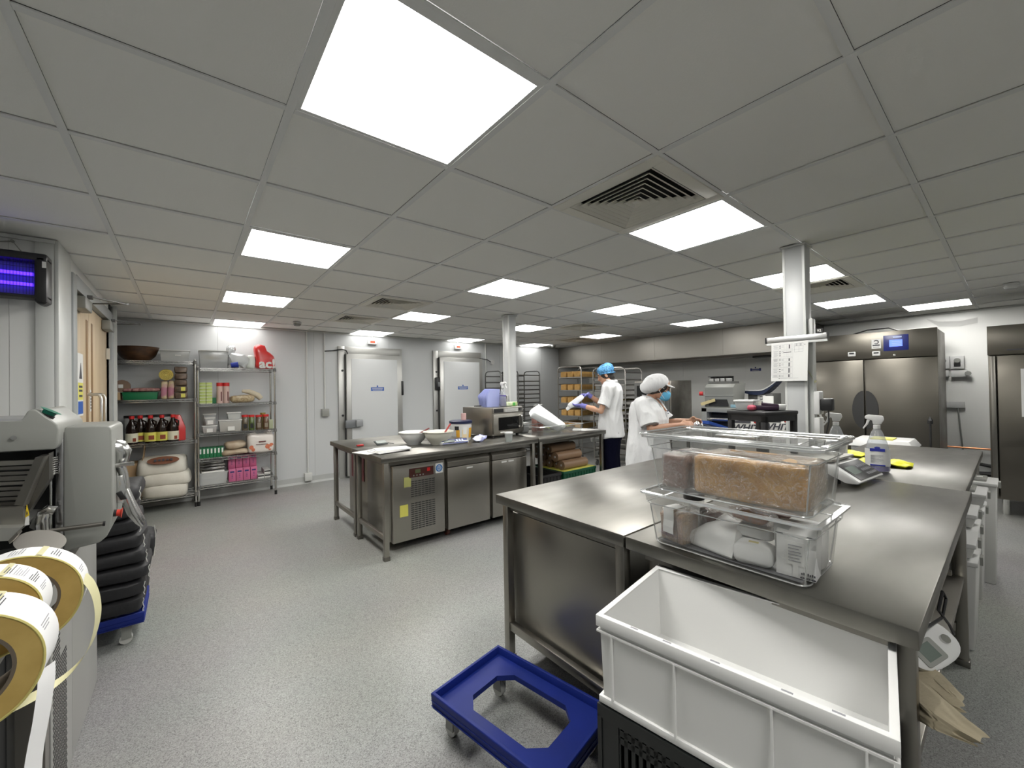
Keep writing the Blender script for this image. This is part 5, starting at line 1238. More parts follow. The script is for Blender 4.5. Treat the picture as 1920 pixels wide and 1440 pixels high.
KR = mat('brown_baking_paper', (.27, .17, .10), .4, bump=((3, 90, 90), .2)); CORE = mat('roll_core', (.60, .58, .54), .6)
rr = .056; n = 0
rowsn = [('bottom', 4), ('middle', 4), ('top', 3)]
b = B().cyl((0, 0, 0), rr, .42, 24, 'x'); me_r = mesh_of('paper_wind', b, KR, smooth=True)
me_c = mesh_of('roll_core', B().cyl((-.003, 0, 0), .013, .003, 14, 'x'), CORE)
for r, (rn, cnt) in enumerate(rowsn):
    for k in range(cnt):
        t = thing('paper_roll', 'roll of brown baking paper in the %s row under the table, %s from the front' % (rn, ['first', 'second', 'third', 'fourth'][k]), 'paper roll', (3.50-.05*r+.01*((k*3) % 4), 3.42+.113*k+.056*r, .462+r*.099), 0, 'brown paper rolls under the left table')
        for nm, me in (('paper_wind', me_r), ('roll_core', me_c)):
            o = bpy.data.objects.new(nm, me); COL.objects.link(o); o.parent = t
solo('yellow_strip', 'yellow board lying on the green crate below the rolls', 'board', B().box(3.46, 3.34, .4005, 4.02, 3.80, .4055), YELLOW, w=True)

# ================================================================ NEAR WORKTABLES: THINGS ON TOP
def gn_box(label, x0, x1, y0, y1, z0, z1, lid=True, group='clear stacking boxes'):
    """x across (short), y along (long); rounded clear box with step, flange and moulded lid"""
    t = thing('clear_storage_box', label, 'storage box', ((x0+x1)/2, (y0+y1)/2, z0), 0, group)
    def rr(i, z, r=.03, n=4):
        a0, a1, b0, b1 = x0+i, x1-i, y0+i, y1-i; P = []
        for cx, cy, s in ((a1-r, b1-r, 0), (a0+r, b1-r, 1), (a0+r, b0+r, 2), (a1-r, b0+r, 3)):
            for k in range(n+1):
                q = (s+k/n)*PI/2; P.append(Vector((cx+r*math.cos(q), cy+r*math.sin(q), z)))
        return P
    h = z1-z0
    part('box_wall', B().rings([rr(.040, z0), rr(.034, z0+.01), rr(.022, z1-.045), rr(.014, z1-.042), rr(.010, z1-.012)], cap=False), CLEARP, t, w=True, smooth=True)
    part('box_floor', B().rings([rr(.040, z0), rr(.040, z0+.003)]), CLEARP, t, w=True)
    for nm, i, z, r in (('base_edge', .038, z0+.004, .0022), ('step_edge', .018, z1-.044, .0016)):
        part(nm, B().tube(rr(i, z), r, 6, close=True), CLEARE, t, w=True, smooth=True)
    part('rim', B().rings([rr(.010, z1-.012), rr(-.002, z1-.010), rr(-.002, z1-.004), rr(.012, z1-.003), rr(.010, z1-.012)], cap=False), CLEARE, t, w=True, smooth=True)
    for k, (cx, cy) in enumerate(((x0+.038, y0+.038), (x0+.038, y1-.038), (x1-.038, y0+.038), (x1-.038, y1-.038))):
        part('corner_edge', B().tube([(cx-.007*(1 if cx < (x0+x1)/2 else -1), cy-.007*(1 if cy < (y0+y1)/2 else -1), z1-.045), (cx+.008*(1 if cx < (x0+x1)/2 else -1), cy+.008*(1 if cy < (y0+y1)/2 else -1), z0+.010)], .002, 6), CLEARE, t, w=True, smooth=True)
    if lid:
        l = part('lid', B().rings([rr(-.006, z1-.003), rr(-.006, z1+.004), rr(.006, z1+.006), rr(.016, z1-.004), rr(.05, z1-.006)], cap=False).rings([rr(.05, z1-.006), rr(.05, z1-.003)]), CLEARP, t, w=True, smooth=True)
        part('lid_bead', B().tube(rr(-.005, z1+.003), .0032, 6, close=True).tube(rr(.016, z1-.002), .0022, 6, close=True), CLEARE, l, w=True, smooth=True)
        part('lid_panel', B().tube(rr(.075, z1-.003, .02), .002, 6, close=True), CLEARE, l, w=True, smooth=True)
        xm = (x0+x1)/2; ym = (y0+y1)/2
        part('lid_grip', B().box(xm-.03, ym-.06, z1-.003, xm+.03, ym+.06, z1+.004), CLEARE, l, w=True, bev=.004)
    return t
L0 = (1.245, 1.573, .318, .848)
gn_box('lower clear storage box on the near worktable, holding wrapped bread and white paper bags', 1.245, 1.573, .315, .845, .851, 1.034, lid=False)
gn_box('upper clear lidded storage box on top, holding two large wrapped loaves', 1.215, 1.543, .30, .815, 1.045, 1.235)
solo('grey_liner', 'grey plastic liner sheet lying on the bottom of the lower clear box', 'mat', B().box(1.30, .37, .8565, 1.52, .79, .8585), mat('liner_grey', (.13, .13, .14), .4), w=True)
# two big loaves in the upper box
t = thing('wrapped_loaf', 'long golden loaf in cling film inside the upper clear box', 'bread', (1.37, .50, 1.05))
part('loaf', B().sell((1.375, .505, 1.114), (.20, .315, .126), .16, .16, 28, 14, nz=.004, nf=20), BREADP, t, w=True, smooth=True)
part('cling_film', B().sell((1.375, .505, 1.1145), (.208, .323, .127), .16, .16, 28, 14, nz=.005, nf=30), clear('cling_film', (.98, .97, .95), .03, .22, .08, crinkle=38), t, w=True, smooth=True)
t = thing('wrapped_loaf', 'short brown rye loaf in cling film at the left end of the upper clear box', 'bread', (1.37, .725, 1.05))
part('loaf', B().sell((1.37, .725, 1.110), (.19, .085, .118), .2, .2, 24, 12, nz=.004, nf=20), BREADR, t, w=True, smooth=True)
part('cling_film', B().sell((1.37, .725, 1.1105), (.197, .092, .119), .2, .2, 24, 12, nz=.005, nf=30), clear('cling_film'), t, w=True, smooth=True)
# lower box contents
def sandwich(label, c, rz, s=1.0, dark=False):
    t = thing('wrapped_sandwich', label, 'sandwich', c, rz)
    m = mat('brown_sliced_bread', (.34, .17, .08), .45, vary=((.50, .33, .18), (60, 3, 3), .4, .6), bump=(50, .3)) if not dark else mat('dark_sliced_bread', (.16, .06, .035), .45, bump=(40, .3))
    for k in range(4):
        part('bread_slice', B().prism([(-.04*s+.002, -.045*s+.0235*k*s, 0), (.04*s, -.045*s+.0235*k*s, 0), (.043*s, -.045*s+.0235*k*s, .09*s), (.02*s, -.045*s+.0235*k*s, .10*s), (-.02*s, -.045*s+.0235*k*s, .10*s), (-.043*s, -.045*s+.0235*k*s, .09*s)], (0, .021*s, 0)), m, t, bev=.004)
    part('film_wrap', B().sell((0, -.008, .055*s), (.098*s, .112*s, .118*s), .3, .3, 20, 10, nz=.005, nf=25), clear('cling_film'), t, smooth=True)
    part('paper_label', B().grid(lambda u, v: Vector((-.0515*s-(.004 if v > .5 else 0), -.022+.044*u, .118*s-.085*v)), 3, 4), PAPER, t)
    part('label_top', B().box(-.051*s, -.022, .1165*s, .01, .022, .118*s), PAPER, t)
    return t
sandwich('stack of brown bread slices with a white label in the lower clear box', (1.345, .745, .86), math.radians(-12), 1.0)
t = sandwich('dark rye slices with a label, behind the brown slices in the lower clear box', (1.45, .70, .86), math.radians(-20), .95, True)
t = thing('glass_jar', 'glass jar with a dark screw lid standing in the lower clear box', 'jar', (1.49, .765, .86))
part('jar_body', B().lathe([(.034, 0), (.036, .01), (.036, .115)], n=20), CLEARP, t, smooth=True); part('lid', B().lathe([(.038, .113), (.038, .134), (.034, .137)], n=24), mat('lid_black', (.03, .03, .03), .3, .3), t, smooth=True)
PB = mat('white_wax_paper', (.74, .74, .73), .5, bump=(16, .4))
solo('folded_paper_parcel', 'folded white paper parcel lying in the middle of the lower clear box', 'parcel', B().prism([(-.055, -.075, 0), (-.06, .075, 0), (-.06, .09, .035), (-.02, .045, .078), (-.02, -.065, .082), (-.055, -.08, .045)], (.11, 0, 0)), PB, (1.37, .61, .86), math.radians(-14), bev=.008)
solo('paper_parcel', 'white paper parcel leaning at the back of the lower clear box', 'parcel', B().sell((0, 0, .04), (.10, .14, .085), .5, .5, 18, 10, nz=.012, nf=14), PB, (1.465, .60, .86), math.radians(15), smooth=True)
t = thing('round_parcel', 'rolled white paper parcel with small gold print in the lower clear box', 'parcel', (1.335, .50, .893), math.radians(10))
part('parcel_body', B().sell((0, 0, 0), (.07, .105, .066), .55, .22, 24, 12, nz=.003, nf=20), PB, t, smooth=True)
part('gold_print', B().obox((-.012, 0, .0335), (.010, .026, .0008), rot('Y', -12)), mat('pale_gold', (.55, .48, .22), .5), t)
part('printed_line', B().obox((-.026, 0, .0278), (.003, .034, .0008), rot('Y', -35)), INKG, t)
t = thing('flat_parcel', 'white paper parcel resting on top of the rolled one in the lower clear box', 'parcel', (1.405, .515, .925), math.radians(6))
part('parcel_body', B().sell((0, 0, .018), (.11, .10, .038), .4, .4, 20, 8, nz=.006, nf=16), PB, t, smooth=True)
t = thing('film_wrapped_bun', 'orange-brown bun in shiny film on the parcels in the lower clear box', 'bun', (1.40, .53, .966), math.radians(-8))
part('bun', B().sell((0, 0, .016), (.07, .115, .034), .8, .7, 18, 8, nz=.008, nf=22), mat('glazed_bun', (.42, .14, .045), .2, coat=.8, bump=(40, .4)), t, smooth=True)
part('film_wrap', B().sell((0, 0, .017), (.085, .14, .04), .5, .7, 18, 8, nz=.01, nf=30), clear('cling_film'), t, smooth=True)
t = thing('coffee_pack', 'tall white paper pack with a printed label in the lower clear box', 'packet', (1.352, .392, .86), math.radians(4))
part('pack_body', B().prism([(-.032, -.045, 0), (-.032, .045, 0), (-.036, .05, .10), (-.030, .052, .142), (-.012, .05, .148), (-.012, -.048, .148), (-.030, -.052, .142), (-.036, -.048, .10)], (.0, 0, 0)).prism([(-.034, -.045, 0), (.03, -.045, 0), (.034, -.048, .13), (.006, -.05, .148), (-.02, -.05, .148), (-.036, -.048, .12)], (0, .092, 0)), PB, t, bev=.004)
b = B()
for k in range(6): b.box(-.0385, -.016+.003*((k*5) % 3), .088-k*.0085, -.0372, .016, .0905-k*.0085)
part('printed_lines', b, INKG, t); part('label_panel', B().box(-.0372, -.022, .035, -.0362, .022, .1), PAPER, t)
part('seal_strip', B().box(-.0372, -.006, .002, -.0364, .006, .035), PAPER, t)
part('tape_mark', B().box(-.0385, .028, .116, -.037, .046, .118).box(-.0385, -.046, .118, -.037, -.028, .120), INK, t)
b = B()
for k in range(7): b.box(-.0385, -.045+k*.0048, .014, -.0374, -.042+k*.0048, .019+.002*(k % 2))
part('small_print', b, INK, t)
part('stamp_row', B().lathe([(.001, 0), (.006, 0)], (-.0385, -.016, .006), 12, R=rot('Y', 90), cap=False, sx=.5).lathe([(.001, 0), (.006, 0)], (-.0385, -.029, .006), 12, R=rot('Y', 90), cap=False, sx=.5).lathe([(.001, 0), (.006, 0)], (-.0385, -.041, .006), 12, R=rot('Y', 90), cap=False, sx=.5), INK, t)
t = thing('coffee_pack', 'plain white paper pack behind the labelled one in the lower clear box', 'packet', (1.455, .40, .86), math.radians(0))
part('pack_body', B().prism([(-.03, -.045, 0), (.03, -.045, 0), (.034, -.048, .11), (.006, -.05, .128), (-.02, -.05, .128), (-.036, -.048, .10)], (0, .09, 0)), PB, t, bev=.004)
t = thing('pink_pack', 'flat dusky packet lying across the tops at the right of the lower clear box', 'packet', (1.49, .50, .955), math.radians(5))
part('pack_body', B().sell((0, 0, .016), (.06, .16, .03), .5, .5, 18, 8, nz=.006, nf=20), mat('dusky_wrap', (.36, .27, .25), .35), t, smooth=True)

# scale on the far right table, spray bottles, yellow gloves
t = thing('counter_scale', 'white counter scale with a steel plate and a sloping black keypad on the right worktable', 'scale', (2.93, .70, .851), math.radians(84))
part('scale_body', B().prism([(-.215, -.17, .028), (-.205, -.17, .014), (-.15, -.17, .012), (-.06, -.17, .055), (.18, -.17, .055), (.18, -.17, .098), (-.095, -.17, .102)], (0, .36, 0)), WPLAS, t, bev=.008)
# local axes: front of the scale faces -x (towards the photographer) and is turned so the keypad looks left-down
part('keypad', B().prism([(-.206, -.15, .0345), (-.102, -.15, .0985), (-.102, .16, .0985), (-.206, .16, .0345)], (-.0013, 0, .0022)), BLACK, t, bev=.001)
b = B()
for r in range(3):
    for c in range(5): b.obox((-.186+r*.024, -.125+c*.027, .0490+r*.0148), (.015, .020, .002), rot('Y', -31.6))
part('keys', b, mat('key_dark', (.16, .16, .17), .4), t)
part('display', B().obox((-.152, .085, .0705), (.055, .11, .003), rot('Y', -31.6)), LCD, t)
part('plate_support', B().box(-.05, -.08, .095, .10, .10, .112), GREYM, t)
part('weighing_plate', B().box(-.085, -.15, .112, .19, .17, .126), mat('matt_plate_steel', (.42, .41, .38), .5, .8), t, bev=.004)
for x in (-.1, .15):
    for y in (-.13, .15): part('foot', B().cyl((x, y, 0), .016, .056, 10), BLACK, t)
q = ZZ(1652, 886, .85)
spray('spray_bottle', 'spray bottle of violet cleaner with its trigger pointing left, on the right worktable', (ZZ(1646, 884, .85).x, ZZ(1646, 884, .85).y, .851), math.radians(-81), mat('violet_liquid', (.20, .14, .55), .2), .052, 1.22)
spray('spray_bottle', 'white spray bottle behind the clear boxes, next to the counter scale', (3.42, .76, .851), math.radians(-78), PUR, .03, 1.22)
spray('spray_bottle', 'white spray bottle half hidden behind the near column', (3.60, .93, .851), math.radians(100), None, 0, 1.25, labelled=False)
GL = mat('yellow_rubber', (.72, .70, .02), .45, bump=(20, .3))
for (px, py), lb, rz in (((1600, 852), 'yellow cloth bunched behind the counter scale', .3), ((1625, 868), 'yellow cloth between the scale and the violet spray bottle', -.2), ((1685, 871), 'yellow cloth lying right of the violet spray bottle', .1)):
    q = ZZ(px, py, .86)
    solo('yellow_cloth', lb, 'cloth', B().sell((0, 0, .014), (.20, .15, .032), .9, .8, 22, 10, nz=.022, nf=18), GL, (q.x, q.y, .853), rz, smooth=True)
# white bins beyond the table end
t = thing('white_bin', 'white lidded bin standing beyond the far end of the right worktable', 'bin', (5.15, .78, 0))
part('bin_body', B().rings([[(4.98, .60, 0), (5.32, .60, 0), (5.32, .96, 0), (4.98, .96, 0)], [(4.95, .57, .80), (5.35, .57, .80), (5.35, .99, .80), (4.95, .99, .80)]]), WPLAS, t, w=True, bev=.01)
part('lid', B().rings([[(4.93, .55, .80), (5.37, .55, .80), (5.37, 1.01, .80), (4.93, 1.01, .80)], [(4.97, .59, .865), (5.33, .59, .865), (5.33, .97, .865), (4.97, .97, .865)]]), WPLAS, t, w=True, bev=.006)
part('handle', B().box(5.0, .70, .866, 5.2, .86, .875), YELLOW, t, w=True)
solo('black_marker', 'thin black-tipped stick standing by the white bin', 'stick', B().cyl((5.45, .50, 0), .008, 1.02, 8).lathe([(.001, 1.07), (.02, 1.03), (.02, 1.0)], (5.45, .50, 0), 10), BLACK, w=True)
# flour bags and trays near the far table corner
FB = mat('flour_paper', (.76, .75, .72), .55, bump=(10, .3))
for k, (px_, dep, rz, lb) in enumerate(((1402, 4.02, -73, 'white flour bag with bold black WHITE lettering, left of two seen under the black stand'), (1458, 4.06, -73, 'white flour bag with bold black WHITE lettering, right of two seen under the black stand'))):
    q_ = ray(px_, 800); q_ = q_*(dep/q_.dot(FW)); cx, cy = q_.x, q_.y
    t = thing('flour_bag', lb, 'bag', (cx, cy, .851), math.radians(rz), 'printed flour bags')
    part('bag_body', B().sell((0, 0, .105), (.285, .12, .21), .3, .3, 20, 10, nz=.006, nf=12), FB, t, smooth=True)
    lettering('WHITE', .085, (0, -.0665, .12), (1, 0, 0), (0, 0, 1), INK, t, w=False, bold=.003, shear=.3)
    part('black_print', B().box(-.11, -.0665, .165, .03, -.064, .19), INK, t); part('red_emblem', B().sell((.085, -.064, .18), (.06, .004, .035), 1, 1, 12, 6), RED, t, smooth=True)
solo('flour_bag_lying', 'white paper bag lying flat in front of the printed flour bags', 'bag', B().sell((0, 0, .04), (.30, .16, .075), .5, .4, 20, 10, nz=.012, nf=10), FB, (4.22, 1.12, .852), math.radians(-60), smooth=True).name = 'paper_bag'
t = tray(3.85, 1.28, .851, .30, .42, math.radians(-15), label='black baking tray on the far worktable before the slicing machine', m=BLACK)
solo('black_tin', 'black loaf tin inside the baking tray on the far worktable', 'tin', B().box(0, 0, 0, .3, .12, .05), BLACK, (3.93, 1.35, .856), math.radians(-15), bev=.008)
# small black stand with things on top
t = thing('black_stand', 'small square black plastic stand on the near worktable, next to the column', 'stand', (2.78, .985, .851), math.radians(-17))
ST = (2.78, .985)
part('top_board', B().box(-.145, -.13, .362, .145, .13, .385), BLACK, t, bev=.006)
part('apron', B().box(-.14, -.125, .325, .14, -.115, .362).box(-.14, .115, .325, .14, .125, .362).box(-.14, -.125, .325, -.13, .125, .362).box(.13, -.125, .325, .14, .125, .362), BLACK, t)
for x in (-.14, .112):
    for y in (-.125, .097): part('leg', B().box(x, y, 0, x+.03, y+.03, .362), BLACK, t, bev=.004)
def onstand(lx, ly): v = rotz(math.radians(-17)) @ Vector((lx, ly, 0)); return (ST[0]+v.x, ST[1]+v.y, .851+.386)
l = onstand(-.06, .06)
lidded('clear_tub', 'small clear tub with a white lid on the black stand', 'tub', l[0]-.045, l[0]+.045, l[1]-.06, l[1]+.05, l[2], l[2]+.065, CLEARW, WPLAS)
solo('hand_labeller', 'black and pink hand tool lying on the black stand', 'tool', B().obox((0, 0, .018), (.13, .035, .03)).obox((.02, 0, .035), (.09, .03, .02), rot('Y', 8)), mat('tool_black', (.03, .012, .03), .35), onstand(-.02, -.045), math.radians(-62), bev=.006)
solo('pink_grip', 'pink rubber grip beside the black hand tool on the stand', 'tool', B().sell((0, 0, .018), (.04, .05, .035), .7, .7, 14, 8), mat('pink_rubber', (.40, .06, .10), .4), onstand(-.085, .0), 0, smooth=True)
solo('white_tray', 'white paper tray at the right side of the black stand', 'tray', B().prism([(-.06, -.05, 0), (.05, -.05, 0), (.06, -.05, .035), (-.06, -.05, .028)], (0, .10, 0)), WPLAS, onstand(.075, -.02), math.radians(-50), bev=.004)
solo('tape_dispenser', 'cream tape dispenser with a dark post on the black stand', 'dispenser', B().cyl((0, -.012, .03), .026, .024, 18, 'y').obox((-.03, 0, .035), (.016, .02, .06)), mat('cream_plastic', (.50, .48, .42), .4), onstand(.06, .07), math.radians(-45), smooth=True)
solo('white_box_upright', 'thin white card standing at the back of the black stand', 'card', B().box(-.006, -.03, 0, .004, .03, .085), PAPER, onstand(.118, .04), 0).name = 'white_card'

# ---- paper chart on a rail clipped to the near column
XR = 3.135
q0 = XX(1437, 637, XR); q1 = XX(1551, 637, XR); zr = (XX(1495, 634, XR)).z
t = thing('ticket_rail', 'aluminium ticket rail fixed across the near white column with a black clip numbered 92', 'rail', (XR, (q0.y+q1.y)/2, zr))
part('rail_body', B().box(XR-.005, q1.y, zr-.018, XR+.024, q0.y, zr+.018), mat('anodised_aluminium', (.62, .62, .62), .35, 1.), t, w=True, bev=.005)
part('rail_lip', B().box(XR+.0, q1.y, zr-.034, XR+.02, q0.y, zr-.019), TRIM, t, w=True)
part('end_cap', B().box(XR-.008, q1.y-.006, zr-.02, XR+.026, q1.y, zr+.02).box(XR-.008, q0.y, zr-.02, XR+.026, q0.y+.006, zr+.02), BLACK, t, w=True)
c_ = part('number_clip', B().box(XR, q1.y+.025, zr+.018, XR+.02, q1.y+.055, zr+.05), BLACK, t, w=True)
lettering('92', .022, (XR-.0012, q1.y+.04, zr+.035), (0, -1, 0), (0, 0, 1), PAPER, c_, bold=.0005)
XP = XR+.002
pa = XX(1447, 643, XP); pb = XX(1516, 642, XP); pc = XX(1444, 715, XP); pd = XX(1512, 717, XP)
t = thing('paper_chart', 'white printed chart hanging from the rail on the near column', 'paper', ((XP), (pc.y+pd.y)/2, pc.z))
zt_, zb_ = zr-.02, pc.z; ya, yb = pa.y, pb.y
XP = XR-.002
part('sheet', B().prism([(XP, ya, zt_), (XP, yb, zt_), (XP-.006, yb+.008, zb_), (XP-.006, ya+.006, zb_)], (.0012, 0, 0)), PAPER, t, w=True)
def PQ(u, v): # u left->right 0..1, v top->bottom
    return Vector((XP-.006*v-.0012, (ya+.006*v)*(1-u)+(yb+.008*v)*u, zt_*(1-v)+zb_*v))
b = B(); g = B(); lnb = B()
def strip(bb, u0, v0, u1, v1):
    p = [PQ(u0, v0), PQ(u1, v0), PQ(u1, v1), PQ(u0, v1)]; bb.add(p, [(0, 1, 2, 3)])
for (v0, v1, n) in ((.07, .17, 4), (.22, .37, 6), (.42, .49, 4), (.53, .63, 4), (.67, .79, 4), (.83, .90, 3)):
    for k in range(n):
        v = v0+(v1-v0)*(k+.5)/n; strip(lnb, .06+.01*((k*3) % 2), v-.004, .19-.015*(k % 2), v+.004)
    for k in range(max(2, n//2)): strip(b, .225, v0+(v1-v0)*(k+.3)/max(2, n//2), .27, v0+(v1-v0)*(k+.6)/max(2, n//2))
    for k in range(2): strip(g, .29, v0+.02+k*.03, .35, v0+.028+k*.03)
    if v0 != .22: strip(b, .49, v0, .52, v1)
    for u in (.04, .20, .36, .42, .47, .55, .60): strip(g, u, v0-.01, u+.003, v1+.01)
    strip(g, .04, v0-.012, .60, v0-.009); strip(g, .04, v1+.009, .60, v1+.012)
strip(b, .34, .255, .56, .268); strip(g, .5, .21, .66, .213); strip(b, .22, .925, .25, .935); strip(g, .25, .928, .76, .932)
for u in (.64, .76, .87): strip(g, u, .05, u+.004, .27)
for v in (.05, .12, .20, .27): strip(g, .64, v, .87, v+.004)
for k in range(5): strip(lnb, .67, .06+k*.013, .72, .066+k*.013); strip(lnb, .78, .06+k*.013, .83, .066+k*.013)
strip(b, .90, .09, .93, .096); strip(b, .912, .08, .918, .106)
part('black_print', b, INK, t, w=True); part('table_lines', g, INKG, t, w=True); part('fine_print', lnb, INKG, t, w=True)
b = B(); yn = .846
p0 = XX(1517, 696, 3.2)
b.prism([(3.18, yn-.001, p0.z+.0), (3.215, yn-.001, p0.z), (3.245, yn-.03, p0.z-.07), (3.20, yn-.03, p0.z-.078)], (0, -.001, 0))
t = solo('sticky_note', 'narrow yellow-green note curling off the right side of the near column', 'note', b, mat('pale_yellow_note', (.55, .55, .30), .6), w=True)

# ================================================================ BELOW AND AROUND THE NEAR TABLES
def euro_crate(label, x0, x1, y0, y1, z0, z1, rz=0):
    cx, cy = (x0+x1)/2, (y0+y1)/2; a, c = (x1-x0)/2, (y1-y0)/2; h = z1-z0
    t = thing('stacking_crate', label, 'crate', (cx, cy, z0), rz)
    w_ = .004; i = .008
    body = B()
    def ring(ix, z): return [Vector((-a+ix, -c+ix, z)), Vector((a-ix, -c+ix, z)), Vector((a-ix, c-ix, z)), Vector((-a+ix, c-ix, z))]
    body.rings([ring(i+.006, .012), ring(i, h-.004), ring(i+.004, h-.004), ring(i+.010, .016)], cap=False, close=True)
    part('crate_wall', body, CRATEW, t)
    part('crate_floor', B().box(-a+i+.004, -c+i+.004, .008, a-i-.004, c-i-.004, .016), CRATEW, t)
    rim = B(); rim.rings([ring(0, h-.030), ring(0, h), ring(.015, h), ring(.015, h-.005), ring(.004, h-.005), ring(.004, h-.030)], cap=False, close=True); part('crate_rim', rim, CRATEW, t, bev=.0015)
    part('rim_flange', B().rings([ring(.001, h-.045), ring(.001, h-.040), ring(i, h-.040), ring(i, h-.045)], cap=False, close=True), CRATEW, t)
    base = B().rings([ring(.004, 0), ring(.004, .018), ring(i+.004, .018), ring(i+.004, 0)], cap=False, close=True); part('base_rim', base, CRATEW, t, bev=.001)
    rb = B()
    for y in (-c+.045, -c*.36, c*.30, c-.045):
        for s in (-1, 1): rb.box(min(s*a, s*(a-i)), y-.002, .015, max(s*(a-.0015), s*(a-i)), y+.002, h-.042)
    for x in (-a+.045, 0, a-.045):
        for s in (-1, 1): rb.box(x-.002, min(s*c, s*(c-i)), .015, x+.002, max(s*(c-.0015), s*(c-i)), h-.042)
    part('crate_rib', rb, CRATEW, t)
    sl = B()
    for k, y in enumerate((-c*.72, -c*.45, c*.0, c*.36, c*.64)): sl.box(-a+.006, y-.010, h-.0002, -a+.011, y+.010, h+.0005)
    part('rim_slot', sl, INKG, t)
    return t
t = euro_crate('deep empty white plastic crate standing on a black crate in front of the near worktable', .908, 1.308, .159, .759, .545, .78, math.radians(8.49))
t.location = (1.108, .459, .545)
# black vented crates below (two stacked)
def vented(label, cx, cy, z0, z1, rz, a=.2, c=.3):
    t = thing('vented_crate', label, 'crate', (cx, cy, z0), rz, 'black vented crates under the white one'); h = z1-z0
    BK = mat('black_crate_plastic', (.012, .014, .014), .35)
    part('crate_floor', B().box(-a+.01, -c+.01, 0, a-.01, c-.01, .006), BK, t)
    b = B().rings([[Vector((sx*(a-ix), sy*(c-ix), z)) for sx, sy in ((-1, -1), (1, -1), (1, 1), (-1, 1))] for ix, z in ((0, h-.035), (0, h-.002), (.016, h-.002), (.016, h-.008), (.004, h-.008), (.004, h-.035))], cap=False, close=True)
    part('crate_rim', b, BK, t)
    b = B()
    for s in (-1, 1):
        n = 24
        for k in range(n+1):
            y = -c+.06+(2*c-.12)*k/n; b.box(min(s*(a-.006), s*(a-.014)), y-.005, .02, max(s*(a-.006), s*(a-.014)), y+.005, h-.04)
        for z in (.02, h*.38, h*.70, h-.06): b.box(min(s*(a-.006), s*(a-.015)), -c+.01, z, max(s*(a-.006), s*(a-.015)), c-.01, z+.016)
        b.box(min(s*(a-.004), s*(a-.014)), -c+.004, 0, max(s*(a-.004), s*(a-.014)), -c+.06, h-.03); b.box(min(s*(a-.004), s*(a-.014)), c-.06, 0, max(s*(a-.004), s*(a-.014)), c-.004, h-.03)
        b.box(-a+.006, min(s*(c-.006), s*(c-.012)), 0, a-.006, max(s*(c-.006), s*(c-.012)), h-.03)
    part('slotted_wall', b, BK, t)
    for s in (-1, 1): part('corner_post', B().box(-a, s*c-.012 if s > 0 else -c, 0, -a+.03, c if s > 0 else -c+.012, h-.03), BK, t)
    return t
vented('upper black vented crate directly below the white crate', 1.108, .459, .275, .543, math.radians(8.49))
vented('lower black vented crate standing on the floor under the near worktable', 1.108, .459, .0, .273, math.radians(8.49))
# blue dolly
def dolly(label, loc, rz, a, c, ztop, group='blue crate dollies', hole=True, m=BLUE):
    t = thing('crate_dolly', label, 'dolly', loc, rz, group)
    zt = ztop; zd = zt-.030; zb = zt-.062
    oct_ = [(-.62*a, -.44*c), (-.36*a, -.63*c), (.36*a, -.63*c), (.62*a, -.44*c), (.62*a, .44*c), (.36*a, .63*c), (-.36*a, .63*c), (-.62*a, .44*c)]
    # deck between outer rectangle and octagonal hole
    out = [(-a, -.44*c), (-.36*a, -c), (.36*a, -c), (a, -.44*c), (a, .44*c), (.36*a, c), (-.36*a, c), (-a, .44*c)]
    corner = {0: (-a, -c), 2: (a, -c), 4: (a, c), 6: (-a, c)}
    b = B()
    for z, flip in ((zd, 0), (zb+.01, 1)):
        vs = [Vector((*p, z)) for p in oct_+out]; fs = []
        for k in range(8):
            fs.append((k, (k+1) % 8, 8+(k+1) % 8, 8+k))
        b.add(vs, fs)
        for k, cn in corner.items(): b.add([Vector((*out[k], z)), Vector((*cn, z)), Vector((*out[(k+1) % 8], z))], [(0, 1, 2)])
    b.rings([[Vector((*p, zd)) for p in oct_], [Vector((*p, zb+.01)) for p in oct_]], cap=False)
    part('deck', b, m, t)
    R4 = lambda ix, z: [Vector((-a+ix, -c+ix, z)), Vector((a-ix, -c+ix, z)), Vector((a-ix, c-ix, z)), Vector((-a+ix, c-ix, z))]
    part('raised_edge', B().rings([R4(.004, zb), R4(0, zt-.004), R4(.002, zt), R4(.013, zt), R4(.017, zd), R4(.017, zb)], cap=False, close=True), m, t, bev=.0012)
    for x in (-a+.06, a-.06):
        for y in (-c+.07, c-.07):
            w_ = part('caster_wheel', B().cyl((x-.012, y+.012, .028), .028, .026, 18, 'x'), mat('pale_wheel', (.55, .55, .52), .5), t, smooth=True)
            part('caster_fork', B().box(x-.018, y-.012, .03, x-.014, y+.03, zb+.01).box(x+.016, y-.012, .03, x+.02, y+.03, zb+.01).cyl((x, y, zb-.012), .022, .02, 12), GREYM, w_)
    return t
# fit: photo corners of the rim -> floor plan
d0 = ZZ(813.6, 1286, .175); d1 = ZZ(934, 1208, .175); d2 = ZZ(1124, 1312, .175)
dy = (d2-d1).normalized(); ang_ = math.atan2(dy.y, dy.x)+PI/2; wd = (d1-d0).length
dx_ = Vector((-dy.y, dy.x, 0));
if dx_.dot(d1-d0) < 0: dx_ = -dx_
cen = d1-dx_*(.40/2)+dy*(.60/2)
dolly('empty blue crate dolly with an octagonal opening before the near worktable', (cen.x, cen.y, 0), ang_, .20, .30, .175)
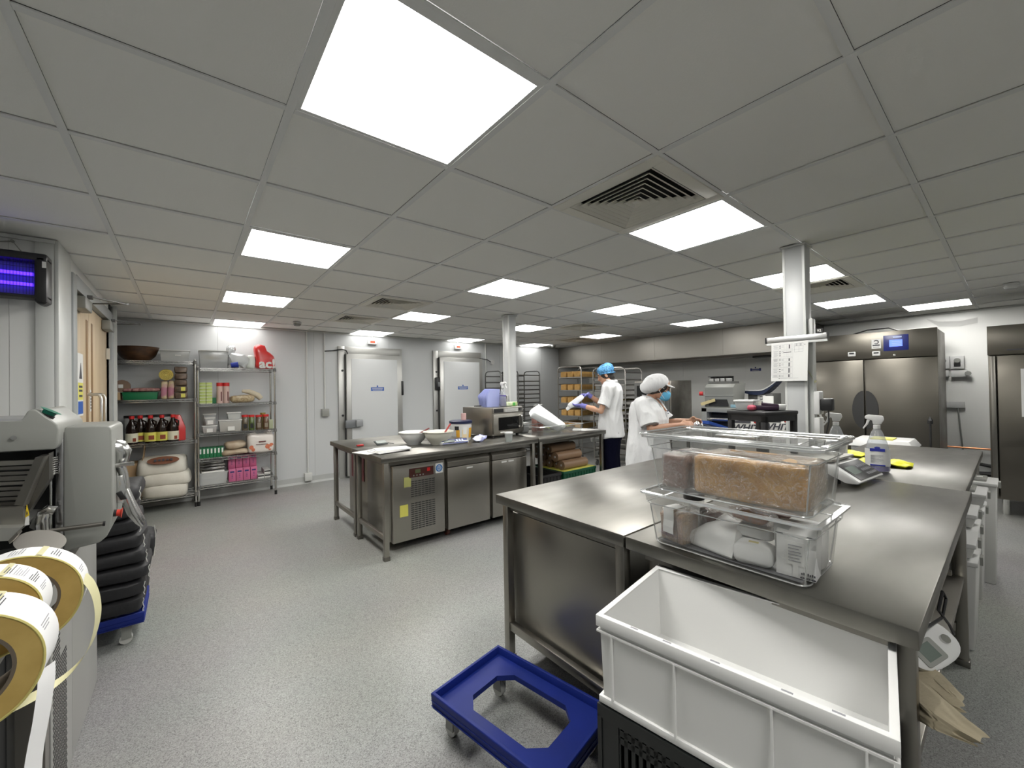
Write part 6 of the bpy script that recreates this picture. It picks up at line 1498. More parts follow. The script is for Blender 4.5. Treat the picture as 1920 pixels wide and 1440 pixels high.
# right side below the table: kitchen scale, cloth sacks, pale ingredient tubs
t = thing('steel_shelf_unit', 'low steel shelf under the right end of the near worktable', 'shelf', (2.2, .35, .48)); 
part('shelf_board', B().box(1.9, .21, .50, 2.86, .60, .53), STEEL, t, w=True, bev=.003); part('shelf_bracket', B().box(1.92, .2, .481, 1.95, .58, .50).box(2.8, .2, .481, 2.83, .58, .50), STEELD, t, w=True)
q = XX(1758, 1218, 1.78)
t = thing('tipped_scale', 'white kitchen scale with a grey display tipped on its side below the near worktable', 'scale', (1.62, .165, .655), math.radians(0)); t.name = 'kitchen_scale'
Rs = rot('Z', -12) @ rot('X', 38) @ rot('Y', -25)
def rel(b): b.v = [Rs @ v for v in b.v]; return b
part('scale_body', rel(B().sell((0, 0, 0), (.16, .10, .028), .35, .75, 28, 10)), WPLAS, t, smooth=True)
dk = part('display_frame', rel(B().sell((-.02, -.010, .0132), (.072, .056, .005), .2, .2, 20, 6)), GREYM, t)
part('display', rel(B().box(-.042, -.028, .0152, .0, .010, .0165)), LCD, t)
part('knob', rel(B().cyl((.044, -.005, .011), .011, .012, 18)), CHROME, t, smooth=True)
solo('scale_cable', 'looped black cable over the tipped kitchen scale', 'cable', B().tube([(1.50, .20, .73), (1.62, .16, .715), (1.74, .145, .70), (1.79, .14, .74), (1.76, .145, .77), (1.71, .15, .73), (1.78, .135, .67), (1.84, .13, .62)], .004, 6), BLACK, w=True, smooth=True)
SK = mat('hessian_cloth', (.55, .49, .36), .9, bump=(90, .3), vary=((.42, .36, .25), 7, .3, .7))
# two cloths hanging out over the shelf edge: folded sheets with soft ridges
def cloth_sheet(P, n=16, th=.012, ridge=.010, seed=0):
    """P: rows of points (each row from the table side to the hem); bilinear sheet with ridges and thickness"""
    rows = len(P)-1; cols = len(P[0])-1; m = n*2
    def at(u, v):
        a = u*cols; i = min(int(a), cols-1); fu = a-i; c = v*rows; j = min(int(c), rows-1); fv = c-j
        fu = fu*fu*(3-2*fu)*.5+fu*.5; fv = fv*fv*(3-2*fv)*.5+fv*.5
        p = (P[j][i]*(1-fu)+P[j][i+1]*fu)*(1-fv)+(P[j+1][i]*(1-fu)+P[j+1][i+1]*fu)*fv
        w = noise.noise(Vector((v*7+seed, u*1.5, seed)))*ridge*2+math.sin(v*15+u*2+seed)*ridge*.6
        return p+Vector((-.4, -.8, .3))*w
    g = [[at(i/m, j/m) for i in range(m+1)] for j in range(m+1)]; N = m+1; b = B()
    bt = [p+Vector((.5, .8, -.3))*th for r in g for p in r]
    fs = []
    for j in range(m):
        for i in range(m): fs += [(j*N+i, j*N+i+1, (j+1)*N+i+1, (j+1)*N+i), (N*N+j*N+i, N*N+(j+1)*N+i, N*N+(j+1)*N+i+1, N*N+j*N+i+1)]
    for i in range(m):
        fs += [(i, N*N+i, N*N+i+1, i+1), (m*N+i, m*N+i+1, N*N+m*N+i+1, N*N+m*N+i), (i*N, (i+1)*N, N*N+(i+1)*N, N*N+i*N), (i*N+m, N*N+i*N+m, N*N+(i+1)*N+m, (i+1)*N+m)]
    b.add([p for r in g for p in r]+bt, fs); return b
def XR_(pts): return [XX(x, y, X) for x, y, X in pts]
solo('canvas_cloth', 'beige canvas cloth hanging out from under the near worktable beside the white crate', 'cloth',
     cloth_sheet([XR_([(1712, 1228, 1.62), (1760, 1262, 1.56), (1790, 1288, 1.50), (1812, 1308, 1.47)]), XR_([(1712, 1262, 1.56), (1752, 1288, 1.50), (1785, 1312, 1.45), (1806, 1330, 1.42)]), XR_([(1712, 1290, 1.50), (1750, 1318, 1.44), (1776, 1334, 1.42), (1796, 1340, 1.41)])], seed=2, ridge=.006), SK, w=True, smooth=True)
solo('canvas_cloth', 'second beige canvas cloth drooping lowest, its gathered hem pointing to the floor', 'cloth',
     cloth_sheet([XR_([(1712, 1258, 1.50), (1760, 1300, 1.44), (1805, 1345, 1.40), (1842, 1376, 1.38)]), XR_([(1712, 1300, 1.44), (1755, 1340, 1.38), (1795, 1368, 1.36), (1838, 1392, 1.36)]), XR_([(1712, 1345, 1.42), (1750, 1368, 1.37), (1785, 1382, 1.36), (1826, 1398, 1.37)])], seed=5, ridge=.009), SK, w=True, smooth=True)
solo('cloth_box', 'dark steel box under the near worktable carrying the canvas cloths', 'box', B().box(1.46, .215, .442, 1.88, .60, .60), STEELD, w=True, bev=.003)
# row of ingredient tubs along the right side under the far table
LIDG = mat('lid_window_grey', (.30, .30, .28), .25)
def ing_tub(label, x0, x1, y0, y1, z0, z1, skew=0):
    t = thing('ingredient_tub', label, 'tub', ((x0+x1)/2, (y0+y1)/2, z0), skew, 'white ingredient tubs beside the worktable'); a, c, h = (x1-x0)/2, (y1-y0)/2, z1-z0
    part('tub_body', B().rings([[Vector((sx*(a-i), sy*(c-i), z)) for sx, sy in ((-1, -1), (1, -1), (1, 1), (-1, 1))] for i, z in ((.02, 0), (.006, h-.03))]), mat('tub_white', (.62, .62, .60), .4), t, bev=.008)
    l = part('lid', B().box(-a, -c, h-.03, a, c, h-.006), WPLAS, t, bev=.006)
    part('lid_window', B().box(-a+.05, -c+.05, h-.006, a-.05, c-.05, h+.012), LIDG, l, bev=.005)
    part('lid_label', B().box(-.02, -c+.07, h+.0122, .02, -c+.10, h+.0135), PAPER, l)
    part('lid_clip', B().box(-.03, -c-.012, h-.05, .03, -c, h-.008), GREYM, t)
names = [('white floor bin, nearest of the row beside the table leg', 3.14, 3.46, .13, .50, 0, .47), ('shallow lidded tub on the nearest white bin', 3.15, 3.45, .135, .48, .472, .56),
         ('white floor bin, middle of the row right of the worktables', 3.52, 3.86, .14, .52, 0, .54), ('lidded tub on the middle white bin', 3.53, 3.84, .145, .50, .542, .63),
         ('white floor bin, farthest of the row right of the worktables', 3.92, 4.26, .13, .52, 0, .58), ('lidded tub stacked on the farthest white bin', 3.93, 4.24, .12, .50, .582, .68), ]
for lb, *a_ in names: ing_tub(lb, *a_)
ing_tub('lidded tub at the very top of the farthest stack, sticking out past the table edge', 4.28, 4.56, .08, .42, .0, .70)

# ================================================================ LEFT FOREGROUND
cab = thing('counter_fridge', 'steel counter fridge along the left side, its perforated panel low at the left edge', 'fridge', (-.7, 2.3, 0))
part('cabinet_body', B().box(-1.0, 1.93, .06, -.345, 2.80, .80), mat('satin_steel', (.50, .50, .48), .45, .75), cab, w=True)
part('front_panel', B().box(-.345, 1.94, .03, -.338, 2.25, .80), MATS['satin_steel'], cab, w=True, bev=.0015)
part('front_panel', B().box(-.345, 2.255, .03, -.338, 2.795, .80), MATS['satin_steel'], cab, w=True, bev=.0015)
b = B(); n = 0
for i in range(14):
    for j in range(46):
        y = 1.965+i*.014+(.007 if j % 2 else 0); z = .05+j*.0125
        if z > .5 and i > 6: continue
        b.box(-.3385, y-.004, z-.0035, -.3372, y+.004, z+.0035)
part('perforation', b, DARK, cab, w=True, kind='stuff')
part('worktop', B().box(-1.0, .9, .80, -.325, 2.82, .84), STEELT, cab, w=True, bev=.003)
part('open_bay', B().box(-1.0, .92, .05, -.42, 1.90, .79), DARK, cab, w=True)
part('bay_post', B().box(-.40, 1.88, .03, -.34, 1.925, .80), STEEL, cab, w=True); part('bay_post', B().box(-.40, 1.40, .03, -.36, 1.44, .80), STEEL, cab, w=True)
part('foot', B().cyl((-.40, 2.74, 0), .02, .06, 12), STEELD, cab, w=True); part('foot', B().cyl((-.40, 2.0, 0), .02, .06, 12), STEELD, cab, w=True); part('foot', B().cyl((-.9, 2.74, 0), .02, .06, 12), STEELD, cab, w=True)
# cabinet leg behind
def PY(pts, Y): return [YY(x, y, Y) for x, y in pts]
sl = thing('bread_slicer', 'grey enamelled bread slicer on the left counter with green and red push buttons', 'slicing machine', (-.5, 2.25, .84))
Yb = 2.10
poly = PY([(118, 806), (122, 801), (200, 799), (207, 801), (210, 807), (212, 960), (208, 990), (200, 1006), (186, 1018), (150, 1027), (118, 1036)], Yb)
part('gearbox_cover', B().prism(poly, (0, .34, 0)), GREYM, sl, w=True, bev=.012, seg=3)
part('side_plate', B().prism(PY([(104, 809), (119, 803), (118, 1036), (103, 1036)], Yb-.012), (0, .3, 0)), mat('side_steel', (.42, .42, .43), .25, 1.), sl, w=True, bev=.003)
poly = PY([(-120, 792), (40, 788), (52, 770), (60, 767), (70, 769), (84, 780), (100, 790), (108, 797), (111, 806), (108, 832), (101, 843), (-120, 856)], 2.02)
part('upper_housing', B().prism(poly, (0, .42, 0)), GREYM, sl, w=True, bev=.014, seg=3)
p = YY(26, 821, 2.019); part('housing_bolt', B().lathe([(.001, 0), (.006, .001), (.007, .005)], p, 12, R=rot('X', 90)), CHROME, sl, w=True, smooth=True)
a = YY(84, 783, 2.05); c = YY(96, 770, 2.05)
part('button_collar', B().tube([a, a+(c-a)*.5], .020, 16), BLACK, sl, w=True, smooth=True)
part('green_button', B().tube([a+(c-a)*.4, c-(c-a)*.15, c], [.016, .018, .028], 16), mat('button_green', (.0, .16, .10), .35), sl, w=True, smooth=True)
a = YY(213, 962, 2.12); c = YY(229, 961, 2.12)
part('button_collar', B().tube([a, a+(c-a)*.35], .013, 14), BLACK, sl, w=True, smooth=True)
part('red_button', B().tube([a+(c-a)*.3, a+(c-a)*.75, c], [.012, .013, .019], 16), mat('button_red', (.65, .05, .03), .35), sl, w=True, smooth=True)
# blade grid: slanting slats between two plates
b = B()
for k in range(13):
    y0 = 866+k*9.6; xr = 66-(k*9.6)*.36
    yo = 1.98+.004*k
    p0 = YY(-120, y0+8, yo); p1 = YY(xr, y0, yo)
    part('blade_bar', B().bar(p0, p1, .012, .010 if k % 3 else .014), STEELD if k % 4 else STEEL, sl, w=True)
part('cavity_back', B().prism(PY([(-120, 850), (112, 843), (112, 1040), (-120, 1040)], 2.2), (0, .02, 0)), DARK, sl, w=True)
part('slanting_guide', B().prism(PY([(66, 858), (83, 856), (43, 949), (26, 946)], 1.955), (0, .10, 0)), STEELD, sl, w=True)
part('guide_edge', B().prism(PY([(82, 857), (85, 856), (46, 950), (43, 949)], 1.95), (0, .10, 0)), STEEL, sl, w=True)
part('inner_cheek', B().prism(PY([(86, 860), (92, 850), (92, 900), (52, 962), (47, 952)], 2.0), (0, .06, 0)), STEELD, sl, w=True)
part('front_apron', B().prism(PY([(-120, 957), (43, 950), (45, 988), (-120, 992)], 1.94), (0, .02, 0)), STEEL, sl, w=True)
st_ = part('warning_sticker', B().prism(PY([(48, 970), (54, 966), (55, 984), (46, 986)], 1.935), (0, .002, 0)), PAPER, sl, w=True)
part('yellow_triangle', B().prism(PY([(50, 946), (55, 966), (47, 971)], 1.934), (0, .003, 0)), mat('hazard_yellow', (.70, .50, .02), .45), st_, w=True)
part('hazard_mark', B().prism(PY([(50.3, 958), (51.8, 962), (50.5, 967), (49.3, 963)], 1.932), (0, .001, 0)), INK, st_, w=True)
part('outfeed_plate', B().prism(PY([(-120, 994), (40, 989), (15, 1014), (-120, 1022)], 1.90), (0, .25, 0)), mat('worn_aluminium_sheet', (.58, .58, .55), .4, .9), sl, w=True)
part('drip_bracket', B().prism(PY([(32, 998), (34, 1003), (18, 1020), (15, 1014)], 1.895), (0, .04, 0)), STEEL, sl, w=True)
part('spring_rod', B().cyl(YY(95, 862, 2.1), .004, -.30, 8), CHROME, sl, w=True, smooth=True)
b = B()
for k in range(8): q = YY(97, 858+k*4.2, 2.06); b.tube([(q.x+.012*math.cos(j*PI/4), q.y+.012*math.sin(j*PI/4), q.z) for j in range(8)], .0022, 5, close=True)
part('coil_spring', b, CHROME, sl, w=True, smooth=True)
part('rod_knob', B().sell(YY(96, 888, 2.06), (.022, .022, .018), 1, 1, 12, 8), CHROME, sl, w=True, smooth=True)
part('bent_pipe', B().tube(PY([(103, 958), (92, 956), (82, 962), (79, 975), (80, 1000)], 2.05), .016, 10), CAST, sl, w=True, smooth=True)
part('support_casting', B().prism(PY([(84, 950), (60, 972), (54, 990), (82, 1002), (84, 985)], 2.09), (0, .05, 0)), GREYM, sl, w=True, bev=.003)
b = B().tube(PY([(82, 997), (194, 982)], 2.055), .0075, 12); part('push_rod', b, STEELD, sl, w=True, smooth=True)
part('rod_end_cap', B().tube(PY([(193, 982), (197.5, 981.5)], 2.055), .0085, 12), BLACK, sl, w=True, smooth=True)
q = YY(76, 1016, 1.96); part('oval_plate', B().lathe([(.001, 0), (.058, 0), (.058, .003), (.001, .003)], q, 32, R=rot('Y', 18) @ rot('X', 62), sy=.62), mat('dull_plate', (.40, .38, .35), .3, 1.), sl, w=True)
# polished elbow and lever at the far side of the gearbox
Ye = 2.22
part('lever_elbow', B().tube(PY([(196, 838), (212, 838), (222, 840), (228, 847), (227, 860), (224, 876)], Ye), [.033, .033, .033, .031, .024, .018], 20), CAST, sl, w=True, smooth=True)
part('lever_arm', B().tube(PY([(222, 862), (232, 890), (234, 915)], Ye), [.016, .014, .016], 12), CAST, sl, w=True, smooth=True)
part('lever_block', B().prism(PY([(214, 893), (231, 890), (237, 918), (232, 944), (210, 943)], Ye-.02), (0, .05, 0)), CAST, sl, w=True, bev=.005)
part('lever_tongue', B().tube(PY([(232, 918), (250, 960), (262, 978), (268, 986)], Ye), [.018, .02, .014, .008], 12), CAST, sl, w=True, smooth=True)
part('lever_tongue', B().prism(PY([(230, 905), (240, 915), (272, 976), (262, 984), (234, 938), (228, 930)], Ye-.01), (0, .03, 0)), CAST, sl, w=True, bev=.006)
part('cross_handle', B().tube(PY([(205, 874), (216, 872), (252, 869)], Ye-.04), [.007, .008, .008], 12), CHROME, sl, w=True, smooth=True)
part('rubber_stop', B().prism(PY([(217, 925), (228, 921), (238, 936), (226, 938)], Ye-.03), (0, .03, 0)), BLACK, sl, w=True, bev=.002)
b = B().box(-.62, 2.05, .842, -.36, 2.5, .87); part('machine_base', b, GREYMD, sl, w=True)
part('support_post', B().box(-.55, 2.25, .87, -.38, 2.4, 1.28), GREYMD, sl, w=True)

# black sacks on a blue dolly beyond the counter
dolly('blue plastic dolly under the pile of black flour sacks at the left', (-.42, 3.30, 0), math.radians(90), .20, .235, .175)
BS = mat('black_sack_film', (.010, .010, .012), .6, bump=(18, .5), bdist=.01)
STR = mat('sack_seam', (.60, .60, .56), .6)
order = ['lowest', 'second from the bottom', 'third from the bottom', 'fourth from the bottom', 'fifth from the bottom', 'sixth from the bottom', 'seventh from the bottom', 'topmost']
xr = [-.190, -.185, -.165, -.175, -.185, -.20, -.215, -.20]
for k in range(8):
    hh = .092; zc = .180+k*.0885+hh/2; x1 = xr[k]; x0 = -.66
    t = thing('flour_sack', 'black flour sack, %s of the pile beside the left slicer' % order[k], 'sack', ((x0+x1)/2, 3.3, .178+k*.0885), 0, 'black flour sacks piled on the blue dolly')
    part('sack_body', B().sell(((x0+x1)/2, 3.28, zc), (x1-x0, .42, hh+.004), .42, .18, 28, 12, nz=.016, nf=9), BS, t, w=True, smooth=True)
    part('stitched_seam', B().tube([(x1+.001+.003*math.sin(j*2+k), 3.072+.003*math.sin(j*3+k), zc+.036-.072*j/6) for j in range(7)], .0022, 6), STR, t, w=True, smooth=True)
t = thing('flour_sack', 'black flour sack set farther back, bulging out at mid height behind the pile', 'sack', (-.2, 3.62, .2), 0, 'black flour sacks piled on the blue dolly')
part('sack_body', B().sell((-.40, 3.64, .40), (.48, .24, .22), .4, .2, 26, 12, nz=.02, nf=7), BS, t, w=True, smooth=True)
part('stitched_seam', B().tube([(-.162, 3.54, .54), (-.156, 3.55, .48), (-.16, 3.55, .40), (-.165, 3.55, .34)], .0025, 6), STR, t, w=True, smooth=True)
t = thing('flour_sack', 'black flour sack standing under the bulging one behind the pile', 'sack', (-.3, 3.7, 0), 0, 'black flour sacks piled on the blue dolly')
part('sack_body', B().sell((-.43, 3.65, .14), (.46, .24, .27), .35, .2, 26, 12, nz=.015, nf=6), BS, t, w=True, smooth=True)

# label rolls hanging on a spindle over the counter edge
CRD = mat('label_liner_yellow', (.62, .44, .14), .6, vary=((.54, .37, .11), 30, .35, .65))
LINER = mat('label_liner_pale', (.56, .53, .31), .45)
LW = mat('label_paper_white', (.80, .80, .80), .5)
CORED = mat('roll_core_brown', (.16, .13, .10), .8)
sp = thing('label_stand', 'steel spindle stand holding the rolls of labels over the counter edge', 'stand', (-.5, 1.12, .84))
part('spindle', B().cyl((-.245, .55, 1.02), .008, .60, 10, 'y'), STEEL, sp, w=True, smooth=True)
part('spindle_arm', B().bar((-.245, 1.14, 1.02), (-.55, 1.14, 1.02), .02, .02), STEEL, sp, w=True); part('post', B().box(-.56, 1.12, .85, -.53, 1.16, 1.03), STEEL, sp, w=True); part('base', B().box(-.64, 1.02, .841, -.45, 1.26, .85), STEEL, sp, w=True)
def roll(label, cx, cz, Y0, wd, R_, ri, prints):
    t = thing('label_roll', label, 'label roll', (cx, Y0, cz), 0, 'rolls of labels at the left edge')
    b = B(); n = 56
    def rg(r, y): return [Vector((r*math.cos(2*PI*k/n)*(1+.012*math.sin(3*2*PI*k/n)), y, r*math.sin(2*PI*k/n)*(1+.012*math.cos(2*2*PI*k/n)))) for k in range(n)]
    part('liner_side', B().rings([rg(R_-.002, 0), rg(ri, 0)], cap=False).rings([rg(R_-.002, wd), rg(ri, wd)], cap=False), CRD, t)
    part('core', B().rings([rg(ri, 0), rg(ri, wd), rg(ri-.004, wd), rg(ri-.004, 0)], cap=False, close=True), CORED, t, smooth=True)
    part('label_band', B().rings([rg(R_-.002, 0), rg(R_, .001), rg(R_, wd-.001), rg(R_-.002, wd)], cap=False), LW, t, smooth=True)
    part('liner_edge', B().tube([v for v in rg(R_-.001, -.0005)], .0016, 5, close=True), mat('liner_bright', (.70, .62, .22), .5), t, smooth=True)
    b = B(); g = B()
    for k in range(prints):
        a0 = .35+k*2.3/prints
        for r in range(3+(k % 3)):
            a = a0+r*.045
            y0, y1 = wd*.2, wd*(.55+.1*((r*5+k) % 4)); rr_ = R_+.0009
            (b if k % 2 else g).add([(rr_*math.cos(a), y0, rr_*math.sin(a)), (rr_*math.cos(a), y1, rr_*math.sin(a)), (rr_*math.cos(a+.018), y1, rr_*math.sin(a+.018)), (rr_*math.cos(a+.018), y0, rr_*math.sin(a+.018))], [(0, 1, 2, 3)])
    part('printed_text', b, INK, t); part('printed_text', g, INKG, t)
    for a in (1.18, 2.2):
        b = B(); rr_ = R_+.0006; n2 = 6
        b.add([(rr_*math.cos(a+q*.02), y, rr_*math.sin(a+q*.02)) for q in range(n2) for y in (.001, wd-.001)], [(2*q, 2*q+1, 2*q+3, 2*q+2) for q in range(n2-1)])
        part('label_gap', b, LINER, t, smooth=True)
    return t
roll('largest roll of yellow-edged labels, farthest of the three at the left edge', -.212, 1.069, 1.0, .05, .0755, .0496, 4)
roll('middle roll of white labels with dense black text, between the other two', -.222, 1.093, .89, .055, .060, .037, 9)
roll('nearest roll of white labels with a thick yellow side, cut by the left photo edge', -.219, 1.0635, .795, .07, .0765, .052, 3)
def ribbon(pts, wv, th=.0005):
    b = B(); W_ = Vector(wv); m = len(pts)
    b.add([p for q in pts for p in (q, q+W_)], [(2*i, 2*i+1, 2*i+3, 2*i+2) for i in range(m-1)]); 
    return b
def spl(P, n=8):
    out = []; P = [Vector(p) for p in P]
    for i in range(len(P)-1):
        a, b_, c, d = P[max(i-1, 0)], P[i], P[i+1], P[min(i+2, len(P)-1)]
        for k in range(n):
            t = k/n; out.append(.5*((2*b_)+(-a+c)*t+(2*a-5*b_+4*c-d)*t*t+(-a+3*b_-3*c+d)*t**3))
    out.append(P[-1]); return out
pp = [(150, 1088, 1.0), (166, 1106, .995), (176, 1135, .985), (177, 1170, .97), (165, 1215, .95), (140, 1255, .92), (100, 1292, .88), (50, 1322, .84), (0, 1345, .80), (-70, 1362, .77), (-150, 1350, .75)]
solo('liner_ribbon', 'loose yellowish liner strip looping down from the largest label roll', 'ribbon', ribbon(spl([YY(*q) for q in pp]), (.004, .034, .0)), LINER, w=True, smooth=True)
pp = [(-40, 1235, .86), (0, 1222, .86), (25, 1215, .87), (40, 1200, .88)]
pp = [(70, 1262, .80), (70, 1290, .795), (66, 1320, .79), (60, 1360, .785), (52, 1400, .78), (44, 1450, .775), (40, 1520, .77)]
solo('label_tail', 'white tail of labels hanging straight down from the nearest roll', 'ribbon', ribbon(spl([YY(*q) for q in pp]), (.012, .022, 0)), LW, w=True, smooth=True)

# blue-lit insect killer on the grey wall at far left
iz = thing('insect_killer', 'black insect killer with glowing violet tubes hung on the grey wall at the far left', 'insect killer', (-.83, 3.5, 1.93))
X0, X1 = -1.06, -.605
part('top_cover', B().box(X0, 3.43, 2.155, X1, 3.55, 2.20), BLACK, iz, w=True, bev=.01)
part('bottom_cover', B().box(X0, 3.44, 1.945, X1, 3.54, 1.965), BLACK, iz, w=True, bev=.006)
for x in (X0, X1-.05): part('end_housing', B().box(x, 3.43, 1.925, x+.05, 3.55, 2.185), BLACK, iz, w=True, bev=.012)
part('back_plate', B().box(X0+.05, 3.53, 1.965, X1-.05, 3.54, 2.155), mat('violet_back', (.12, .10, .30), .4), iz, w=True)
part('end_foot', B().cyl((X1-.025, 3.45, 1.935), .022, .07, 16, 'y'), BLACK, iz, w=True, smooth=True)
for z, x in ((2.09, 0), (2.03, .01)):
    tb_ = part('violet_tube', B().cyl((X0+.06, 3.50, z), .009, .33, 12, 'x'), mat('violet_glow', (.2, .05, 1.), .5, emit=4, ecol=(.07, .02, 1.)), iz, w=True, smooth=True)
b = B()
for k in range(30): x = X0+.06+k*.0117; b.box(x-.0008, 3.442, 1.965, x+.0008, 3.4436, 2.155)
for k in range(3): b.box(X0+.05, 3.440, 2.005+k*.055, X1-.05, 3.4415, 2.007+k*.055)
part('wire_guard', b, BLACK, iz, w=True)
part('white_sticker', B().box(X1-.018, 3.4285, 2.12, X1-.002, 3.43, 2.155), PAPER, iz, w=True)
part('hanging_chain', B().tube([(X1-.10, 3.50, 2.20), (-.763, 3.585, 2.285), (-1.0, 3.50, 2.20)], .003, 6), GREYM, iz, w=True)
part('hook', B().cyl((-.763, 3.592, 2.285), .008, -.02, 8, 'y'), GREYM, iz, w=True)

# ================================================================ THE TWO PEOPLE
def V(*a): return Vector(a)
def hand(b, wrist, d, palm_n, side, s=1.0, curl=.5, spread=.1):
    """palm + four fingers + thumb, grown from the wrist. d: towards the fingertips, palm_n: out of the palm, side: towards the thumb"""
    d = Vector(d).normalized(); nrm = Vector(palm_n); nrm = (nrm-d*nrm.dot(d)).normalized(); sd = d.cross(nrm)
    if sd.dot(Vector(side)) < 0: sd = -sd
    w = Vector(wrist)
    R = Matrix((d, sd, nrm)).transposed()
    b.sell(w+d*.05*s, (.10*s, .082*s, .032*s), .6, .55, 16, 10, R=R)
    tips = []
    for i, L in enumerate((.068, .078, .072, .056)):
        base = w+d*.085*s+sd*(.030-.020*i)*s
        p = [base-d*.02*s, base]; dd = (d+sd*spread*(1.5-i)*.3).normalized(); a = 0
        for j, f in enumerate((.45, .30, .25)):
            a += curl*(.55+.25*j); q = dd*math.cos(a)+nrm*math.sin(a); p.append(p[-1]+q*L*f*s)
        b.tube(p, [.0095*s, .0095*s, .0088*s, .008*s, .0062*s], 8); tips.append(p[-1])
    tb = w+d*.022*s+sd*.032*s
    p = [tb-sd*.012*s, tb+sd*.008*s+d*.012*s, tb+sd*.026*s+d*.034*s+nrm*.012*s, tb+sd*.026*s+d*.058*s+nrm*(.02+.02*curl)*s]
    b.tube(p, [.014*s, .013*s, .0105*s, .008*s], 8)
    return w+d*.09*s+nrm*.02*s
def head(b, c, s=1.0, f=1):
    """face towards +x; c = centre of the head"""
    b.sell(c+V(-.008, 0, .022)*s, (.190*s, .152*s, .185*s), .95, .95, 28, 18)
    b.sell(c+V(.030, 0, -.052)*s, (.118*s, .112*s, .115*s), .85, .85, 22, 14)          # jaw
    b.sell(c+V(.072, 0, -.098)*s, (.042*s, .05*s, .032*s), 1, 1, 14, 8)               # chin
    b.sell(c+V(.055, 0, -.02)*s, (.075*s, .12*s, .06*s), 1, 1, 18, 10)                # cheeks
    b.tube([c+V(.084, 0, .018)*s, c+V(.100, 0, -.012)*s, c+V(.110, 0, -.030)*s], [.009*s, .011*s, .014*s], 8)     # nose
    b.sell(c+V(.098, 0, -.036)*s, (.03*s, .034*s, .018*s), 1, 1, 12, 8)
    b.sell(c+V(.086, 0, -.062)*s, (.022*s, .05*s, .012*s), 1, 1, 12, 6)
    b.sell(c+V(.084, 0, -.073)*s, (.022*s, .042*s, .012*s), 1, 1, 12, 6)              # lips
    b.sell(c+V(.075, 0, .034)*s, (.04*s, .11*s, .02*s), 1, 1, 16, 6)                  # brow
    for q in (-1, 1):
        b.sell(c+V(-.008, q*.078, -.012)*s, (.036*s, .018*s, .062*s), .9, .9, 12, 10, R=rot('Z', q*18))
def face_bits(t, c, s, Rh, o, eyes=True):
    b = B()
    for q in (-1, 1): b.sell(c+V(.084, q*.033, .006)*s, (.014*s, .028*s, .009*s), 1, 1, 10, 6)
    b.move(o, None) if False else None
    b.v = [o+Rh @ (v-c)+Vector((0, 0, 0)) if False else c+Rh @ (v-c) for v in b.v]; part('eyes', b, mat('eye_dark', (.03, .02, .02), .3), t, smooth=True)
    b = B()
    for q in (-1, 1): b.tube([c+V(.091, q*.016, .030)*s, c+V(.088, q*.034, .036)*s, c+V(.074, q*.05, .030)*s], .0035*s, 6)
    b.v = [c+Rh @ (v-c) for v in b.v]; part('eyebrows', b, HAIR, t, smooth=True)
def arm(b, sh, el, wr, s=1.0):
    sh, el, wr = Vector(sh), Vector(el), Vector(wr)
    b.tube([sh, sh*.5+el*.5, el, el*.6+wr*.4, wr, wr+(wr-el).normalized()*.03], [.052*s, .046*s, .038*s, .040*s, .027*s, .026*s], 12)
    b.sell(sh, (.10*s, .10*s, .10*s), 1, 1, 14, 10); b.sell(el, (.078*s,)*3, 1, 1, 12, 8)
def leg(b, hip, kn, an, s=1.0, foot=(.14, 0)):
    hip, kn, an = Vector(hip), Vector(kn), Vector(an)
    b.tube([hip, hip*.5+kn*.5, kn, kn*.65+an*.35, an], [.088*s, .075*s, .055*s, .055*s, .036*s], 14)
    b.sell(an+V(.05, 0, -.035), (.25*s, .09*s, .07*s), .7, .8, 16, 8)
def tors(rows, n=26, e=.8):
    R = []
    for z, cx, cy, rx, ry in rows:
        R.append([Vector((cx+math.copysign(abs(math.cos(t))**e, math.cos(t))*rx, cy+math.copysign(abs(math.sin(t))**e, math.sin(t))*ry, z)) for t in [2*PI*k/n for k in range(n)]])
    return R
def folds(b, amp=.006, fx=9, zlo=0, seed=0):
    out = []
    for v in b.v:
        k = 1 if v.z < 1.35 else .5
        d = noise.noise(Vector((v.x*fx+seed, v.y*fx, v.z*3.2)))*amp*2*k+noise.noise(Vector((v.x*22, v.y*22+seed, v.z*9)))*amp*.7
        r = Vector((v.x, v.y, 0)); r = r.normalized() if r.length > 1e-5 else r
        out.append(v+r*d)
    b.v = out

# ---------- the man: back to the camera, turned to the left, opening a white bag
az = math.radians(120)
MP = ray(1145, 760); MP = MP*(5.30/MP.dot(FW))
man = thing('person', 'man in white tunic, navy trousers, blue hairnet and violet gloves, holding a white bag', 'person', (MP.x, MP.y, 0), az)
hc = V(.062, 0, 1.550); Rh = rot('Z', 8) @ rot('Y', 24)
b = B(); hb = B(); head(hb, hc); hb.v = [hc+Rh @ (v-hc) for v in hb.v]; b.add(hb.v, hb.f)
b.tube([V(.0, 0, 1.38), V(.01, 0, 1.44), V(.035, 0, 1.50)], [.062, .056, .056], 16)
b.rings(tors([(.86, 0, 0, .11, .15), (.95, 0, 0, .115, .165), (1.10, 0, 0, .10, .145), (1.25, -.005, 0, .115, .17), (1.36, .0, 0, .085, .15), (1.40, .0, 0, .06, .09)]))
LE, LW_ = V(.09, .245, 1.09), V(.325, .17, 1.15)
arm(b, V(.0, .17, 1.365), LE, LW_)
RE, RW = V(.10, -.24, 1.12), V(.30, -.10, 1.285)
arm(b, V(.0, -.17, 1.365), RE, RW)
leg(b, V(0, .09, .88), V(.01, .10, .48), V(-.02, .11, .09)); leg(b, V(0, -.09, .88), V(.01, -.10, .48), V(-.02, -.11, .09))
voxel('body', b, SKIN, man, .0075, 4)
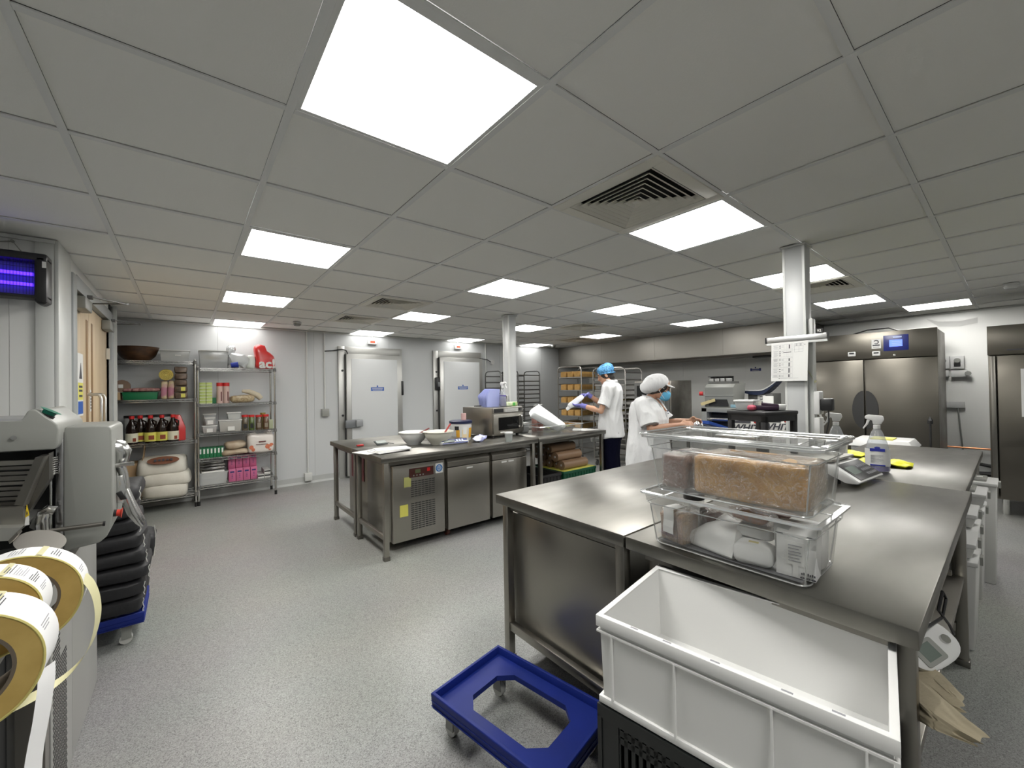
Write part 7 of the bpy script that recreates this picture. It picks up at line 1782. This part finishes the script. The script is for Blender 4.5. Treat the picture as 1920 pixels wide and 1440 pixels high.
# tunic
b = B(); b.rings(tors([(.745, -.005, 0, .165, .215), (.76, -.005, 0, .168, .218), (.92, -.005, 0, .155, .205), (1.08, -.01, 0, .14, .195), (1.24, -.015, 0, .142, .205), (1.34, -.018, 0, .135, .215), (1.405, -.018, 0, .115, .20), (1.445, -.012, 0, .085, .13), (1.462, -.008, 0, .068, .082)], 40))
sh_, e_ = V(-.01, .185, 1.395), LE; b.tube([sh_, sh_*.55+e_*.45, sh_*.28+e_*.72, sh_*.2+e_*.8], [.072, .078, .086, .088], 18)
sh_, e_ = V(-.01, -.185, 1.395), RE; b.tube([sh_, sh_*.55+e_*.45, sh_*.28+e_*.72, sh_*.2+e_*.8], [.072, .078, .086, .088], 18)
b.sell(V(-.01, .18, 1.39), (.15, .14, .13), 1, 1, 16, 10); b.sell(V(-.01, -.18, 1.39), (.15, .14, .13), 1, 1, 16, 10)
o = voxel('tunic', b, CLOTHW, man, .009, 3)
def wrinkle(o, amp, seed=0, sc=(11, 11, 3.0)):
    me = o.data; me.calc_loop_triangles() if False else None
    nn = [v.normal.copy() for v in me.vertices]
    for v, q in zip(me.vertices, nn):
        p = v.co; d = abs(noise.noise(Vector((p.x*sc[0]+seed, p.y*sc[1], p.z*sc[2]+p.y*3))))-.2
        v.co = p+q*(-d*amp*2+noise.noise(Vector((p.x*5+seed, p.y*5, p.z*1.6)))*amp*1.2)
wrinkle(o, .014, 3)
b = B().tube([V(.055*math.cos(t)-.005+.0, .078*math.sin(t), 1.472+.008*math.cos(t)) for t in [2*PI*k/16 for k in range(16)]], .014, 8, close=True).sell(V(-.072, 0, 1.462), (.045, .15, .04), .7, .7, 18, 8, R=rot('Y', 35)); part('collar', b, CLOTHW, man, smooth=True)
part('side_slit', B().prism([(-.12, .152, .752), (-.10, .166, .752), (-.11, .162, .82)], (-.004, .004, 0)), TROU, man)
b = B().rings(tors([(.70, 0, 0, .13, .20), (.80, 0, 0, .14, .20), (.96, 0, 0, .13, .178), (1.0, 0, 0, .12, .168)], 30))
for s_ in (-1, 1): b.tube([V(0, s_*.09, .86), V(.0, s_*.095, .66), V(.01, s_*.10, .48), V(-.01, s_*.105, .25), V(-.018, s_*.11, .06)], [.118, .112, .10, .096, .092], 18)
o = voxel('trousers', b, TROU, man, .01, 3); wrinkle(o, .006, 9)
for s_ in (-1, 1): part('shoe', B().sell(V(.035, s_*.11, .045), (.29, .105, .088), .6, .8, 20, 10), BLACKM, man, smooth=True)
# hair, hairnet
b = B().sell(hc+V(-.018, 0, .018), (.200, .166, .19), .95, .95, 24, 16).sell(hc+V(-.055, 0, -.055), (.085, .125, .10), .9, .8, 16, 10).sell(hc+V(.03, .073, .0), (.03, .02, .06), 1, 1, 10, 8).sell(hc+V(.03, -.073, .0), (.03, .02, .06), 1, 1, 10, 8)
b.v = [hc+Rh @ (v-hc) for v in b.v]; b.v = [v for v in b.v]; voxel('hair', b, HAIR, man, .006, 2)
b = B().sell(hc+V(-.028, 0, .058), (.225, .200, .165), .95, .9, 30, 18, nz=.010, nf=22); b.tube([hc+V(.10*math.cos(t)-.025, .090*math.sin(t), .012+.03*math.cos(t)) for t in [2*PI*k/24 for k in range(24)]], .009, 8, close=True)
b.v = [hc+Rh @ (v-hc) for v in b.v]; part('hairnet', b, NETB, man, smooth=True)
face_bits(man, hc, 1., Rh, None)
# gloves
b = B(); b.tube([LW_-(LW_-LE).normalized()*.05, LW_, LW_+(LW_-LE).normalized()*.03], [.036, .031, .034], 12); hl = hand(b, LW_+(LW_-LE).normalized()*.01, (LW_-LE)+V(.06, -.02, -.07), (.1, -.5, 1), (.4, -1, .3), 1.05, .38); voxel('glove', b, GLOVE, man, .0042, 2)
b = B(); b.tube([RW-(RW-RE).normalized()*.04, RW, RW+(RW-RE).normalized()*.03], [.036, .031, .034], 12); hr = hand(b, RW+(RW-RE).normalized()*.01, (.9, .45, .0), (.2, .2, -1), (.2, 1, .1), 1.05, .85); voxel('glove', b, GLOVE, man, .0042, 2)
# the white bag he holds
Rz = rotz(az)
bc = Vector((MP.x, MP.y, 0))+Rz @ V(.44, .09, 1.205)
lft = -RT; dirb = (RT*.79+Vector((0, 0, 1))*.60).normalized(); nb = FW*-1
yb_ = dirb.cross(nb).normalized(); Rb = Matrix((dirb, yb_, dirb.cross(yb_))).transposed()
b = B().sell((0, 0, 0), (.25, .075, .045), .35, .5, 24, 12, nz=.006, nf=14, R=Rb).sell(Rb @ V(-.135, .01, .0), (.07, .05, .025), .6, .8, 14, 8, R=Rb)
solo('white_bread_bag', 'long white bag held open by the man in the blue hairnet', 'bag', b, BAGW, bc, 0, smooth=True)

# ---------- the woman: facing right, white cap, blue mask, hands together over the table
az2 = math.radians(-76)
WP = ray(1216, 760); WP = WP*(3.95/WP.dot(FW)); k_ = .905
wom = thing('person', 'woman in a white pleated cap, blue face mask and white tunic, working with both hands', 'person', (WP.x, WP.y, 0), az2)
hc = V(.112, 0, 1.380); s = .94; Rh = rot('Z', 24) @ rot('Y', 22)
b = B(); hb = B(); head(hb, hc, s); hb.v = [hc+Rh @ (v-hc) for v in hb.v]; b.add(hb.v, hb.f)
b.tube([V(.01, 0, 1.22), V(.025, 0, 1.28), V(.075, 0, 1.34)], [.046, .048, .050], 16)
b.rings(tors([(.76, 0, 0, .11, .16), (.86, 0, 0, .12, .175), (1.0, 0, 0, .10, .14), (1.12, 0, 0, .12, .155), (1.20, 0.01, 0, .08, .13), (1.24, .01, 0, .05, .07)]))
LE, LW_ = V(.11, .225, 1.03), V(.33, .17, 1.055)
RE, RW = V(.09, -.22, 1.0), V(.30, -.02, 1.03)
arm(b, V(.0, .15, 1.215), LE, LW_, .92); arm(b, V(.0, -.15, 1.215), RE, RW, .92)
hand(b, LW_, (.9, -.1, -.02), (.1, -.9, -.4), (.1, .1, 1), .92, .55); hand(b, RW, (.8, .50, .05), (.1, .9, -.4), (.1, -.1, 1), .92, .6)
leg(b, V(0, .085, .80), V(.01, .09, .44), V(-.02, .10, .09), .95); leg(b, V(0, -.085, .80), V(.01, -.09, .44), V(-.02, -.10, .09), .95)
voxel('body', b, SKIN2, wom, .006, 3)
b = B(); b.rings(tors([(.60, -.01, 0, .20, .235), (.615, -.01, 0, .205, .24), (.80, -.01, 0, .19, .228), (.95, -.01, 0, .165, .205), (1.08, .0, 0, .17, .20), (1.17, -.005, 0, .155, .205), (1.235, -.015, 0, .125, .19), (1.275, -.012, 0, .085, .13), (1.292, -.005, 0, .062, .075)], 40))
for s_, E_ in ((1, LE), (-1, RE)):
    sh_ = V(-.01, s_*.165, 1.245); b.tube([sh_, sh_*.5+E_*.5, sh_*.2+E_*.8, sh_*.12+E_*.88], [.068, .078, .088, .09], 18); b.sell(V(-.01, s_*.16, 1.24), (.14, .13, .12), 1, 1, 16, 10)
o = voxel('tunic', b, CLOTHW, wom, .008, 3); wrinkle(o, .014, 21)
for s_ in (-1, 1):
    part('collar', B().prism([(-.045, s_*.062, 1.305), (.045, s_*.065, 1.285), (.105, s_*.055, 1.235), (.135, s_*.03, 1.17), (.10, s_*.018, 1.20), (.06, s_*.045, 1.27)], (.006, s_*.012, .012)), CLOTHW, wom, bev=.003)
part('neck_opening', B().prism([(.076, -.028, 1.262), (.076, .028, 1.262), (.162, .0, 1.15)], (.012, 0, .008)), SKIN2, wom)
part('placket', B().box(.158, -.008, .92, .176, .008, 1.15), mat('cotton_shade', (.60, .61, .62), .85), wom)
part('printed_badge', B().box(.150, .055, 1.125, .163, .10, 1.133).box(.152, .065, 1.145, .162, .078, 1.16), mat('badge_navy', (.05, .06, .12), .6), wom)
b = B()
for s_ in (-1, 1): b.tube([V(0, s_*.085, .78), V(.0, s_*.09, .60), V(.01, s_*.09, .44), V(-.01, s_*.10, .06)], [.105, .09, .075, .07], 18)
voxel('trousers', b, TROU, wom, .011, 3)
for s_ in (-1, 1): part('shoe', B().sell(V(.03, s_*.10, .042), (.26, .095, .082), .6, .8, 20, 10), WPLAS, wom, smooth=True)
b = B().sell(hc+V(-.018, 0, .015), (.190, .158, .18), .95, .95, 24, 16).sell(hc+V(-.055, 0, -.045), (.08, .11, .09), .9, .8, 16, 10).sell(hc+V(.035, .068, .012), (.035, .02, .055), 1, 1, 10, 8).sell(hc+V(.035, -.068, .012), (.035, .02, .055), 1, 1, 10, 8)
b.v = [hc+Rh @ (v-hc) for v in b.v]; voxel('hair', b, HAIR, wom, .006, 2)
# cap: puffed crown with pleats, band and small peak
def pleat(v):
    a = math.atan2(v.y, v.x+.02); k = max(0, v.z+.03)*5
    return v*(1+.035*abs(math.sin(a*9))*min(1, k))+V(-.28*max(0, -v.x-.03)*(1 if v.z < .05 else .3), 0, -.25*max(0, -v.x-.05))
cap = B().sell((0, 0, 0), (.245, .205, .180), .95, .9, 60, 22, fn=pleat); cap.move(hc+V(-.030, 0, .050))
Rc = rot('Z', 24) @ rot('Y', -14)
cap.v = [hc+Rc @ (v-hc) for v in cap.v]; Rc = Rh @ rot('Y', -10); part('cap_crown', cap, CLOTHW, wom, smooth=True)
b = B()
pk = [hc+V(.095*math.cos(t)-.010, .088*math.sin(t), .036) for t in [math.radians(a) for a in range(-62, 63, 12)]]
pk2 = [hc+V(.138*math.cos(t)-.006, .096*math.sin(t), .022) for t in [math.radians(a) for a in range(-58, 59, 11)]][:len(pk)]
n = min(len(pk), len(pk2)); vs = pk[:n]+pk2[:n]; vs += [v+V(0, 0, .005) for v in vs]
fs = []
for i in range(n-1): fs += [(i, i+1, n+i+1, n+i), (2*n+i, 2*n+i+1, 3*n+i+1, 3*n+i), (n+i, n+i+1, 3*n+i+1, 3*n+i)]
b.add(vs, fs); b.v = [hc+Rc @ (v-hc) for v in b.v]; part('cap_peak', b, CLOTHW, wom, smooth=True)
b = B().sell(hc+V(.070*s, 0, -.058*s), (.105, .118, .105), .7, .8, 26, 16)
for v in b.v:
    pass
b.v = [hc+Rh @ (v-hc) for v in b.v]; mk = part('face_mask', b, MASK, wom, smooth=True)
b = B()
for q in (-1, 1): b.tube([hc+V(.075, q*.056, -.025), hc+V(.03, q*.074, .0), hc+V(-.012, q*.088, .012), hc+V(-.012, q*.088, -.025), hc+V(.03, q*.070, -.06), hc+V(.07, q*.052, -.085)], .0022, 5)
b.v = [hc+Rh @ (v-hc) for v in b.v]; part('ear_loop', b, WPLAS, wom)
face_bits(wom, hc, s, Rh, None)
q = Vector((WP.x, WP.y, 0))+rotz(az2) @ V(.42, .12, 1.03)
solo('foil_case', 'crumpled silver foil in the woman\'s hands', 'foil', B().sell((0, 0, 0), (.08, .07, .055), 1, 1, 16, 10, nz=.03, nf=26), mat('silver_foil', (.8, .78, .8), .18, 1.), q, 0, smooth=True)
q2 = q+RT*.05+Vector((0, 0, .0))
solo('palette_knife', 'thin steel palette knife held by the woman', 'knife', B().bar((0, 0, 0), RT*.13+FW*.02+Vector((0, 0, -.035)), .018, .003), STEEL, q2, 0)
